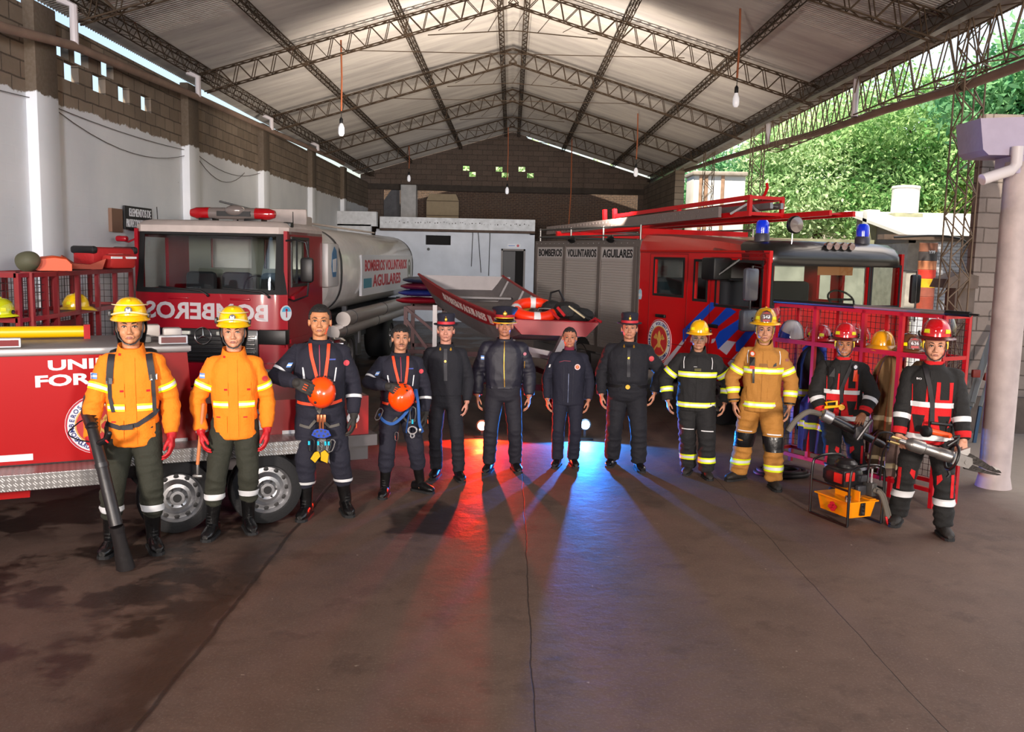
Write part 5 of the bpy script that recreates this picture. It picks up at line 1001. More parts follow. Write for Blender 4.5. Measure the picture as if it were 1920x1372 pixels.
        LP = mat('lips', '#94584a' if not female else '#9c504c', .45); mb = MB(); mb.tube([H(x, -.0935 + abs(x) * .28, 1.5785 - abs(x) * .08 - (0 if abs(x) > .004 else .001)) for x in (-.023, -.012, -.004, 0, .004, .012, .023)], [.002, .005, .0055, .005, .0055, .005, .002], 6); mb.tube([H(x, -.092 + abs(x) * .28, 1.5705 + abs(x) * .1) for x in (-.021, -.01, 0, .01, .021)], [.002, .0055, .006, .0055, .002], 6); mb.build('lips', LP, R)
        mb = MB(); mb.tube([H(x, -.0985 + abs(x) * .3, 1.5745) for x in (-.02, 0, .02)], .0014, 5); mb.build('mouth_line', mat('mouth_dark', '#3a1a16', .7), R)
    def hair(s, hx=0, col='#0d0a0a', line=1.69, side=1.61, back=1.56, k=1.07, bun=False, vol=.0, name='hair'):
        me = MB(); n = 36; vs = []; H = []
        for i in range(25):
            t = PI * i / 24
            for j in range(n): a = 2 * PI * j / n; vs.append(V((math.sin(t) * math.cos(a), math.sin(t) * math.sin(a), math.cos(t))))
        P = []
        for v in vs:
            r = k + vol * max(0, v.z) + .02 * NZ(v * 6); p = V((hx + v.x * .079 * r, .012 + v.y * .099 * r, 1.662 + v.z * .092 * r)); P.append(p)
        Fc = []
        for i in range(24):
            for j in range(n):
                q = (i * n + j, i * n + (j + 1) % n, (i + 1) * n + (j + 1) % n, (i + 1) * n + j); c = sum((P[x] for x in q), V()) / 4; y = c.y - .012
                lim = line + .012 * NZ((c.x * 40, 0, 3)) if y < -.055 else (side if abs(y) < .02 else (line + (side - line) * (y + .055) / .035 if y < -.02 else back))
                if c.z > lim: Fc.append(q)
        me.add(P, Fc); off = len(P); o = me.build(name, mat('hair_' + col[1:], col, .7, bump=.6, bscale=90), s.body, ang=80)
        sm = o.modifiers.new('t', 'SOLIDIFY'); sm.thickness = .012; sm.offset = -1
        if bun: mb = MB(); mb.sph((hx + .0, .085, 1.72), (.04, .04, .035), 14); mb.build('hair_bun', mat('hair_' + col[1:], col, .7), s.body)
        return o
    def band(s, kind, z0, z1, a0=0, a1=2 * PI, parts=None, dz=0):
        """torso tape between heights, over an angular range (degrees measured from viewer right through the back)"""
        rm = lambda t, v: min(s.ka * .215 if abs(v.x) > .5 else 9, 9); lv = [0, .28, .72, 1]
        c0, c1 = V((0, 0, z0)), V((0, 0, z1))
        for i, m_ in enumerate((LIME, SILV, LIME) if kind == 'lime' else (SILV,)):
            mb = MB(); L = lv[i:i + 2] if kind == 'lime' else [0, .33, .66, 1]
            rows = []
            for t in L:
                z = z0 + (z1 - z0) * t; r = []
                for k in range(61):
                    th = a0 + (a1 - a0) * k / 60; v = V((math.cos(th), math.sin(th), 0)); h = s.cl.bvh.ray_cast(V((0, 0, z + dz * math.cos(th))), v); A, B = interp(s.tab, z); lim = 1 / math.sqrt((v.x / A) ** 2 + (v.y / B) ** 2) * 1.12 + .012
                    dist = min(h[3], lim) if h[0] is not None else lim; r.append(V((0, 0, z + dz * math.cos(th))) + v * (dist + .010))
                rows.append(r)
            grid_sheet(mb, rows); mb.build('reflective_tape', m_, s.jacket)
    def arm_band(s, i, kind, seg, t0, t1, mats_=None, name='reflective_tape'):
        a, b = ((s.S[i], s.E[i]) if seg == 0 else (s.E[i], s.W[i])); lv = [t0 + (t1 - t0) * q for q in (0, .28, .72, 1)]
        for j, m_ in enumerate(mats_ or ((LIME, SILV, LIME) if kind == 'lime' else (SILV,))):
            mb = MB(); s.cl.ring(mb, None, a, b, s.sr * 1.32, 0, lv[j:j + 2] if kind == 'lime' else lv, n=30); mb.build(name, m_, s.jacket)
    def leg_band(s, i, kind, z0, z1, mats_=None, name='reflective_tape', a0=0, a1=2 * PI, parent=None):
        k, a = s.K[i], s.A[i]; h = s.hip[i]
        def at(z): 
            return k.lerp(a, (k.z - z) / (k.z - a.z)) if z < k.z else h.lerp(k, (h.z - z) / (h.z - k.z))
        lv = [z0 + (z1 - z0) * q for q in (0, .28, .72, 1)]
        for j, m_ in enumerate(mats_ or ((LIME, SILV, LIME) if kind == 'lime' else (SILV,))):
            mb = MB(); rows = []
            for z in (lv[j:j + 2] if kind == 'lime' and not mats_ else lv):
                c = at(z); r = []
                for q in range(31):
                    th = a0 + (a1 - a0) * q / 30; v = V((math.cos(th), math.sin(th), 0)); hh = s.ct.bvh.ray_cast(c, v); d = min(hh[3], s.lr * 1.35) if hh[0] is not None else s.lr; r.append(c + v * (d + (.011 if name == 'knee_pad' else .005)))
                rows.append(r)
            grid_sheet(mb, rows); mb.build(name, m_, s.trousers)
    def patch(s, name, m_, c, off=.004, nu=8, nv=8, cl=None, parent=None):
        mb = MB(); (cl or s.cl).patch(mb, c, nu, nv, off); return mb.build(name, m_, parent or s.jacket, ang=60)
    def strap(s, name, m_, pts, w, off=.008, parent=None, cl=None): mb = MB(); (cl or s.cl).strap(mb, pts, w, off); return mb.build(name, m_, parent or s.root, ang=50)
    def badge(s, name, m_, x, z, r, off=.006, parent=None):
        mb = MB(); f = s.cl.fn(x, z, off); rows = [[f(r * q * math.cos(t), r * q * math.sin(t), 0) for t in [2 * PI * i / 20 for i in range(20)]] for q in (1, .5, .02)]; mb.loft(rows, caps=False); return mb.build(name, m_, parent or s.jacket)
    def flag(s, x, z, w=.035, h=.045, tilt=0):
        c = lambda a, b: [(x + u * w / 2 + v * tilt, z + v * h / 2) for u, v in ((-1, a), (1, a), (1, b), (-1, b))]
        b = mat('flag_blue', '#5a86c8', .7); p = s.patch('flag_patch', b, c(-1, 1), .005, 3, 3); s.patch('flag_white', W, c(-.36, .36), .0075, 3, 2, parent=p); return p
    def w(s, p): return (M.Translation(s.c) @ M.Rotation(s.rz, 4, 'Z') @ M.Scale(s.sc, 4)) @ V(p)

# ---- head wear -------------------------------------------------------
def dome(mb, rx, ry, h, c=(0, 0, 0), n=32, m_=10, e=1.0, ridge=0):
    c = V(c); rings = []
    for i in range(m_ + 1):
        t = PI / 2 * i / m_; k = math.cos(t) ** .75 if i < m_ else .02; z = h * math.sin(t) ** 1.0
        rings.append([c + V((rx * k * math.cos(2 * PI * j / n) * (1 + ridge * (abs(math.sin(4 * PI * j / n)) - .5)), ry * k * math.sin(2 * PI * j / n), z)) for j in range(n)])
    mb.loft(rings)
def heads(P):
    for o in P.body.children:
        o.matrix_basis = P.HM
def fire_helmet(parent, c, col, shield=None, sub=None, visor='up', rear=True, k=1.0, tagm=None):
    c = V(c); K = lambda x, y, z: c + V((x, y, z)) * k
    mb = MB(); dome(mb, .118 * k, .138 * k, .15 * k, K(0, .0, .012), ridge=.03)
    mb.caps(K(0, -.12, .06), K(0, 0, .158), .012 * k, .014 * k); mb.caps(K(0, 0, .158), K(0, .125, .06), .014 * k, .012 * k)
    sh = mb.build('helmet', mat('helmet_' + col[1:], col, .2, coat=.7), parent, ang=50)
    mb = MB(); n = 36; rr = []
    for f, z in ((.86, .02), (1.0, .012), (1.25, -.002), (1.30, -.012), (1.22, -.012), (.9, .0)):
        rr.append([K(.12 * f * math.cos(a) * 1.02, .145 * f * math.sin(a) * (1 + .18 * max(0, math.sin(a))) , z - .022 * max(0, math.sin(a)) * (f > 1.1) + .006 * abs(math.cos(a))) for a in [2 * PI * j / n for j in range(n)]])
    mb.loft(rr, caps=False); mb.build('brim', mat('helmet_brim_' + col[1:], col if col not in ('#c81018',) else '#4a0a0c', .35, coat=.4), sh, ang=60)
    for sg in (-1, 1):
        mb = MB(); q = [V((sg * a, b, z)) for a, b, z in ((.062, -.125, .045), (.1, -.09, .045), (.095, -.088, .075), (.062, -.115, .078))]; mb.add([K(*p) for p in q] + [K(*(p * .93)) for p in q], [(0, 1, 2, 3), (7, 6, 5, 4), (0, 4, 5, 1), (1, 5, 6, 2), (2, 6, 7, 3), (3, 7, 4, 0)]); mb.build('reflective_trapezoid', mat('helmet_lime', '#e6e000', .4), sh, smooth=False)
    if shield:
        mb = MB(); pr = [(-.052, .02), (.052, .02), (.058, .085), (.035, .125), (0, .14), (-.035, .125), (-.058, .085)]; f = lambda u, v, d: K(u, -.160 - d + v * .2 + abs(u) * .3, v); mb.prism(pr, 0, .008, f); s_ = mb.build('shield', mat('leather_shield', '#4a1d16', .5), sh, smooth=False)
        mb = MB(); text(mb, shield, lambda u, v, d: f(u, v + .075, d + .010), .072, .032, .02); mb.build('lettering', LET, s_, smooth=False)
        mb = MB(); mb.prism([(-.035, .028), (.035, .028), (.035, .048), (-.035, .048)], .008, .011, f); mb.prism([(-.04, .105), (.04, .105), (.0, .125)], .008, .011, f); mb.build('shield_band', mat('shield_red', '#b0484a', .6), s_, smooth=False)
    if visor:
        mb = MB(); rr = []
        zs = {'up': ((.03, 1.18), (.1, 1.2), (.165, 1.0)), 'down': ((.0, 1.0), (-.06, 1.02), (-.115, .98))}[visor]
        for z, f in zs: rr.append([K(.128 * f * math.sin(a), -.15 * f * math.cos(a), z) for a in [math.radians(-75 + 150 * i / 16) for i in range(17)]])
        mb.loft(rr, caps=False, closed=False); mb.build('visor', CLR, sh)
        mb = MB(); 
        for sg in (-1, 1): mb.lathe([(.02, 0), (.02, .012), (.01, .018)], K(sg * .124, -.03, .035), (sg, 0, 0), 12)
        mb.build('visor_pivot', BLK, sh)
    return sh
def straps(p, col, hx=0, zt=1.69, rear=True, ear=None):
    mb = MB(); 
    for sg in (-1, 1): mb.tube([V((hx + sg * .079, -.02, zt)), V((hx + sg * .0785, -.035, 1.63)), V((hx + sg * .066, -.05, 1.575)), V((hx + sg * .03, -.075, 1.537)), V((hx, -.082, 1.528))], .0055, 6, flat=.6)
    o = mb.build('chin_strap', col, p.body)
    if ear:
        mb = MB()
        for sg in (-1, 1): mb.rbox((hx + sg * .084 - .009, -.03, 1.62), (hx + sg * .084 + .009, .03, 1.68), .006)
        mb.build('ear_flap', ear, p.body)
def wild_helmet(p, hx=0):
    z = 1.697; mb = MB(); dome(mb, .104, .128, .13, (hx, .01, z), ridge=.02); n = 32
    mb.loft([[V((hx + .108 * f * math.cos(a), .01 + (.134 + (.035 if math.sin(a) < 0 else 0) * (f > 1.0) * abs(math.sin(a))) * f * math.sin(a), zz)) for a in [2 * PI * j / n for j in range(n)]] for f, zz in ((.95, z + .02), (1.03, z + .005), (1.12, z - .012), (1.08, z - .018), (.9, z))], caps=False)
    mb.caps((hx, -.07, z + .11), (hx, .08, z + .115), .014, .014); h = mb.build('helmet', mat('helmet_yellow', '#eab400', .22, coat=.7), p.body, ang=50)
    mb = MB(); f = lambda u, v, d: V((hx + u, -.133 - d + abs(u) ** 2 * 4 + max(0, v) * .35, z + .055 + v)); disc(mb, f, .022, .006, n=20); b_ = mb.build('helmet_badge', mat('badge_dark', '#2c2420', .5), h); mb = MB(); text(mb, 'M', lambda u, v, d: f(u, v, d + .008), .026, .02, .02); mb.build('badge_mark', LET, b_, smooth=False)
    mb = MB(); mb.tube([V((hx + .112 * math.sin(a) * 1.03, .01 - .142 * math.cos(a) * 1.02, z + .03 + .012 * math.cos(a * 2))) for a in [math.radians(-100 + 200 * i / 24) for i in range(25)]], .007, 6); mb.tube([V((hx + .108 * math.sin(a) * .98, .01 - .135 * math.cos(a) * .95, z + .085)) for a in [math.radians(-80 + 160 * i / 20) for i in range(21)]], .004, 6); mb.build('goggle_strap', mat('goggle_clear', '#d8c890', .2, coat=1), h)
    mb = MB(); mb.rbox((hx - .125, -.06, z + .005), (hx - .105, .05, z + .045), .006); mb.rbox((hx + .105, -.05, z + .0), (hx + .122, .04, z + .03), .006); mb.build('side_clip', BLK, h)
    mb = MB(); rr = []
    for zz, r_, y0 in ((1.70, .1, .02), (1.62, .1, .03), (1.54, .085, .045), (1.47, .075, .05)): rr.append([V((hx + r_ * math.cos(a), y0 + .085 * math.sin(a), zz)) for a in [math.radians(-5 + 190 * i / 16) for i in range(17)]])
    mb.loft(rr, caps=False, closed=False); q = mb.build('neck_shroud', mat('shroud_black', '#0e0e10', .9), h); sm = q.modifiers.new('t', 'SOLIDIFY'); sm.thickness = .006
    straps(p, BLK, hx)
def peaked_cap(p, hx=0):
    z = 1.70; nv = mat('cap_navy', '#0e0f22', .8, bump=.2, bscale=80); mb = MB(); n = 36
    mb.loft([[V((hx + a_ * math.cos(t), .015 + b_ * math.sin(t), zz - (yy * math.sin(t)))) for t in [2 * PI * j / n for j in range(n)]] for a_, b_, zz, yy in ((.095, .11, z + .045, 0), (.118, .135, z + .08, .012), (.13, .15, z + .1, .015), (.122, .14, z + .115, .015), (.08, .09, z + .122, .012), (.01, .01, z + .124, .0))]); c = mb.build('peaked_cap', nv, p.body, ang=60)
    mb = MB(); mb.lathe([(.0945, 0), (.0965, .045)], (hx, .015, z), n=36, caps=False); o = mb.build('cap_band', mat('cap_red', '#a01420', .7), c); o.scale = (1, 1, 1)
    mb = MB(); rr = [[V((hx + (.097 * f) * math.sin(a), .015 - (.105 * f + .035 * (f - 1) * 8 * math.cos(a) * .25) * math.cos(a), z + .005 - (f - 1) * .12)) for a in [math.radians(-68 + 136 * i / 16) for i in range(17)]] for f in (1.0, 1.15, 1.32)]; mb.loft(rr, caps=False, closed=False); q = mb.build('peak', mat('peak_gloss', '#0a0a10', .15, coat=1), c); sm = q.modifiers.new('t', 'SOLIDIFY'); sm.thickness = .004
    mb = MB(); mb.tube([r for r in rr[2]], .006, 6); mb.tube([V((r.x, r.y - .004, z + .012)) for r in rr[0]], .006, 6); mb.build('gold_cord', mat('gold_braid', '#d9a520', .4, .4), c)
    mb = MB(); mb.sph((hx, -.105, z + .055), (.022, .01, .026), 12); mb.sph((hx, -.11, z + .085), (.008, .006, .012), 8); mb.build('cap_badge', GOLD, c)
def bowler(p, hx=0, w=1.0):
    z = 1.69; nv = mat('hat_navy', '#0f1022', .85, bump=.2, bscale=80); mb = MB(); n = 32
    mb.loft([[V((hx + .078 * f * w * math.cos(t), .008 + .098 * f * w * math.sin(t), z + zz + .008 * abs(math.cos(t)) * (f > 1.3))) for t in [2 * PI * j / n for j in range(n)]] for f, zz in ((1.0, -.005), (1.55, -.008), (1.58, .0), (1.5, .004), (1.1, .006), (1.06, .04), (1.12, .095), (1.02, .112), (.5, .118), (.05, .118))]); c = mb.build('uniform_hat', nv, p.body, ang=50)
    mb = MB(); mb.loft([[V((hx + .078 * f * w * math.cos(t), .008 + .098 * f * w * math.sin(t), z + zz)) for t in [2 * PI * j / n for j in range(n)]] for f, zz in ((1.13, .008), (1.10, .034))], caps=False); mb.build('hat_band', mat('hat_red', '#b01828', .6), c)
    mb = MB(); mb.sph((hx, -.105, z + .055), (.014, .008, .02), 10); mb.sph((hx, -.112, z + .083), (.006, .006, .007), 8); mb.build('hat_badge', GOLD, c)
# ---- the twelve people, from left to right ---------------------------
YJ = cloth_mat('yellow_fire_cloth', '#e47604'); OLV = cloth_mat('olive_trousers', '#24251a'); NVY = cloth_mat('navy_cloth', '#0f0f20'); NV2 = cloth_mat('navy_uniform', '#0b0c17'); NV3 = cloth_mat('navy_softshell', '#0c0e22'); BOMB = mat('navy_nylon', '#100f20', .6, bump=.12, bscale=30)
BKJ = cloth_mat('black_bunker', '#121215'); TAN = cloth_mat('tan_bunker', '#a4702e'); RBJ = cloth_mat('black_rescue', '#100f0f'); RBR = cloth_mat('rescue_red', '#c00c14'); GRD = mat('red_glove_leather', '#a80c18', .6, bump=.3, bscale=50); GGY = mat('grey_glove', '#24211f', .8); ORW = mat('orange_webbing', '#d8401a', .7); BLW = mat('black_webbing', '#18151a', .7); TANG = mat('tan_cuff', '#b09468', .8)
FB = mat('fire_boot', '#1a1614', .7, bump=.3, bscale=30)
hang = lambda i, x=.27, z=.86, y=-.04: ((( -1, 1)[i] * x * .95, y, z), ((-1, 1)[i] * .6, .8, 0))
# 1 yellow jacket with blower harness
P1 = Person('person in yellow fire jacket and helmet with black harness, holding a blower tube', (208, 1036), (288, 1031), (245, 558), 1.84, 'b07a58', ka=.9, hemz=.80, jacket=YJ, trousers=OLV, gloves=GRD, arms={0: ((-.26, -.16, .87), (-1, .5, 0)), 1: hang(1, .27)}, loose=1.3, sleeve=.062, tw=1.08, hdir={0: ((.15, -.5, -.85), (.9, .2, .2), (.1, -1, .3), .55)}, collar=1.52)
def yellow_details(P, open_l=-.02):
    P.band('lime', 1.055, 1.105, -PI / 2 - 1.05, -PI / 2 - .28); P.band('lime', 1.055, 1.105, -PI / 2 + .28, -PI / 2 + 1.05)
    for i in (0, 1): P.arm_band(i, 'lime', 0, .52, .70)
    for x0 in (-.13, .04): P.patch('chest_pocket', YJ, [(x0, 1.15), (x0 + .09, 1.15), (x0 + .09, 1.25), (x0, 1.25)], .008); P.patch('pocket_tab', RBR, [(x0 + .06, 1.19), (x0 + .085, 1.19), (x0 + .085, 1.205), (x0 + .06, 1.205)], .011, 2, 2)
    for x0 in (-.15, .05): P.patch('hip_pocket', YJ, [(x0, .86), (x0 + .1, .86), (x0 + .1, .99), (x0, .99)], .009); P.patch('pocket_tab', RBR, [(x0 + .02, .975), (x0 + .05, .975), (x0 + .05, .985), (x0 + .02, .985)], .012, 2, 2)
    P.patch('front_flap', YJ, [(-.03, .82), (.035, .82), (.03, 1.43), (-.04, 1.43)], .006, 4, 20); P.flag(-.235, 1.3, .04, .04, .0); P.patch('collar_mark', RBR, [(-.075, 1.44), (-.06, 1.44), (-.06, 1.455), (-.075, 1.455)], .008, 2, 2)
    for i in (0, 1): P.leg_band(i, 'silver', .32, .37)
yellow_details(P1)
wild_helmet(P1)
P1.strap('harness_strap', BLW, [(-.12, 1.45), (-.13, 1.35), (-.135, 1.27)], .045); P1.strap('harness_strap', BLW, [(.12, 1.45), (.135, 1.35), (.145, 1.27)], .045)
P1.strap('harness_strap', BLW, [(-.135, 1.28), (-.135, 1.15), (-.115, 1.05)], .026, .012); P1.strap('harness_strap', BLW, [(.145, 1.28), (.15, 1.15), (.15, 1.05)], .026, .012); P1.strap('hip_belt', BLW, [(-.17, .97), (-.08, .94), (.04, .96), (.15, 1.03), (.17, 1.06)], .032, .014)
for x, z in ((-.135, 1.27), (.145, 1.29)): mb = MB(); f = P1.cl.fn(x, z, .018); mb.prism([(-.022, -.02), (.022, -.02), (.022, .02), (-.022, .02)], 0, .006, f); mb.build('harness_buckle', CHR, P1.root, smooth=False)
mb = MB(); f = P1.cl.fn(-.03, .945, .02); mb.prism([(-.03, -.018), (.04, -.015), (.04, .02), (-.03, .018)], 0, .01, f); mb.build('belt_buckle', BLK, P1.root, smooth=False)
mb = MB(); mb.rbox((-.17, .13, 1.0), (.17, .3, 1.46), .05); mb.build('backpack_frame', BLK, P1.root)
# 2 yellow jacket with tool
P2 = Person('person in yellow fire jacket and helmet with bare chest, red gloves, second from the left', (398, 1006), (466, 994), (440, 574), 1.84, 'b98468', ka=.9, hemz=.80, jacket=YJ, trousers=OLV, gloves=GRD, arms={0: ((-.25, -.1, .87), (-1, .4, 0)), 1: hang(1, .26)}, loose=1.2, sleeve=.06, tw=1.05, collar=1.52)
P2.root['label'] = 'person in yellow fire jacket and helmet with wooden-handled tool, standing second from the left'
yellow_details(P2); wild_helmet(P2); P2.badge('shoulder_emblem', mat('emblem_red', '#b02a2c', .5), .235, 1.27, .022)
# 3 tall rescue man
NAV_T = NVY
def rescue_details(P, hx=0):
    P.strap('chest_strap', ORW, [(-.075, 1.46), (-.06, 1.36), (-.02, 1.2), (-.012, 1.17)], .026, .01); P.strap('chest_strap', ORW, [(.075, 1.46), (.07, 1.36), (.05, 1.2), (.03, 1.17)], .026, .01)
    mb = MB(); f = P.cl.fn(-.0, 1.17, .02); disc(mb, f, .022, .01, ri=.015, n=16, sx=1.3); disc(mb, f, .018, .01, ri=.012, n=16, cy=-.04); mb.build('chest_ring', CHR, P.root)
    P.patch('white_piping', LET, [(-.125, 1.16), (-.105, 1.16), (-.125, 1.27), (-.135, 1.27)], .005, 3, 8); P.patch('white_piping', LET, [(.115, 1.16), (.125, 1.16), (.14, 1.27), (.13, 1.27)], .005, 3, 8)
    P.strap('zip', mat('zip_crimson', '#7a1434', .6), [(0, 1.45), (.005, 1.3), (.005, 1.18)], .008, .006); P.flag(-.235, 1.29, .035, .035, .01); P.badge('round_patch', mat('patch_red', '#b83a44', .6), .215, 1.3, .024)
    P.patch('name_embroidery', mat('blue_thread', '#2a3c88', .6), [(.07, 1.33), (.13, 1.33), (.13, 1.342), (.07, 1.342)], .005, 4, 1)
    P.arm_band(0, 'silver', 0, .78, .86); P.arm_band(1, 'silver', 1, .35, .45)
    P.strap('hip_belt', ORW, [(-.18, .985), (-.06, .975), (.07, .975), (.18, 1.0)], .024, .016)
    for sg in (-1, 1): P.strap('leg_loop', mat('loop_grey', '#4b4844', .7), [(sg * .16, .80), (sg * .08, .78), (sg * .03, .84)], .022, .016, cl=P.ct)
    P.strap('centre_strap', mat('loop_grey', '#4b4844', .7), [(-.03, .98), (0, .9), (.02, .98)], .022, .022)
P3 = Person('tall person in navy rescue suit and orange harness pressing an orange helmet to the belly', (574, 970), (648, 962), (597, 570), 1.775, 'b27a56', ka=1.04, kb=1.15, belly=.03, hemz=.93, jacket=NVY, trousers=NAV_T, gloves=GGY, sleeve=.062, tw=1.08, arms={0: ((-.17, -.345, 1.175), (-1, .25, -.35)), 1: hang(1, .29)}, hdir={0: ((.88, -.24, -.40), (.15, .95, -.2), (.4, -.1, .9), .33)}, headx=.0, collar=1.5)
rescue_details(P3); P3.hair(line=1.712, side=1.63, back=1.56, vol=.06)
for i in (0, 1): P3.leg_band(i, 'silver', .30, .325)
P4 = Person('shorter person in navy rescue suit with moustache, orange helmet and blue lanyard at the waist', (722, 930), (788, 922), (748, 608), 1.775, 'ac7a60', ka=1.02, kb=1.12, belly=.03, hemz=.93, jacket=NVY, trousers=NAV_T, gloves=GGY, sleeve=.062, tw=1.1, arms={0: ((-.14, -.345, 1.19), (-1, .25, -.35)), 1: hang(1, .28)}, hdir={0: ((.88, -.24, -.40), (.15, .95, -.2), (.4, -.1, .9), .33)}, headx=.01, depth=2, hz=.1)
rescue_details(P4); P4.hair(hx=.01, line=1.708, side=1.625, back=1.56, vol=.1)
mb = MB(); mb.tube([V((.01 + x, -.0975 + abs(x) * .3, 1.588 - abs(x) * .15)) for x in (-.026, -.012, 0, .012, .026)], [.002, .004, .003, .004, .002], 6); mb.build('moustache', mat('brow_hair', '#1a120e', .8), P4.body)
# 5 woman in dress uniform
def dress(P, tie=True, belt=False):
    for i in (0, 1): sg = (-1, 1)[i]; P.patch('chest_pocket', NV2, [(sg * .09 - .04, 1.2), (sg * .09 + .04, 1.2), (sg * .09 + .04, 1.3), (sg * .09 - .04, 1.3)], .006); mb = MB(); f = P.cl.fn(sg * .055, 1.432, .012); disc(mb, f, .011, .004, n=12); disc(mb, f, .007, .005, n=10, cy=.014); mb.build('collar_badge', GOLD, P.jacket)
    if tie: P.strap('necktie', mat('tie_navy', '#0b0c1a', .6), [(.0, 1.44), (.0, 1.3), (.005, 1.1)], .038, .01); mb = MB(); f = P.cl.fn(0.0, 1.31, .022); disc(mb, f, .012, .005, n=12); mb.build('tie_clip', GOLD, P.jacket)
P5 = Person('woman in dark dress uniform with tie and small brimmed hat, left of the officer in a peaked cap', (818, 894), (860, 899), (835, 586), 1.822, 'b88270', ka=.98, kb=.95, hemz=.93, jacket=NV2, trousers=NV2, sleeve=.058, arms={0: hang(0, .26), 1: hang(1, .25)}, boot_h=.1, female=True, loose=.8, tw=.95)
P5.root['label'] = 'person in dark dress uniform, tie and small brimmed hat, left of the peaked cap officer'
dress(P5); bowler(P5); P5.hair(col='#2a1a16', line=1.70, side=1.62, back=1.58, k=1.04)
# 6 commander
P6 = Person('older person in a peaked cap with gold trim and zipped navy bomber jacket', (917, 884), (966, 882), (947, 576), 1.83, 'a87058', ka=1.08, kb=1.08, belly=.015, hemz=.96, jacket=BOMB, trousers=mat('navy_dress_trousers', '#100f1c', .8, bump=.15, bscale=50), sleeve=.074, arms={0: hang(0, .30), 1: hang(1, .3)}, boot_h=.1, loose=.9, tw=.98, hem_w=.94)
peaked_cap(P6); P6.hair(col='#3a3430', line=1.75, side=1.65, back=1.6, k=1.03); P6.strap('zip', GOLD, [(0, 1.47), (.0, 1.2), (.012, .97)], .007, .006); P6.flag(-.235, 1.28, .035, .045); P6.badge('shoulder_patch', mat('patch_pale', '#b06a78', .6), .225, 1.33, .018)
mb = MB(); mb.loft([se(.96, .178, .128), se(.97, .19, .142), se(.93, .182, .135), se(.925, .175, .128)], caps=False); mb.build('waistband', NV2, P6.jacket)
P6.strap('sleeve_zip', GOLD, [(.225, 1.25), (.225, 1.17)], .006, .006); 
# 7 woman in soft jacket
P7 = Person('bareheaded woman', (1045, 874), (1074, 873), (1069, 612), 1.775, 'a87058', ka=1.04, kb=1.05, belly=.015, hemz=.80, jacket=NV3, trousers=NV3, sleeve=.062, arms={0: hang(0, .27), 1: hang(1, .27)}, boot_h=.1, female=True, loose=.8, tw=1.0, collar=1.49)
P7.root['label'] = 'bareheaded person with tied-back hair in a long navy jacket with round crest on the chest'
P7.hair(col='#1c1312', line=1.715, side=1.64, back=1.58, k=1.04, bun=True); f = P7.cl.fn(.105, 1.285, .006); emblem(P7.jacket, f, .036, name='crest', simple=True); P7.strap('zip', mat('zip_grey', '#5a6480', .4, .4), [(0, 1.2), (0, .84)], .006, .006); P7.strap('red_piping', mat('zip_crimson', '#7a1434', .6), [(-.12, 1.34), (-.06, 1.36), (.02, 1.355)], .006, .006); P7.patch('sleeve_label', LET, [(-.25, 1.26), (-.232, 1.265), (-.225, 1.3), (-.24, 1.3)], .005, 2, 2)
mb = MB(); mb.loft([se(1.46, .066, .066, .008), se(1.51, .063, .063, .006), se(1.53, .06, .06, .006), se(1.52, .056, .056, .006)], caps=False); mb.build('neck_warmer', mat('maroon_knit', '#6a1430', .9, bump=.4, bscale=60), P7.root)
for sg in (-1, 1): P7.strap('front_seam', mat('seam_navy', '#0c0f26', .7), [(sg * .06, 1.3), (sg * .055, .85)], .005, .005)
# 8 broad person in hat
P8 = Person('broad person', (1147, 872), (1197, 881), (1181, 585), 1.822, 'b07a62', ka=1.2, kb=1.25, belly=.05, hemz=.96, jacket=NV2, trousers=NV2, sleeve=.07, arms={0: hang(0, .31), 1: ((.315, -.02, .90), (1, .45, 0))}, boot_h=.1, loose=1.1, tw=1.12, female=True, boots=mat('polished_shoe', '#08080a', .12, coat=1))
P8.root['label'] = 'broad person in navy dress shirt, tie, belt and brimmed hat with red band'
dress(P8); bowler(P8, w=1.04); P8.hair(col='#14100f', line=1.70, side=1.62, back=1.58, k=1.04); P8.badge('arm_crest', mat('patch_red', '#b83a44', .6), .26, 1.3, .03)
mb = MB(); mb.loft([se(.965, .245, .19), se(1.0, .246, .2), se(1.0, .238, .19), se(.965, .238, .18)], caps=False); bl = mb.build('belt', BLK, P8.root); mb = MB(); disc(mb, lambda u, v, d: V((u + .0, -.205 - d, .983 + v)), .026, .01, n=18); mb.build('belt_buckle', GOLD, bl)
# 9 black bunker gear
def bunker(P, k, trim):
    P.band('lime', 1.2, 1.265, -PI / 2 - 1.2, -PI / 2 + 1.2); P.band('lime', .845, .905, -PI / 2 - 1.4, -PI / 2 + 1.4)
    for i in (0, 1): P.arm_band(i, 'lime', 0, .5, .72); P.arm_band(i, 'lime', 1, .38, .62); P.leg_band(i, 'lime', .19, .26)
    P.patch('storm_flap', P.jmat, [(-.01, .81), (.06, .81), (.055, 1.43), (-.01, 1.43)], .007, 4, 20)
    for sg in (-1, 1): P.strap('shoulder_piping', LET, [(sg * .155, 1.43), (sg * .165, 1.38), (sg * .16, 1.3)], .007, .006)
    P.patch('chest_label', trim, [(-.04, 1.275), (.035, 1.275), (.035, 1.305), (-.04, 1.305)], .012, 4, 2)
    for sg in (-1, 1): P.patch('hip_pocket', P.jmat, [(sg * .1 - .05, .93), (sg * .1 + .05, .93), (sg * .1 + .05, 1.06), (sg * .1 - .05, 1.06)], .011); P.patch('knee_piping', LET, [(P.K[(sg > 0)].x - .07, .58), (P.K[(sg > 0)].x + .07, .575), (P.K[(sg > 0)].x + .07, .585), (P.K[(sg > 0)].x - .07, .59)], .006, 8, 1, cl=P.ct, parent=P.trousers)
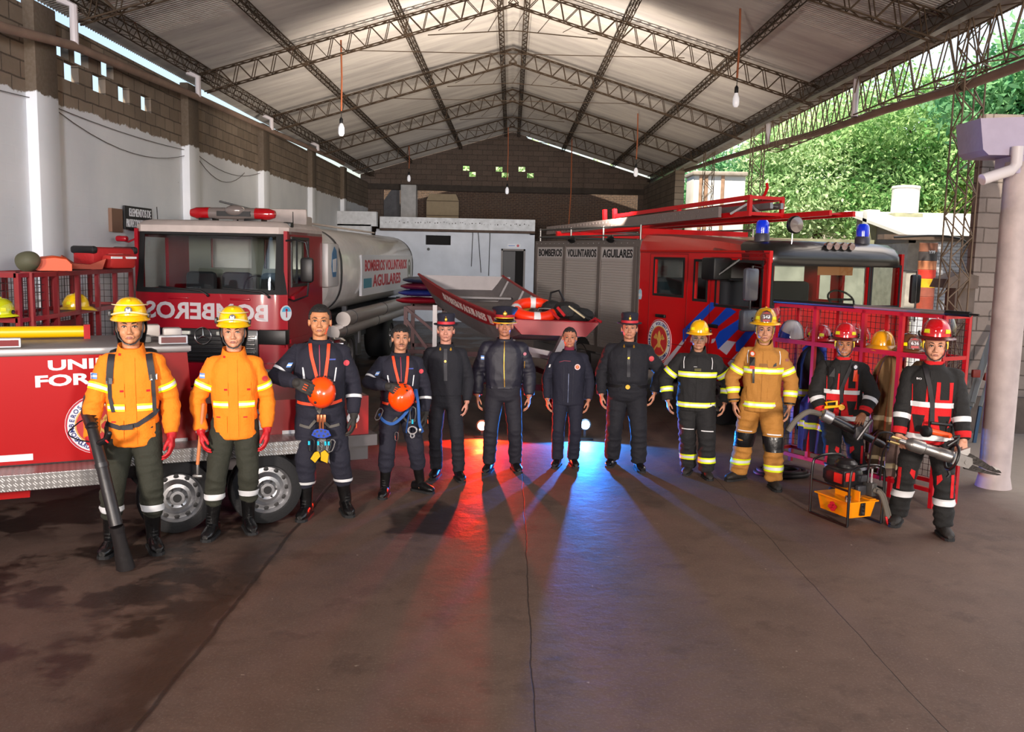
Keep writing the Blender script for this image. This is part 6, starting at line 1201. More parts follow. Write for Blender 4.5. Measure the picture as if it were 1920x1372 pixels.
P9 = Person('person in black turnout gear with lime tape and yellow helmet, clear visor lowered over glasses', (1290, 887), (1324, 896), (1310, 598), 1.87, 'a87860', ka=1.14, kb=1.2, hemz=.80, jacket=BKJ, trousers=BKJ, sleeve=.076, arms={0: ((-.33, -.05, .90), (-1, .4, 0)), 1: ((.33, -.05, .90), (1, .4, 0))}, boot_h=.13, boots=FB, loose=1.2, tw=1.22, collar=1.555)
P9.root['label'] = 'person in black turnout gear with lime tape and yellow helmet, clear visor lowered over glasses'
bunker(P9, 1, mat('label_olive', '#4a4628', .7)); fire_helmet(P9.body, (0, 0, 1.70), '#e0a80c', visor='down', k=.88); P9.strap('label_line', LET, [(-.05, 1.325), (.045, 1.325)], .004, .006)
mb = MB(); 
for sg in (-1, 1): mb.tube([V((sg * .032 + .022 * math.cos(a), -.098, 1.643 + .017 * math.sin(a))) for a in [i * PI / 8 for i in range(16)]], .002, 5, closed=True)
mb.tube([(-.01, -.1, 1.645), (.01, -.1, 1.645)], .002, 5); mb.build('glasses', CHR, P9.body)
mb = MB(); mb.loft([se(1.47, .1, .1, .012), se(1.53, .09, .09, .012), se(1.6, .086, .07, .03), se(1.68, .092, .09, .03)], caps=False)
# 10 tan bunker gear
P10 = Person('person in tan turnout gear with lime tape, black knee pads and helmet numbered 343', (1384, 900), (1450, 916), (1437, 576), 1.875, 'b07e64', ka=1.0, kb=1.2, hemz=.80, jacket=TAN, trousers=TAN, sleeve=.068, arms={0: ((-.275, -.05, .87), (-1, .4, 0)), 1: ((.285, -.05, .86), (1, .4, 0))}, boot_h=.13, boots=FB, loose=1.4, tw=1.25, collar=1.54, depth=1)
bunker(P10, 1, mat('label_tan', '#7c5220', .7)); fire_helmet(P10.body, (0, 0, 1.705), '#e0a80c', '343', visor='up', k=.92); straps(P10, mat('strap_tan', '#8a6a28', .7), ear=BLK)
for i in (0, 1): P10.leg_band(i, 'silver', .40, .56, (mat('knee_leather', '#0f0f11', .35, coat=.3, bump=.4, bscale=15),), 'knee_pad', -PI * .95, -PI * .05)
for i in (0, 1): P10.arm_band(i, 'x', 1, .86, .93, (BLK,), 'cuff_band')
mb = MB(); f = P10.cl.fn(-.115, 1.4, .02); disc(mb, f, .024, .03, n=18); a_ = mb.build('chest_torch', ORG, P10.root); mb = MB(); disc(mb, lambda u, v, d: f(u, v, d + .03), .017, .006, n=16); mb.build('torch_lens', W, a_); mb = MB(); mb.prism([(-.025, -.12), (.025, -.12), (.025, -.035), (-.025, -.035)], 0, .03, f); mb.build('torch_body', BLK, a_, smooth=False); mb = MB(); mb.prism([(-.02, -.15), (.025, -.15), (.022, -.12), (-.02, -.12)], 0, .03, f); mb.build('torch_base', ORG, a_, smooth=False); P10.strap('torch_lanyard', BLK, [(-.1, 1.25), (-.095, 1.1)], .02, .02)
P10.patch('chest_flap', TAN, [(.04, 1.26), (.13, 1.26), (.14, 1.34), (.03, 1.34)], .014); P10.patch('flap_badge', BLK, [(.09, 1.275), (.125, 1.285), (.12, 1.32), (.095, 1.3)], .018, 2, 2); P10.patch('flag_patch', mat('faded_flag', '#8c5448', .7), [(.215, 1.33), (.25, 1.33), (.25, 1.355), (.215, 1.355)], .005, 2, 2)
# 11, 12 black and red rescue suits
def redblack(P):
    B = -PI / 2
    P.patch('red_front', RBR, [(-.16, .85), (.16, .85), (.155, 1.13), (-.155, 1.13)], .004, 16, 14); P.band('silver', 1.12, 1.165, B - 1.05, B - .02); P.band('silver', 1.12, 1.165, B + .12, B + 1.05); P.band('silver', .835, .885, B - 1.2, B + 1.2); P.band('x', .805, .835, B - 1.2, B + 1.2) if False else None
    P.patch('hem_red', RBR, [(-.19, .80), (.19, .80), (.19, .83), (-.19, .83)], .005, 20, 2)
    P.patch('red_bar', RBR, [(.02, 1.165), (.055, 1.165), (.055, 1.34), (.025, 1.34)], .005, 3, 12); P.patch('red_bar', RBR, [(.02, 1.165), (.15, 1.165), (.15, 1.19), (.02, 1.19)], .0055, 8, 3); P.patch('red_bar', RBR, [(.13, 1.165), (.155, 1.165), (.155, 1.34), (.125, 1.34)], .005, 3, 12); P.patch('red_bar', RBR, [(-.16, 1.165), (-.15, 1.165), (-.16, 1.31), (-.165, 1.31)], .005, 2, 10); P.patch('red_bar', RBR, [(-.055, 1.165), (-.035, 1.165), (-.035, 1.34), (-.05, 1.34)], .005, 3, 10)
    for sg in (-1, 1): P.patch('side_pocket', RBJ, [(sg * .1 - .02, .9), (sg * .1 + .02, .9), (sg * .1 + .05, 1.05), (sg * .1 - .05, 1.05)], .008)
    P.patch('centre_flap', RBJ, [(-.03, 1.17), (.02, 1.17), (.02, 1.43), (-.03, 1.43)], .0075, 4, 12); P.patch('black_placket', RBJ, [(-.02, .885), (.0, .885), (.0, 1.12), (-.02, 1.12)], .008, 3, 8)
    for i in (0, 1): P.arm_band(i, 'silver', 1, .25, .42); P.arm_band(i, 'x', 1, .72, .93, (RBR,), 'red_cuff'); P.leg_band(i, 'silver', .28, .34)
    for i, sg in ((0, -1), (1, 1)): k = P.K[i].x; P.patch('knee_red', RBR, [(k + sg * .05, .36), (k + sg * .075, .36), (k + sg * .07, .56), (k + sg * .045, .56)], .005, 3, 10, cl=P.ct, parent=P.trousers); P.patch('knee_red', RBR, [(k - sg * .06, .46), (k - sg * .02, .52), (k - sg * .03, .56), (k - sg * .065, .54)], .005, 3, 6, cl=P.ct, parent=P.trousers)
    mb = MB(); mb.loft([se(1.47, .08, .08, .004), se(1.51, .079, .081, .002), se(1.512, .077, .078, .002), se(1.5, .07, .07, .002)], caps=False); mb.build('red_collar', RBR, P.root)
    P.strap('sling', BLW, [(.09, 1.46), (.03, 1.3), (-.01, 1.18), (.0, 1.03)] if P is P11 else [(-.075, 1.46), (-.03, 1.3), (-.0, 1.15), (.01, .98)], .036, .014)
P11 = Person('smiling person in black and red rescue suit and red helmet holding a hydraulic ram', (1565, 925), (1612, 925), (1580, 605), 1.875, 'a06a4c', ka=1.1, kb=1.1, hemz=.80, jacket=RBJ, trousers=RBJ, sleeve=.072, arms={0: ((-.19, -.20, .90), (-1, .3, 0)), 1: ((.22, -.22, .93), (1, .4, 0))}, hdir={0: ((.7, -.35, -.3), (.2, .6, -.5), (.2, -.3, .9), .9), 1: ((-.3, -.7, -.5), (-.2, .5, -.6), (-.9, -.2, .3), .95)}, boot_h=.13, boots=FB, loose=1.3, tw=1.12, collar=1.5)
redblack(P11); P12 = None
fire_helmet(P11.body, (0, 0, 1.705), '#c81018', visor='up', k=.94); straps(P11, BLK, ear=mat('ear_yellow', '#d8b010', .5))
mb = MB(); mb.tube([V((x, -.0965 + abs(x) * .3, 1.571 + abs(x) * .32)) for x in (-.024, -.01, 0, .01, .024)], [.0015, .003, .0035, .003, .0015], 6); mb.build('teeth', mat('teeth', '#cfc4b8', .3), P11.body)
mb = MB(); f = P11.cl.fn(-.115, 1.355, .02); mb.prism([(-.028, -.05), (.028, -.05), (.028, .045), (-.028, .045)], 0, .03, f); mb.build('handheld_radio', BLK, P11.root, smooth=False); mb = MB(); mb.tube([f(-.018, .04, .015), f(-.02, .12, .015)], .005, 6); mb.tube([f(.025, -.0, .02), f(.04, -.1, .01), f(.0, -.2, .01)], .004, 6); mb.build('radio_aerial', BLK, P11.root)
mb = MB(); f = P11.cl.fn(.115, 1.38, .02); disc(mb, lambda u, v, d: f(u, v + .035, d), .03, .03, n=18); tt = mb.build('chest_torch', BLK, P11.root); mb = MB(); mb.prism([(-.02, -.11), (.025, -.11), (.018, .01), (-.012, .01)], 0, .03, f); mb.build('torch_body', ORG, tt, smooth=False); mb = MB(); disc(mb, lambda u, v, d: f(u, v + .035, d + .03), .017, .003, n=16); mb.build('torch_lens', W, tt)
mb = MB(); f = P11.cl.fn(-.06, 1.0, .03); mb.prism([(-.12, -.03), (.04, -.01), (.045, .01), (-.12, -.005)], 0, .05, f); mb.prism([(-.10, .02), (.02, .045), (.02, .06), (-.09, .035)], .01, .04, f); mb.prism([(-.1, -.01), (-.08, -.01), (-.08, .03), (-.1, .03)], .01, .04, f); mb.prism([(.0, -.01), (.02, -.01), (.02, .05), (.0, .05)], .01, .04, f); disc(mb, lambda u, v, d: f(u + .06, v - .01, d), .03, .05, n=16); mb.build('yellow_lamp', YEL, P11.root, smooth=False)
P12 = Person('person in black and red rescue suit and red helmet, holding a hydraulic spreader', (1682, 982), (1768, 1005), (1758, 597), 1.875, 'c08a70', ka=1.03, kb=1.12, hemz=.80, jacket=RBJ, trousers=RBJ, sleeve=.066, arms={0: ((-.25, -.17, .84), (-1, .4, 0)), 1: ((.26, -.17, .86), (1, .4, 0))}, hdir={0: ((.35, -.45, -.7), (.5, .5, -.2), (.3, -.5, .8), .95), 1: ((-.1, -.4, -.85), (-.3, .7, -.2), (-.9, -.2, .2), .95)}, boot_h=.13, boots=FB, loose=1.2, tw=1.08, collar=1.5)
redblack(P12); fire_helmet(P12.body, (0, 0, 1.705), '#c81018', visor='up', k=.94); straps(P12, BLK, ear=mat('ear_yellow', '#d8b010', .5))
mb = MB(); f = P12.cl.fn(-.115, 1.36, .006); text(mb, 'BO', f, .04, .016, .02); mb.build('name_lettering', LET, P12.jacket, smooth=False)
mb = MB(); f = P12.cl.fn(.0, .93, .03); a, b = f(-.02, 0, .05), f(.14, -.035, .04); mb.lathe([(.03, 0), (.05, .01), (.05, .05), (.025, .07)], a + V((-.04, -.03, 0)), (.7, .7, -.1), 18); tt = mb.build('hand_lamp', BLK, P12.root); mb = MB(); mb.caps(a + V((.02, 0, 0)), b, .026, .024, 14); mb.build('lamp_barrel', mat('lamp_orange', '#f0501c', .4), tt); mb = MB(); mb.caps(a + V((.02, 0, .07)), b + V((.01, 0, .09)), .013, .013); mb.tube([a, a + V((0, 0, .1))], .005, 6); mb.tube([b, b + V((0, 0, .12))], .005, 6); mb.build('lamp_handle', BLK, tt)

for P in (P1, P2, P3, P4, P5, P6, P7, P8, P9, P10, P11, P12): heads(P)
# ================================================================== GEAR, TOOLS, RACKS
# orange climbing helmets held against the belly
def climb_helmet(P, px, label, rx, rz_, py_):
    w = atY(px[0], px[1], py_); t = thing('climbing_helmet', label, 'helmet', w); t.rotation_euler = (math.radians(90 + rx), 0, rz_)
    mb = MB(); dome(mb, .118, .135, .14, (0, 0, -.06), n=40, m_=12); mb.lathe([(.112, -.09), (.118, -.06)], (0, 0, 0), n=40); sh = mb.build('shell', mat('helmet_orange', '#ff4a08', .2, coat=.8), t, ang=60)
    mb = MB()
    for i in range(6):
        a = math.radians(25 + i * 17); 
        for s in (1,):
            c = V((.105 * math.cos(a), .118 * math.sin(a) , .035 + .012 * (i % 2))); mb.sph(c, (.011, .008, .012), 8)
    for a in (200, 235): a = math.radians(a); mb.sph((.105 * math.cos(a), .118 * math.sin(a), .02), (.012, .012, .016), 8)
    mb.build('vent', mat('vent_black', '#120806', .6), sh)
    mb = MB(); mb.tube([(.1, 0, -.06), (.11, -.02, -.12), (.05, -.05, -.15)], .006, 6); mb.build('chin_strap', BLK, t); return t
climb_helmet(P3, (604, 733), 'orange climbing helmet pressed to the belly of the taller rescue man', -18, .3, P3.c.y - .31)
climb_helmet(P4, (748, 742), 'orange climbing helmet held by the shorter rescue man with moustache', -25, -.5, P4.c.y - .29)
# blower
def chain(pts, n=6):
    """smooth curve through points"""
    P = [V(p) for p in pts]; out = []
    for i in range(len(P) - 1):
        p0, p1, p2, p3 = P[max(i - 1, 0)], P[i], P[i + 1], P[min(i + 2, len(P) - 1)]
        for k in range(n):
            t = k / n; out.append(.5 * ((2 * p1) + (p2 - p0) * t + (2 * p0 - 5 * p1 + 4 * p2 - p3) * t * t + (3 * p1 - p0 - 3 * p2 + p3) * t ** 3))
    return out + [P[-1]]
BWH = thing('leaf_blower', 'long black blower tube held by the first person in yellow, its nozzle near the floor', 'blower', atZ(236, 1072)); o0 = BWH.location.copy(); tip = V((0, 0, .03)); L = lambda px, py, Y: atY(px, py, Y) - o0
up, mid, low = L(172, 800, 6.32), L(190, 868, 6.2), L(218, 985, 6.12)
mb = MB(); mb.tube([L(168, 745, 6.62), L(163, 775, 6.5), up], [.042, .042, .04], 16)
for k in range(9): c = L(168, 745, 6.62).lerp(up, k / 8); mb.sph(c, (.047, .047, .012), 12)
mb.build('flexible_hose', BLK, BWH); mb = MB(); mb.tube([up, mid, low], [.036, .042, .045], 20); mb.lathe([(.05, 0), (.05, .04)], low, (tip - low), 20); mb.lathe([(.047, 0), (.047, .03)], mid, (low - mid), 20)
q = tip - low; mb.tube([low, low.lerp(tip, .5), low.lerp(tip, .85), tip], [.045, .05, .062, .066], 20, flat=.8); mb.build('blower_tube', mat('blower_black', '#1a1718', .45, bump=.1), BWH)
mb = MB(); h_ = L(201, 824, 6.2); mb.caps(L(183, 832, 6.25), h_, .02, .022); mb.caps(h_, h_ + V((.03, -.03, .05)), .02, .018); mb.build('grip', BLK, BWH); mb = MB(); mb.tube(chain([L(190, 830, 6.25), L(150, 825, 6.35), L(128, 812, 6.4), L(150, 790, 6.5)]), .005, 6); mb.tube([L(150, 790, 6.5), L(170, 782, 6.6)], .005, 6); mb.build('throttle_cable', BLK, BWH)
mb = MB(); mb.tube([h_ + V((.0, -.022, 0)), h_ + V((.02, -.03, -.015))], .006, 6); mb.build('red_switch', RBR, BWH)
# hand tool of the second person
pt = P2.w((-.25, -.13, .80)); HT = thing('hand_tool', 'wooden-handled tool held down beside the leg by the second person in yellow', 'tool', pt); mb = MB(); mb.caps((.015, .03, .28), (-.02, -.02, -.18), .014, .014); mb.build('handle', mat('tool_wood', '#b5693a', .6), HT); mb = MB(); mb.caps((-.02, -.02, -.18), (-.022, -.02, -.27), .012, .012); mb.rbox((-.06, -.04, -.29), (.02, 0, -.265), .008); mb.build('head', STEEL, HT)
# rescue hardware
def carab(mb, c, s=1.0, rot=0, n=V((0, -1, 0))):
    R = M.Rotation(rot, 3, 'Y'); mb.tube([V(c) + R @ V((x * s, 0, z * s)) for x, z in ((-.018, .03), (-.012, .048), (.004, .052), (.02, .04), (.022, .0), (.018, -.035), (.0, -.05), (-.016, -.038), (-.018, 0))], .005 * s, 6, closed=True)
t = thing('rigging_set', 'blue rigging plate with carabiners and gold descender hanging from the tall rescue harness', 'climbing gear', P3.w((.02, -.22, .74))); t.scale = (1.1,) * 3
mb = MB(); f = lambda u, v, d: V((u, -d, v)); mb.prism([(-.075, -.01), (-.03, -.03), (.03, -.03), (.075, -.01), (.055, .03), (.0, .045), (-.055, .03)], 0, .012, f); pl = mb.build('rigging_plate', mat('anodised_blue', '#24409c', .3, .6), t, smooth=False); mb = MB()
for x, z in ((-.05, 0), (-.018, -.012), (.018, -.012), (.05, 0), (-.03, .02), (.03, .02), (0, .025)): disc(mb, lambda u, v, d: f(u + x, v + z, d), .009, .0135, n=12)
mb.build('plate_hole', BLKL, pl)
for i, x in enumerate((-.075, -.005, .05, .075)):
    mb = MB(); carab(mb, (x, -.01, -.09), 1.0, .1 * i); c_ = mb.build('carabiner', STEEL if i % 2 else BLK, t); mb = MB(); mb.lathe([(.009, 0), (.009, .03)], (x - .018, -.01, -.085), n=10); mb.build('gate_sleeve', mat('cyan_sleeve', '#20b8d8', .3, .3), c_)
mb = MB(); mb.prism([(-.08, -.19), (-.045, -.22), (-.005, -.17), (-.02, -.13), (-.05, -.14)], 0, .025, f); mb.prism([(.0, -.2), (.05, -.22), (.06, -.15), (.03, -.12), (.0, -.14)], .005, .03, f); mb.build('descender', mat('anodised_gold', '#c79a10', .3, .6), t, smooth=False)
mb = MB(); mb.rbox((-.035, -.01, .09), (.035, .005, .15), .005); mb.tube([(-.01, -.01, .15), (-.01, -.01, .04)], .008, 6); mb.tube([(.012, -.01, .15), (.012, -.01, .04)], .008, 6); mb.build('copper_swivel', mat('copper', '#b06a48', .35, .8), t)
t = thing('rescue_lanyard', 'blue webbing lanyard with silver figure-eight hanging at the shorter rescue man', 'climbing gear', P4.w((.06, -.2, .85))); 
def ribbon(mb, pts, w, th=.003): 
    P = chain(pts, 6); mb.tube(P, w / 2, 8, flat=.18)
mb = MB(); ribbon(mb, [(.08, .02, .26), (.06, -.05, .18), (.0, -.04, .05), (-.12, -.02, -.06), (-.22, .02, -.04), (-.26, .04, .02)], .03); ribbon(mb, [(.08, .02, .26), (.11, -.03, .12), (.12, -.02, -.05), (.15, .0, -.14)], .03); ribbon(mb, [(.06, -.03, .14), (.02, -.05, .0), (.0, -.04, -.14)], .028); mb.build('webbing', mat('blue_webbing', '#1c4f94', .7), t)
mb = MB(); carab(mb, (.06, -.06, .04), 1.3); carab(mb, (-.26, 0, .02), 1.2, .4); carab(mb, (-.09, -.03, -.18), .8); mb.build('carabiner', STEEL, t)
mb = MB(); c0 = V((.06, -.06, -.11)); mb.tube([c0 + V((.04 * math.cos(a), 0, .035 * math.sin(a))) for a in [i * PI / 8 for i in range(16)]], .009, 8, closed=True); mb.tube([c0 + V((.018 * math.cos(a), 0, -.052 + .02 * math.sin(a))) for a in [i * PI / 8 for i in range(16)]], .007, 8, closed=True); mb.sph(c0 + V((.07, 0, 0)), (.016, .012, .022), 10); mb.build('figure_eight', mat('bright_alloy', '#a8a8ac', .3, .9), t)
mb = MB(); mb.lathe([(.009, 0), (.009, .04)], (.06, -.06, -.05), n=10); mb.build('cyan_sling', mat('cyan_sleeve', '#20b8d8', .3, .3), t)
# hydraulic ram
a = atY(1541, 776, P11.c.y - .42); b = atY(1612, 812, P11.c.y - .44); c = atY(1655, 833, P11.c.y - .46); RM = thing('hydraulic_ram', 'black hydraulic ram with steel collar and T handle held by the smiling person', 'rescue tool', a); d = (b - a).normalized()
mb = MB(); mb.lathe([(.045, 0), (.058, .01), (.058, .1), (.05, .11)], (0, 0, 0), d, 24); cl_ = mb.build('steel_collar', ALU, RM); mb = MB(); mb.lathe([(.044, .1), (.044, (b - a).length + .03)], (0, 0, 0), d, 24); mb.lathe([(.036, (b - a).length), (.036, (c - a).length), (.02, (c - a).length + .03)], (0, 0, 0), d, 24); mb.build('cylinder', mat('ram_black', '#121113', .3, coat=.5), RM)
mb = MB(); q = (b - a) * .92; mb.rbox((q.x - .035, q.y - .07, q.z - .06), (q.x + .035, q.y + .0, q.z + .06), .01); mb.caps(q + V((-.02, -.08, -.06)), q + V((.09, -.09, .12)), .016, .016); mb.build('t_handle', mat('grey_alloy', '#6f6d6e', .35, .8), RM)
mb = MB(); mb.tube(chain([(-.02, 0, 0), L(1515, 772, 8.2) + o0 - a, L(1492, 788, 8.2) + o0 - a, L(1478, 808, 8.2) + o0 - a]), [.026] * 19, 10); mb.build('grey_sleeve_hose', mat('hose_sleeve', '#5c564e', .8), RM)
mb = MB(); e_ = c - a; mb.caps(e_, e_ + d * .06, .02, .012); mb.tube(chain([e_ + d * .03, atY(1640, 825, 7.9) - a, atY(1632, 850, 7.8) - a, atY(1627, 905, 7.7) - a]), .008, 6); mb.build('pressure_hose', BLK, RM)
# hydraulic spreader
Ys = P12.c.y - .36; a = atY(1697, 829, Ys); b = atY(1785, 857, Ys - .03); c = atY(1818, 872, Ys - .04); e = atY(1866, 888, Ys - .06); SP = thing('hydraulic_spreader', 'steel hydraulic rescue spreader with pointed jaws held across the rightmost person', 'rescue tool', a); d = (b - a).normalized(); Lb = (b - a).length; Lc = (c - a).length; up_ = V((0, 0, 1)); sd_ = d.cross(up_).normalized(); pn = sd_.cross(d)
mb = MB(); mb.lathe([(.012, -.06), (.02, -.05), (.02, 0), (.048, .03), (.056, .05), (.056, .15), (.045, .16), (.045, .27), (.052, .28), (.052, Lb)], (0, 0, 0), d, 28); mb.build('cylinder', mat('brushed_steel', '#8a8784', .35, .85, var=.15, vscale=20), SP)
mb = MB(); q = b - a; mb.tube([q + (pn * math.cos(t) + sd_ * math.sin(t)) * .105 for t in [i * PI / 14 for i in range(28)]], .012, 8, closed=True); mb.tube([q + pn * .1, q + pn * .14 - d * .02 + V((.02, 0, .04)), q + pn * .16 - d * .05], .014, 8); mb.caps(q + V((-.05, -.02, .1)), q + V((.02, -.02, .15)), .014, .014); mb.tube([q - pn * .1, q - pn * .14 + d * .03, q - pn * .17 + d * .02], .012, 6); mb.build('guard_ring', BLK, SP)
mb = MB(); fj = lambda u, v, w: q + d * u + pn * v + sd_ * w; mb.prism([(.0, -.05), (.14, -.045), (.16, .0), (.14, .045), (.0, .05)], -.035, .035, fj); mb.lathe([(.02, 0), (.02, .085)], fj(.11, 0, -.042), sd_, 14); mb.build('yoke', mat('brushed_steel', '#8a8784', .35, .85), SP)
mb = MB(); r_ = c - b; Lj = (e - b).length + .04; mb.prism([(.1, .0), (.12, .075), (.2, .06), (.3, .03), (Lj - .02, .015), (Lj, .0), (Lj - .05, -.012), (.3, -.012), (.2, .0)], -.02, .015, fj); mb.prism([(.1, .0), (.12, -.06), (.2, -.055), (.3, -.04), (Lj - .03, -.028), (Lj, -.014), (.3, -.02), (.2, -.01)], -.015, .02, fj); mb.build('jaw', mat('jaw_dark', '#2e2a28', .5, .7, bump=.3, bscale=40), SP, smooth=False)
mb = MB(); mb.prism([(.02, .05), (.13, .05), (.11, .12)], -.03, .0, fj); mb.prism([(Lj - .09, .03), (Lj - .02, .028), (Lj - .05, .012)], -.022, .018, fj); mb.build('bright_edge', mat('worn_bright', '#b8b4b0', .3, .6), SP, smooth=False)
mb = MB(); mb.lathe([(.012, 0), (.012, .08)], -d * .12 + pn * .01, d, 10); mb.lathe([(.011, 0), (.011, .1)], -d * .14 - pn * .03, d, 10); mb.build('brass_coupling', mat('brass', '#a08a5a', .35, .8), SP)
mb = MB(); mb.tube(chain([-d * .12 + pn * .01, atY(1672, 812, Ys) - a, atY(1650, 812, Ys) - a, atY(1636, 835, Ys + .1) - a, atY(1628, 880, Ys + .2) - a]), .008, 6); mb.tube(chain([-d * .14 - pn * .03, atY(1668, 825, Ys) - a, atY(1655, 850, Ys + .1) - a, atY(1650, 900, Ys + .2) - a]), .008, 6); mb.build('pressure_hose', BLK, SP)
# power pack
g0 = atZ(1601, 985); PP = thing('hydraulic_power_pack', 'orange hydraulic power pack with black tube frame standing on the floor', 'power pack', (g0.x, g0.y + .22, 0), math.radians(22))
FRB = mat('frame_black', '#0b0b0c', .35, coat=.4); mb = MB()
for sy in (-.24, .24):
    mb.tube(chain([(-.19, sy, 0.01), (-.19, sy, .44), (-.14, sy, .52), (0, sy, .54), (.14, sy, .52), (.19, sy, .44), (.19, sy, .01)], 5), .0125, 8)
for x in (-.19, .19): mb.tube([(x, -.24, .012), (x, .24, .012)], .0125, 8); mb.tube([(x, -.24, .32), (x, .24, .32)], .01, 8)
mb.build('tube_frame', FRB, PP); OY = mat('orange_yellow_paint', '#e58a08', .35, coat=.4)
mb = MB(); mb.loft([[V((x * k, y * k2, z)) for x, y in ((-.15, -.2), (.15, -.2), (.15, .2), (-.15, .2))] for z, k, k2 in ((.06, .82, .9), (.2, 1, 1))]); mb.box((-.17, -.22, .2), (.17, .22, .212)); mb.box((-.04, -.2, .21), (-.03, .1, .3)); mb.box((.08, -.2, .21), (.15, -.05, .22)); tk = mb.build('oil_tank', OY, PP, smooth=False)
mb = MB(); mb.box((-.02, -.207, .08), (.03, -.19, .2)); mb.build('gauge_strip', BLK, tk, smooth=False); mb = MB(); [mb.lathe([(.012, 0), (.012, .008)], (.005, -.207, z), (0, -1, 0), 12) for z in (.105, .14, .175)]; mb.build('gauge_knob', CHR, tk)
mb = MB(); f = lambda u, v, d: V((-.153 + v * .1 - d, u, .13 + v)); [mb.prism([(math.cos(t) * .03 + o, math.sin(t) * .02 + z) for t in [i * PI / 4 for i in range(8)]], 0, .006, f) for o, z in ((-.03, .0), (.0, .02), (.02, -.01), (-.01, -.025))]; mb.build('red_mark', REDL, tk, smooth=False)
mb = MB(); mb.rbox((-.13, -.1, .3), (.1, .18, .47), .04); mb.rbox((-.15, -.06, .34), (-.1, .16, .45), .02); mb.lathe([(.1, .0), (.1, .06), (.07, .09)], (0.02, .05, .44), n=20); en = mb.build('engine', mat('engine_black', '#141214', .4, coat=.3), PP); mb = MB(); mb.rbox((-.16, -.1, .35), (-.145, -.0, .44), .01); mb.rbox((-.12, -.115, .37), (-.02, -.1, .45), .01); mb.build('red_label', mat('label_red', '#b81c14', .5), en); mb = MB(); mb.rbox((.02, -.13, .36), (.12, -.09, .42), .01); mb.rbox((.0, -.14, .24), (.1, -.08, .33), .015); mb.build('carburettor', mat('engine_grey', '#3a3a3e', .45, .3), en)
mb = MB(); mb.lathe([(.02, 0), (.02, .03), (.012, .04)], (-.1, -.12, .21), n=14); mb.sph((-.0, -.15, .235), .02, 12); mb.lathe([(.015, 0), (.015, .05)], (-.12, -.17, .21), n=12); mb.build('filler_cap', CHR, PP)
mb = MB(); mb.rbox((.1, -.2, .24), (.16, -.08, .36), .012); mb.lathe([(.018, 0), (.018, .04)], (.13, -.2, .3), (0, -1, 0), 12); mb.build('valve_block', mat('valve_grey', '#5a5856', .4, .6), PP); mb = MB(); mb.tube([(.12, -.16, .34), (.12, -.16, .5)], .004, 6); mb.tube([(.15, -.14, .34), (.15, -.14, .5)], .004, 6); mb.rbox((.08, -.18, .49), (.18, -.1, .505), .004); mb.build('lever', CHR, PP)
mb = MB(); mb.tube(chain([(.12, -.2, .3), (.15, -.25, .28), (.2, -.27, .15), (.22, -.28, .06)]), .022, 8); mb.tube(chain([(.15, -.19, .31), (.19, -.24, .27), (.23, -.26, .15), (.26, -.27, .06)]), .018, 8); mb.build('grey_sleeve_hose', mat('hose_sleeve', '#5c564e', .8), PP)
for i in range(3): mb = MB(); x = .2 + i * .032; mb.caps((x, -.285, .07), (x + .01, -.3, .012), .012, .01); mb.build('red_coupling', mat('coupling_red', '#c01420', .3, .2), PP)

# racks ------------------------------------------------------------------
RR = mat('rack_red', '#a80818', .4, coat=.3); MESHM = mat('mesh_wire', '#3a2224', .6, .4)
def meshpanel(mb, a, b, z0, z1, st=.06, r=.0022):
    a = V(a); b = V(b); L = (b - a).length; n = max(1, int(L / st)); k = max(1, int((z1 - z0) / st))
    for i in range(n + 1): p = a.lerp(b, i / n); mb.bar((p.x, p.y, z0), (p.x, p.y, z1), r * 2)
    for i in range(k + 1): z = z0 + (z1 - z0) * i / k; mb.bar((a.x, a.y, z), (b.x, b.y, z), r * 2)
A = V((2.98, 10.12, 0)); B = V((4.02, 8.35, 0)); rl = (B - A).length; ra = math.atan2((B - A).y, (B - A).x)
RK = thing('gear_rack', 'red steel rack with mesh sides holding helmets and turnout gear behind the right-hand people', 'rack', A, ra); dp = .36   # local x along the front, +y behind
mb = MB(); mb.bar((0, 0, 1.81), (rl, 0, 1.81), .04); mb.bar((0, dp, 1.81), (rl, dp, 1.81), .04); mb.bar((0, 0, .17), (rl, 0, .17), .04); mb.bar((0, dp, .17), (rl, dp, .17), .04); mb.bar((0, 0, 1.42), (rl, 0, 1.42), .045); mb.bar((0, dp, 1.42), (rl, dp, 1.42), .03)
for x in (0, rl): [mb.bar((x, 0, z), (x, dp, z), .035) for z in (.17, 1.42, 1.81)]
mb.build('rail', RR, RK, smooth=False)
for x in (0, rl * .27, rl * .57, rl * .78, rl):
    for y in (0, dp): mb = MB(); mb.bar((x, y, 0 if x in (0, rl) or y == 0 and x == rl * .78 else .17), (x, y, 1.82), .04); mb.build('post', RR, RK, smooth=False)
for x in (rl * .14, rl * .42, rl * .68, rl * .9): mb = MB(); mb.bar((x, dp, .17), (x, dp, 1.82), .03); mb.build('post', RR, RK, smooth=False)
mb = MB(); meshpanel(mb, (0, dp, 0), (rl, dp, 0), .2, 1.8); meshpanel(mb, (0, 0, 0), (0, dp, 0), .2, 1.8); meshpanel(mb, (rl, 0, 0), (rl, dp, 0), .2, 1.8); mb.build('wire_mesh', MESHM, RK, smooth=False)
mb = MB(); mb.box((0, .0, 1.40), (rl, dp, 1.415)); mb.build('shelf', RR, RK, smooth=False)
RKm = M.Translation(A) @ M.Rotation(ra, 4, 'Z')
def onrack(x, y, z): return RKm @ V((x, y, z))
def rackx(px, yo=0):  # local x of a pixel column on the front plane
    p = onpl(px, 640, RKm @ V((0, yo, 0)), RKm.to_3x3() @ V((0, 1, 0))); return (RKm.inverted() @ p).x
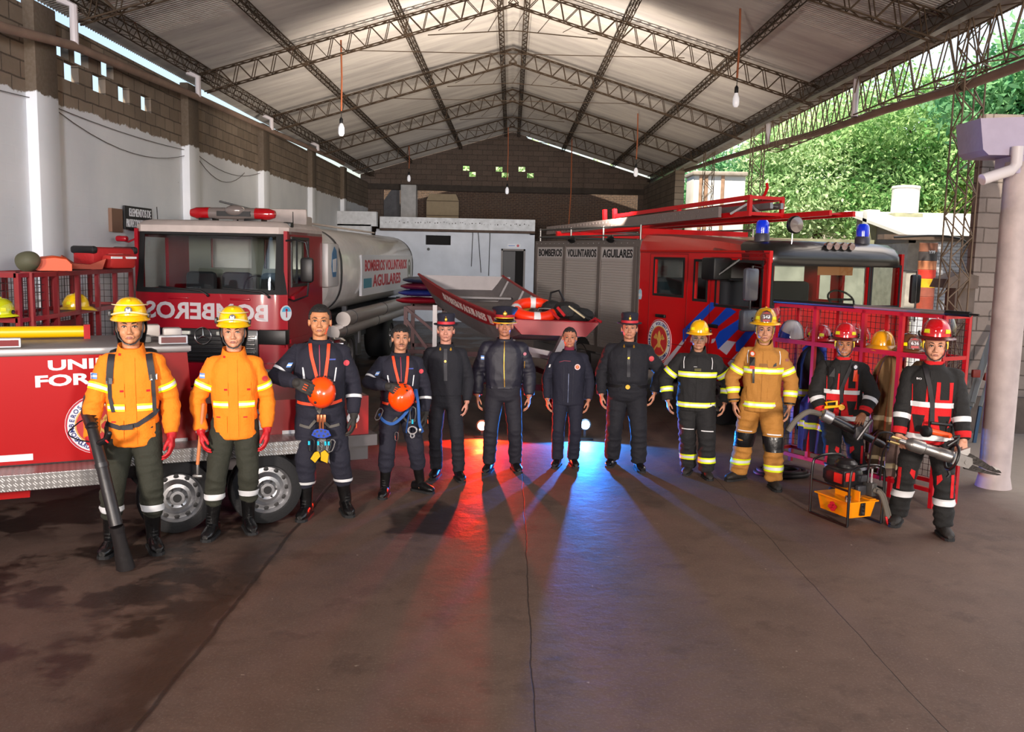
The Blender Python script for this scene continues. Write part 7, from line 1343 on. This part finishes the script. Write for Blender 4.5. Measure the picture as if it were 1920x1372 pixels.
for px, col, kind, lb, rz_ in ((1483, '#c9c9cc', 'jet', 'white helmet with blue side panel on the left end of the rack shelf', -.4), (1538, '#b00c20', 'fire', 'red helmet with clear visor on the rack shelf, second from the left', -.9), (1600, '#c01824', 'fire', 'red helmet on the rack shelf behind the smiling person', .3), (1655, '#e09a0c', 'plain', 'yellow helmet seen from behind on the rack shelf between the red-helmeted people', 2.6), (1706, '#5c3a20', '636', 'brown leather helmet with shield numbered 636 on the rack shelf', -.1)):
    x = rackx(px, .18); t = thing('rescue_helmet' if kind == 'jet' else 'fire_helmet', lb, 'helmet', onrack(x, .18, 1.455), rz_ + (0 if kind in ('636',) else 0), group=None)
    if kind == 'jet':
        mb = MB(); dome(mb, .13, .155, .2, (0, 0, -.02)); sh = mb.build('shell', mat('helmet_white', '#b8b8bc', .3, coat=.5), t); t.location.z -= .0
        mb = MB(); rr = [[V((.142 * math.sin(a) * f, -.168 * math.cos(a) * f, z - .06 * (i_ / 12) * (z > .02))) for i_, a in enumerate([math.radians(-85 + 85 * i / 12) for i in range(13)])] for z, f in ((-.02, 1.0), (.03, .99), (.09, .9))]; mb.loft(rr, caps=False, closed=False); mb.build('blue_panel', mat('helmet_blue_panel', '#1c3ca0', .3), sh); mb = MB(); mb.tube([V((.132 * math.cos(t_) ** .75 if math.cos(t_) > 0 else -.132 * abs(math.cos(t_)) ** .75, .0, -.02 + .2 * math.sin(t_))) for t_ in [i * PI / 12 for i in range(13)]], .008, 6); mb.build('stripe', mat('helmet_grey_stripe', '#6c6468', .4), sh)
    else: fire_helmet(t, (0, 0, .0), col, '636' if kind == '636' else None, visor='up' if kind == 'fire' else None)
def cloth_hang(name, lb, cat, px0, px1, zt, zb, col, tapes=(), sleeve=False, y=.25, grp=None):
    x0, x1 = rackx(px0), rackx(px1); t = thing(name, lb, cat, onrack((x0 + x1) / 2, y, 0), ra, group=grp); w = abs(x1 - x0) / 2; n = 28; rr = []
    for i in range(15):
        k = i / 14; z = zt + (zb - zt) * k; f = .35 + .65 * min(1, k * 5) ** .6; rr.append([V((w * f * math.cos(a) * (1 + .1 * NZ((a * 2, k * 3, px0))), .11 * f * math.sin(a) * (1 + .35 * math.sin(a * 7 + k * 2)), z)) for a in [2 * PI * j / n for j in range(n)]])
    mb = MB(); mb.loft(rr); c = mb.build('garment', mat('hung_' + col[1:], col, .85, bump=.4, bscale=14), t, ang=80)
    for z0, z1, m_ in tapes:
        for a_, b_, mm in (((z0, z0 + (z1 - z0) * .28, LIME), (z0 + (z1 - z0) * .28, z0 + (z1 - z0) * .72, SILV), (z0 + (z1 - z0) * .72, z1, LIME)) if m_ == 'lime' else ((z0, z1, mat('old_tape', '#a89878', .6)),)):
            rr = []
            for z in (a_, b_):
                k = (z - zt) / (zb - zt); f = .35 + .65 * min(1, k * 5) ** .6; rr.append([V(((w * f + .006) * math.cos(a) * (1 + .1 * NZ((a * 2, k * 3, px0))), (.11 * f + .006) * math.sin(a) * (1 + .35 * math.sin(a * 7 + k * 2)), z)) for a in [2 * PI * j / n for j in range(n)]])
            mb = MB(); mb.loft(rr, caps=False); mb.build('tape', mm, c)
    return t
cloth_hang('turnout_coat', 'tan turnout coat hanging in the rack between the two people in red helmets', 'coat', 1622, 1672, 1.36, .55, '#6b5030', [(.72, .77, 'x')], y=.2)
cloth_hang('turnout_coat', 'second brown coat in the rack hanging beside the right rack post', 'coat', 1672, 1716, 1.34, .5, '#544028', [(.66, .7, 'x')], y=.3)
cloth_hang('turnout_coat', 'black coat with lime tape and blue strap hanging at the left of the rack', 'coat', 1478, 1526, 1.36, .45, '#0d0e14', [(.82, .9, 'lime')], y=.2)
cloth_hang('turnout_trousers', 'dark blue trousers with lime tape hanging low behind the ram hose', 'trousers', 1500, 1560, .9, .25, '#101634', [(.5, .57, 'lime')], y=.1)
cloth_hang('turnout_trousers', 'brown trousers with pale tape hanging low between power pack and rightmost person', 'trousers', 1630, 1676, .62, .2, '#4a3a2a', [(.34, .38, 'x'), (.26, .29, 'x')], y=.1)
cloth_hang('turnout_trousers', 'purplish brown trousers with pale tape hanging low beside the right rack post', 'trousers', 1676, 1712, .72, .22, '#5a4640', [(.3, .35, 'x')], y=.05)
cloth_hang('folded_cloth', 'blue cloth folded under the shelf at the left of the rack', 'cloth', 1470, 1505, 1.38, 1.12, '#142a90', y=.35)
mb = MB(); mb.tube([onrack(rackx(1602), -.03, 1.85), onrack(rackx(1816), -.03, 1.85)], .021, 14); tp_ = mb.build('tube', mat('grey_pole', '#8a8280', .35, .5)); 
t = thing('telescopic_pole', 'grey telescopic pole with black grips lying along the top of the rack', 'pole', (0, 0, 0)); tp_.parent = t
mb = MB(); mb.tube([onrack(rackx(1452), -.03, 1.85), onrack(rackx(1602), -.03, 1.85)], .025, 12); mb.tube([onrack(rl + .02, -.03, 1.85), onrack(rl + .26, -.03, 1.85)], .025, 12); mb.tube([onrack(rl + .26, -.03, 1.85), onrack(rl + .34, -.03, 1.85)], .01, 8); mb.build('grip', BLK, t)
t = thing('hose_coil', 'black hose coiled on the floor behind the person in tan gear', 'hose', atZ(1465, 890)); mb = MB()
for k in range(4): mb.tube([((.28 - k * .03) * math.cos(a), (.2 - k * .02) * math.sin(a), .025 + .03 * (k % 2)) for a in [i * PI / 14 for i in range(28)]], .022, 8, closed=True)
mb.build('hose', BLK, t)
# leaning ladder at the right
t = thing('folding_ladder', 'aluminium folding ladder with red hinges leaning on the block wall by the pillar', 'ladder', (0, 0, 0)); b0 = V((5.62, 11.4, 0.02)); 
T = atY(1872, 605, 12.2); bl_ = atY(1822, 770, 11.6); br_ = atY(1850, 760, 11.6); bl_.z = .02; 
mb = MB(); mb.bar(atY(1817, 762, 11.5), atY(1868, 610, 12.2), .09, .035); mb.build('stile', mat('ladder_alloy', '#9aa09e', .35, .7), t, smooth=False); mb = MB(); mb.bar(atY(1824, 755, 11.5), atY(1849, 655, 12.0), .05, .03); mb.bar(atY(1838, 762, 11.6), atY(1866, 668, 12.1), .04, .03); mb.build('folded_leg', mat('ladder_alloy', '#9aa09e', .35, .7), t, smooth=False)
mb = MB(); mb.rbox(tuple(atY(1829, 700, 11.7) - V((.05, .04, .05))), tuple(atY(1829, 700, 11.7) + V((.05, .02, .05))), .01); mb.rbox(tuple(atY(1851, 706, 11.8) - V((.05, .04, .05))), tuple(atY(1851, 706, 11.8) + V((.05, .02, .05))), .01); mb.build('red_hinge', mat('hinge_red', '#7a2418', .6), t); mb = MB(); h0 = atY(1866, 600, 12.2); mb.tube(chain([h0, h0 + V((0, 0, .12)), h0 + V((.08, 0, .16)), h0 + V((.14, 0, .08))]), .012, 6); mb.build('hook', CHR, t)
mb = MB(); mb.bar(atY(1817, 762, 11.5), atY(1817, 762, 11.5) * 1 - V((.05, 0, atY(1817, 762, 11.5).z)), .05, .03); mb.bar(atY(1838, 762, 11.6), V((atY(1838, 762, 11.6).x - .04, 11.6, 0)), .04, .03); mb.build('foot_section', mat('ladder_blue', '#2a4a68', .5), t, smooth=False)
# left cages
def cage(loc, rz_, L, lb, posts, dp=.5):
    t = thing('gear_cage', lb, 'rack', loc, rz_); mb = MB()
    for y in (0, dp):
        for z in (2.0, 1.58, .1): mb.bar((0, y, z), (L, y, z), .045)
    for x in (0, L): [mb.bar((x, 0, z), (x, dp, z), .04) for z in (2.0, 1.58, .1)]
    mb.build('rail', mat('cage_red', '#780810', .45, coat=.2), t, smooth=False)
    for x in posts:
        for y in (0, dp): mb = MB(); mb.bar((x * L, y, 0), (x * L, y, 2.02), .045); mb.build('post', MATS['cage_red'], t, smooth=False)
    mb = MB(); meshpanel(mb, (0, dp, 0), (L, dp, 0), .12, 1.98, .075, .0025); meshpanel(mb, (L, 0, 0), (L, dp, 0), .12, 1.98, .075, .0025); mb.build('wire_mesh', mat('cage_mesh', '#241c1c', .6), t, smooth=False)
    mb = MB(); mb.box((0, 0, 1.555), (L, dp, 1.57)); mb.box((.02, .06, .12), (L - .02, .08, 1.5)) if L < 1.5 else mb.box((.02, .06, .12), (L * .5, .08, 1.5)); mb.build('sheet_panel', mat('cage_sheet', '#6a0810', .5), t, smooth=False); return t
cage((-5.6, 8.5, 0), 0, 1.0, 'short red mesh cage at the far left edge in front of the wall', (0, .45, .75, 1)); CG = cage((-4.58, 8.7, 0), math.radians(93.5), 2.7, 'long red mesh cage along the left wall, loaded with bags', (0, .2, .4, .6, .8, 1))
def at_cage(px, py, X): return onpl(px, py, (X, 0, 0), (1, 0, 0))
t = thing('fire_helmet', 'lime yellow helmet at the far left edge resting on the cage shelf', 'helmet', tuple(atY(2, 585, 8.45) - V((0, 0, .03)))); fire_helmet(t, (0, 0, 0), '#c8cc10')
w_ = at_cage(142, 556, -4.75); t = thing('fire_helmet', 'yellow helmet standing on the shelf inside the long left cage', 'helmet', (w_.x, w_.y, 1.61), -.8); fire_helmet(t, (0, 0, 0), '#e0b810', visor=None)
p = at_cage(56, 507, -4.8); t = thing('army_helmet', 'olive green helmet lying on its side on top of the left cage', 'helmet', (p.x, p.y, 2.13)); t.rotation_euler = (.4, 1.2, 0); mb = MB(); dome(mb, .105, .12, .15, (0, 0, -.06)); mb.build('shell', mat('olive_helmet', '#4c4c38', .7), t)
p = at_cage(100, 503, -4.8); t = thing('orange_case', 'orange rounded plastic case lying on top of the left cage', 'case', (p.x, p.y, 2.03)); mb = MB(); mb.loft([[V((u, v * .14, z * .15)) for v, z in ((-1, 0), (-1, .5), (-.7, .95), (.0, 1.1), (.7, .95), (1, .5), (1, 0))] for u in (-.02,)] and [[V((v * .16, u, z)) for v, z in ((-1, 0), (-1, h * .5), (-.7, h * .9), (0, h), (.7, h * .9), (1, h * .5), (1, 0))] for u, h in ((-.32, .13), (-.28, .15), (.25, .15), (.34, .1))]); mb.build('shell', mat('case_orange', '#d84a10', .5), t, ang=50); t.rotation_euler = (0, 0, .5)
p = at_cage(160, 493, -4.85); t = thing('head_block', 'dull orange head immobiliser block on top of the left cage before the red bags', 'first aid gear', (p.x, p.y, 2.03), .4); mb = MB(); mb.loft([[V((x, y, z)) for x, z in ((-.2, .0), (.18, .0), (.22, .12), (.05, .05), (-.12, .06), (-.24, .15))] for y in (-.18, .18)]); mb.build('block', mat('dull_orange', '#9a3a20', .7), t, smooth=False)
p = at_cage(205, 480, -4.8); t = thing('red_kit_bag', 'large red kit bag with black corners on top of the left cage', 'bag', (p.x - .05, p.y, 2.03), 1.2); mb = MB(); mb.rbox((-.34, -.17, 0), (.34, .17, .25), .06); c_ = mb.build('bag_body', mat('bag_red', '#9c1014', .7, bump=.4, bscale=12), t); mb = MB(); [mb.rbox((x, -.18, .17), (x + .08, .18, .26), .03) for x in (-.355, .275)]; mb.build('corner_patch', BLK, c_); mb = MB(); mb.rbox((-.12, -.19, .08), (.1, -.16, .18), .01); mb.build('clear_pocket', mat('pocket_sheen', '#b85050', .2, coat=.6), c_)
t = thing('red_pouch', 'small red pouch with white reflective band hanging before the kit bag', 'bag', (p.x + .22, p.y - .25, 2.03), 1.2); mb = MB(); mb.rbox((-.2, -.08, 0), (.2, .08, .17), .05); c_ = mb.build('pouch', mat('pouch_red', '#a01a14', .7), t); mb = MB(); mb.box((-.19, -.085, .12), (-.03, -.07, .145)); mb.box((.03, -.085, .12), (.19, -.07, .145)); mb.build('white_band', SILV, c_, smooth=False)
# strobes on the floor behind the group
EMR = mat('strobe_red', '#ff5030', .3, emit=40, ecol='#ff8a68'); EMB = mat('strobe_blue', '#50a0ff', .3, emit=40, ecol='#a8d4ff')
for px, py, m_, lb in ((904, 797, EMR, 'red strobe lamp shining on a low stand behind the legs of the group'), (1097, 795, EMB, 'blue strobe lamp shining on a low stand behind the legs of the group')):
    q = atY(px, py, 11.3); t = thing('strobe_lamp', lb, 'lamp', (q.x, q.y, 0)); z = q.z; mb = MB(); mb.lathe([(.03, .05), (.05, .06), (.055, .1), (.04, .11)], (0, 0, z), (0, 0, 1), 16) if 0 else mb.lathe([(.03, -.12), (.07, -.08), (.075, .02), (.07, .02), (.06, -.05), (.02, -.06)], (0, 0, z), (0, -1, 0), 20); mb.bar((0, .03, 0.0), (0, .03, z), .03); mb.box((-.1, -.08, 0), (.1, .12, .02)); mb.build('housing', BLK, t)
    mb = MB(); mb.sph((0, -.05, z), (.055, .05, .055), 20); mb.build('flash_bulb', m_, t)

# ================================================================== OUTSIDE
def leafmat(name, c1, c2, tr=.45):
    m = bpy.data.materials.new(name); m.use_nodes = True; nt = m.node_tree; nt.nodes.clear(); o = N(nt, 'ShaderNodeOutputMaterial'); d = N(nt, 'ShaderNodeBsdfDiffuse'); t_ = N(nt, 'ShaderNodeBsdfTranslucent'); mx = N(nt, 'ShaderNodeMixShader'); mx.inputs[0].default_value = tr
    g = N(nt, 'ShaderNodeNewGeometry').outputs['Position']; c = mixc(nt, ramp(nt, noi(nt, g, 1.5, 5), .35, .65), c1, c2); nt.links.new(c, d.inputs[0]); nt.links.new(c, t_.inputs[0]); nt.links.new(d.outputs[0], mx.inputs[1]); nt.links.new(t_.outputs[0], mx.inputs[2]); nt.links.new(mx.outputs[0], o.inputs[0]); return m
LM = [leafmat('leaf_light', '#8fb878', '#dcebc0'), leafmat('leaf_mid', '#5c9450', '#b4d090'), leafmat('leaf_dark', '#3c8058', '#98c890'), leafmat('leaf_yellow', '#6f9c54', '#ccd078')]
BARK = mat('bark', '#4a3a2c', .9, bump=.5)
def tree(x, y, h, blobs, lm, n, ls, lb, seed, grp='trees beyond the open side'):
    rg = np.random.default_rng(seed); t = thing('tree', lb, 'tree', (x, y, 0), group=grp); mb = MB()
    cs = [b[0] for b in blobs]; top = V((0, 0, h * .45)); mb.tube([(0, 0, 0), (.1, 0, h * .25), top], [.28, .22, .16], 10)
    for c in cs: mb.tube([top, top.lerp(V(c), .5) + V((0, 0, .2)), V(c)], [.1, .06, .03], 6)
    mb.build('trunk', BARK, t); tot = sum(b[1] ** 2 for b in blobs); Vv = []; 
    for c, r in blobs:
        k = int(n * r * r / tot); cl = rg.normal(size=(max(6, k // 60), 3)); cl /= np.linalg.norm(cl, axis=1)[:, None]; cl = np.array(c) + cl * r * rg.uniform(.55, 1.0, (len(cl), 1)) * np.array([1, 1, .8]); idx = rg.integers(0, len(cl), k); P = cl[idx] + rg.normal(size=(k, 3)) * r * .16
        d = rg.normal(size=(k, 3)); d /= np.linalg.norm(d, axis=1)[:, None]; e = np.cross(d, rg.normal(size=(k, 3))); e /= np.linalg.norm(e, axis=1)[:, None]; s = ls * rg.uniform(.6, 1.3, (k, 1)); Vv.append(np.stack([P - d * s, P - e * s * .45, P + d * s, P + e * s * .45], 1).reshape(-1, 3))
    vs = np.concatenate(Vv); k = len(vs) // 4; me = bpy.data.meshes.new('foliage'); me.vertices.add(len(vs)); me.vertices.foreach_set('co', vs.astype('f').ravel()); me.loops.add(len(vs)); me.loops.foreach_set('vertex_index', np.arange(len(vs), dtype='i')); me.polygons.add(k); me.polygons.foreach_set('loop_start', np.arange(0, len(vs), 4, dtype='i')); me.update(calc_edges=True); me.validate(); me.materials.append(lm); o = bpy.data.objects.new('foliage', me); COL.objects.link(o); o.parent = t
tree(8.2, 39, 8, [((0, 0, 4.5), 2.2), ((-1.5, 0, 3.8), 1.6), ((1.2, -1, 5.6), 1.8), ((2.5, 0, 4), 1.9)], LM[2], 26000, .11, 'dark green tree just right of the white water tank building', 1)
tree(12.0, 36, 9, [((0, 0, 5.4), 2.5), ((2.3, 0, 4.6), 2.2), ((-2, 0, 4.4), 2.0), ((1, 0, 7.3), 2.0), ((-1.4, 0, 6.7), 1.8)], LM[0], 44000, .105, 'pale sunlit tree in the middle of the opening on the right', 2)
tree(16.5, 34, 10, [((0, 0, 6), 2.8), ((-2.2, 0, 7.4), 2.3), ((-2.2, 0, 4.6), 2.2), ((2, 0, 4.5), 2.5), ((2, 0, 8), 2.4)], LM[1], 40000, .11, 'tall mid green tree behind the block wall and lattice column', 3)
tree(12.6, 22, 6, [((0, 0, 5.6), 1.5), ((-1.3, 0, 6.1), 1.2), ((1.3, 0, 5.2), 1.5), ((-.4, 0, 4.3), 1.0), ((.2, 0, 7.2), 1.4), ((2.2, 0, 6.6), 1.5)], LM[2], 22000, .11, 'nearest tree with large bluish leaves hanging at the upper right', 4)
tree(16.6, 33.5, 5, [((0, 0, 4.4), 1.4), ((-1.6, 0, 4.0), 1.1), ((1.5, 0, 4.2), 1.2)], LM[3], 12000, .1, 'yellow-leaved tree above the white shed roof', 5)
tree(0, 42, 7, [((0, 0, 5.4), 2.2), ((-2.5, 0, 5.2), 1.8), ((2.5, 0, 5.2), 1.8)], LM[0], 9000, .2, 'sunlit tree seen only through the small holes of the rear gable', 6)
def bld(name, lb, cat, fnb, grp=None): t = thing(name, lb, cat, (0, 0, 0), group=grp); fnb(t); return t
WO = mat('sunlit_whitewash', '#c9c6c0', .8, bump=.2, bscale=6, var=.15, vscale=1.5); MOSS = mat('mossy_concrete', '#8a8a70', .9, bump=.5, bscale=5, var=.35, vscale=3)
def f1(t):
    mb = MB(); mb.rbox((6.6, 33.6, 0), (8.5, 35, 5.45), .05); mb.build('wall', WO, t)
    mb = MB(); mb.rbox((6.55, 33.5, 5.35), (8.55, 35.1, 5.5), .03); mb.build('cap', mat('stained_cap', '#a09488', .8, var=.3), t)
    for x in (6.8, 7.0, 7.6): mb = MB(); mb.box((x, 33.57, 3.4), (x + .12, 33.6, 5.35)); mb.build('rust_streak', mat('rust_streak', '#a08068', .9, var=.3), t, smooth=False)
bld('tank_building', 'white rust-streaked water tank block behind the ladders on the right', 'building', f1)
def f2(t):
    mb = MB(); mb.box((11.3, 26, 0), (17, 30, 3.0)); mb.build('wall', mat('old_white_brick_out', '#a8a29a', .85, bump=.4, bscale=8, var=.25, vscale=4), t, smooth=False)
    mb = MB(); mb.prism([(25.5, 3.04), (30.4, 3.9), (30.4, 4.0), (25.5, 3.13)], 11.0, 17.3, lambda u, v, w: (w, u, v)); mb.build('roof', mat('white_sheet_roof', '#d0cec8', .6), t, smooth=False)
    mb = MB(); mb.prism([(26, 2.9), (30, 2.9), (30, 3.83), (26, 3.13)], 11.28, 11.5, lambda u, v, w: (w, u, v)); mb.build('gable', mat('gable_grey', '#77706a', .9), t, smooth=False)
bld('outbuilding', 'white-roofed old brick outbuilding across the yard on the right', 'building', f2)
def f3(t): mb = MB(); mb.lathe([(.4, 0), (.42, .02), (.42, .8), (.44, .82), (.43, .88), (.3, .9)], (12.65, 29.6, 3.9), n=24); mb.build('tank', WO, t); mb = MB(); mb.rbox((12.2, 29.2, 3.6), (13.1, 30.1, 3.92), .04); mb.build('plinth', MOSS, t)
bld('water_tank', 'white cylindrical water tank on the back of the outbuilding roof', 'tank', f3)
t = thing('white_box', 'small white box on a mossy pier left of the cylindrical tank', 'box', (11.2, 28.6, 2.95)); mb = MB(); mb.rbox((-.2, -.2, .55), (.2, .2, 1.0), .03); mb.build('box', WO, t); mb = MB(); mb.rbox((-.3, -.3, 0), (.3, .3, .56), .03); mb.build('pier', MOSS, t)
def f4(t):
    mb = MB(); mb.box((7.4, 26, 0), (10.1, 30, 2.75)); mb.build('wall', mat('weathered_wall', '#b0aca2', .85, bump=.4, bscale=4, var=.35, vscale=2), t, smooth=False); mb = MB(); mb.box((7.2, 25.7, 2.75), (10.2, 30.3, 2.95)); mb.build('slab', MOSS, t, smooth=False)
bld('flat_shed', 'low flat shed with mossy slab roof behind the fire engine cab', 'building', f4)
mb = MB(); mb.box((8.6, 19.2, 0), (13.5, 19.4, 1.2)); tag(mb.build('yard_wall', mat('white_brick_yard', '#b3b6be', .8, bump=.5, bscale=14, var=.3, vscale=5), smooth=False), 'low whitewashed brick yard wall beyond the rack', 'wall')
def f5(t):
    mb = MB(); mb.box((11.45, 24.6, 0), (12.1, 24.9, 2.9)); mb.box((12.3, 24.6, 0), (12.6, 24.9, 3.0)); mb.box((12.9, 24.6, 0), (13.6, 24.9, 2.9)); mb.build('brick_pier', blockwall('white_brick_pier', 0, None, col=('#b8bcc8', '#c8ccd4'), mort='#7c7f8c', bw=.24, bh=.09), t, smooth=False)
    mb = MB(); mb.box((10.0, 24.55, 2.95), (14, 25.0, 3.08)); mb.build('lintel', mat('rusty_lintel', '#5a4a40', .9, var=.3), t, smooth=False)
bld('brick_piers', 'whitewashed brick piers under a rusty lintel beside the stacked drums', 'wall', f5)
def drum(x, y, z, cols, lb, word=None):
    t = thing('oil_drum', lb, 'drum', (x, y, z), group='stacked steel drums', sc=.8)
    h = .88 / len(cols)
    for i, c in enumerate(cols): mb = MB(); mb.lathe([(.28, h * i), (.29, h * i + .01), (.285, h * (i + .5)), (.29, h * (i + 1) - .01), (.28, h * (i + 1))], n=24); mb.build('band', mat('drum_' + c[1:], c, .6, bump=.1, var=.2), t)
    if word: mb = MB(); text(mb, word, lambda u, v, d: V((.298 * math.sin(u / .29), -.298 * math.cos(u / .29) - d, .58 + v)), None, .1, .03); mb.build('lettering', LET, t, smooth=False)
mb = MB(); mb.rbox((10.7, 23.9, 0), (11.4, 24.5, .75), .03); tag(mb.build('plinth', MOSS), 'mossy concrete block under the drum stack', 'block')
drum(11.05, 24.2, .75, ['#6a4a38', '#8a3a28'], 'lowest rusty drum of the stack in the yard'); drum(11.05, 24.2, 1.455, ['#8a4a3a', '#c8a010', '#b83020'], 'middle drum of the stack, red with a yellow band'); drum(11.05, 24.2, 2.16, ['#a86a48', '#3a3434', '#7a4c38'], 'topmost brown and black drum of the stack', 'YPF')
t = thing('yard_cable', 'black cable arching down from the outbuilding beside the lattice column', 'cable'); mb = MB(); mb.tube(chain([(10.2, 24.4, 3.0), (11.6, 24.3, 3.05), (12.2, 24.3, 2.7), (12.4, 24.3, 1.2)]), .03, 6); mb.build('cable', BLK, t)
# ---- pieces that stand apart become objects of their own ----------------
SPLIT = {'rail', 'side_window', 'frame', 'corner_patch', 'bonnet_handle', 'red_end_lens', 'mirror_arm', 'mirror', 'cradle', 'wiper', 'driving_lamps', 'headlights', 'seats', 'reflector_plate', 'scene_lamp', 'red_hinge', 'grip', 'folded_leg', 'foot_section', 'white_band', 'pipe_collar', 'gauge_knob', 'red_label', 'blue_stripe', 'white_stripe', 'batten', 'chassis', 'brick_pier', 'bumper_and_skirt', 'support_bar', 'ear_flap', 'side_clip', 'visor_pivot', 'lever', 'filler_cap', 'brass_coupling', 'pressure_hose', 'vent', 'windscreen', 'front_bar', 'carabiner', 'descender', 'copper_swivel', 'white_mark', 'white_piping', 'aerial', 'bar_bracket', 'tank_band', 'checker_step', 'engine', 'grey_sleeve_hose', 'webbing', 'throttle_cable', 'lamp_handle', 'guard_ring', 'window_seal', 'seat', 'window_frame', 'tube_frame', 'jaw', 'bright_edge', 'bench_and_ribs', 'door_handle', 'door_trim', 'top_hatch', 'strap', 'aluminium_rungs'}
def islands(me):
    n = len(me.vertices); par = list(range(n))
    def fd(a):
        while par[a] != a: par[a] = par[par[a]]; a = par[a]
        return a
    for e in me.edges:
        a, b = fd(e.vertices[0]), fd(e.vertices[1])
        if a != b: par[a] = b
    g = {}
    for p in me.polygons: g.setdefault(fd(p.vertices[0]), []).append(p.index)
    return list(g.values())
for o in [x for x in SC.objects if x.type == 'MESH' and x.name.split('.')[0] in SPLIT]:
    me = o.data; gs = islands(me)
    if len(gs) < 2 or len(gs) > 40: continue
    base = o.name.split('.')[0]; base = {'seats': 'seat', 'headlights': 'headlight', 'driving_lamps': 'driving_lamp', 'bench_and_ribs': 'rib', 'bumper_and_skirt': 'bumper', 'aluminium_rungs': 'rung'}.get(base, base); kids = list(o.children)
    for k, g in enumerate(gs):
        idx = {}; vs = []; fs = []
        for pi in g:
            f = []
            for v in me.polygons[pi].vertices:
                if v not in idx: idx[v] = len(vs); vs.append(me.vertices[v].co[:])
                f.append(idx[v])
            fs.append(f)
        nm = bpy.data.meshes.new(base); nm.from_pydata(vs, [], fs); nm.update()
        for m_ in me.materials: nm.materials.append(m_)
        if any(p.use_smooth for p in me.polygons): nm.polygons.foreach_set('use_smooth', [True] * len(nm.polygons)); nm.set_sharp_from_angle(angle=math.radians(35))
        if k == 0: o.data = nm; o.name = base
        else:
            c = bpy.data.objects.new(base, nm); COL.objects.link(c); c.parent = o.parent; c.matrix_basis = o.matrix_basis.copy()
# ================================================================== LIGHT
w = bpy.data.worlds.new('w'); SC.world = w; w.use_nodes = True; nt = w.node_tree; bg = nt.nodes['Background']
sky = nt.nodes.new('ShaderNodeTexSky'); sky.sky_type = 'NISHITA'; sky.sun_elevation = math.radians(52); sky.sun_rotation = math.radians(70); sky.sun_disc = False; sky.air_density = 1.2; sky.dust_density = 3
nt.links.new(sky.outputs[0], bg.inputs[0]); bg.inputs[1].default_value = .32
def light(kind, name, loc, tgt, power, col='#ffffff', size=1, sy=None, **k):
    l = bpy.data.lights.new(name, kind); o = bpy.data.objects.new(name, l); COL.objects.link(o); l.energy = power; l.color = lin(col)[:3]
    o.location = loc; o.rotation_euler = (V(tgt) - V(loc)).to_track_quat('-Z', 'Y').to_euler()
    if kind == 'AREA': l.size = size; l.shape = 'RECTANGLE'; l.size_y = sy or size
    elif kind != 'SUN': l.shadow_soft_size = size
    for a, b in k.items(): setattr(l, a, b)
    return o
sun = light('SUN', 'sun', (12, 30, 20), (4, 34, 0), 14, '#fff4e0'); sun.data.angle = math.radians(1)
sun.rotation_euler = V((.3, .5, -1)).to_track_quat('-Z', 'Y').to_euler()
# photographer's flash heads beside the camera, aimed at the people
for nm, x, tx in (('flash_left', -4.2, -1.8), ('flash_right', 4.4, 2.4)):
    o = light('AREA', nm, (x, -4.5, 3.1), (tx, 10, 1.5), 360, '#fff0e4', 1.1, 1.1); o.data.spread = math.radians(75)
# unseen fill lamps added to brighten the roof over the vehicles
for nm, x in (('roof_fill_left', -1.6), ('roof_fill_right', 1.7)):
    light('SPOT', nm, (x, 15.2, 3.0), (x * 1.2, 20, 6.6), 1700, '#fff0e0', .3, spot_size=math.radians(110), spot_blend=.9)
light('SPOT', 'rear_fill', (.4, 21.5, 2.9), (-1.2, 31, 2.6), 1100, '#f2f6ff', .3, spot_size=math.radians(60), spot_blend=.8)  # unseen fill lamp added to brighten the white rear wall
light('AREA', 'wall_fill', (-1.0, -2.5, 4.2), (-5.7, 12, 4.2), 130, '#f4f6ff', 1, 1).data.spread = math.radians(60)  # unseen fill lamp that brightens the left wall
# the two strobes
for px, py, c, e in ((904, 797, '#ff2a0c', 520), (1097, 795, '#2a86ff', 620)):
    q = atY(px, py, 11.3); light('SPOT', 'strobe', (q.x, q.y - .11, q.z), (q.x, 6, q.z - .35), e, c, .02, spot_size=math.radians(150), spot_blend=.25)
SC.view_settings.view_transform = 'Standard'; SC.view_settings.look = 'None'; SC.view_settings.exposure = -0.15; SC.view_settings.gamma = 1; SC.view_settings.use_curve_mapping = False
SC.cycles.max_bounces = 6; SC.cycles.use_denoising = True; SC.cycles.sample_clamp_indirect = 6; SC.cycles.caustics_reflective = False; SC.cycles.caustics_refractive = False; SC.cycles.transparent_max_bounces = 24
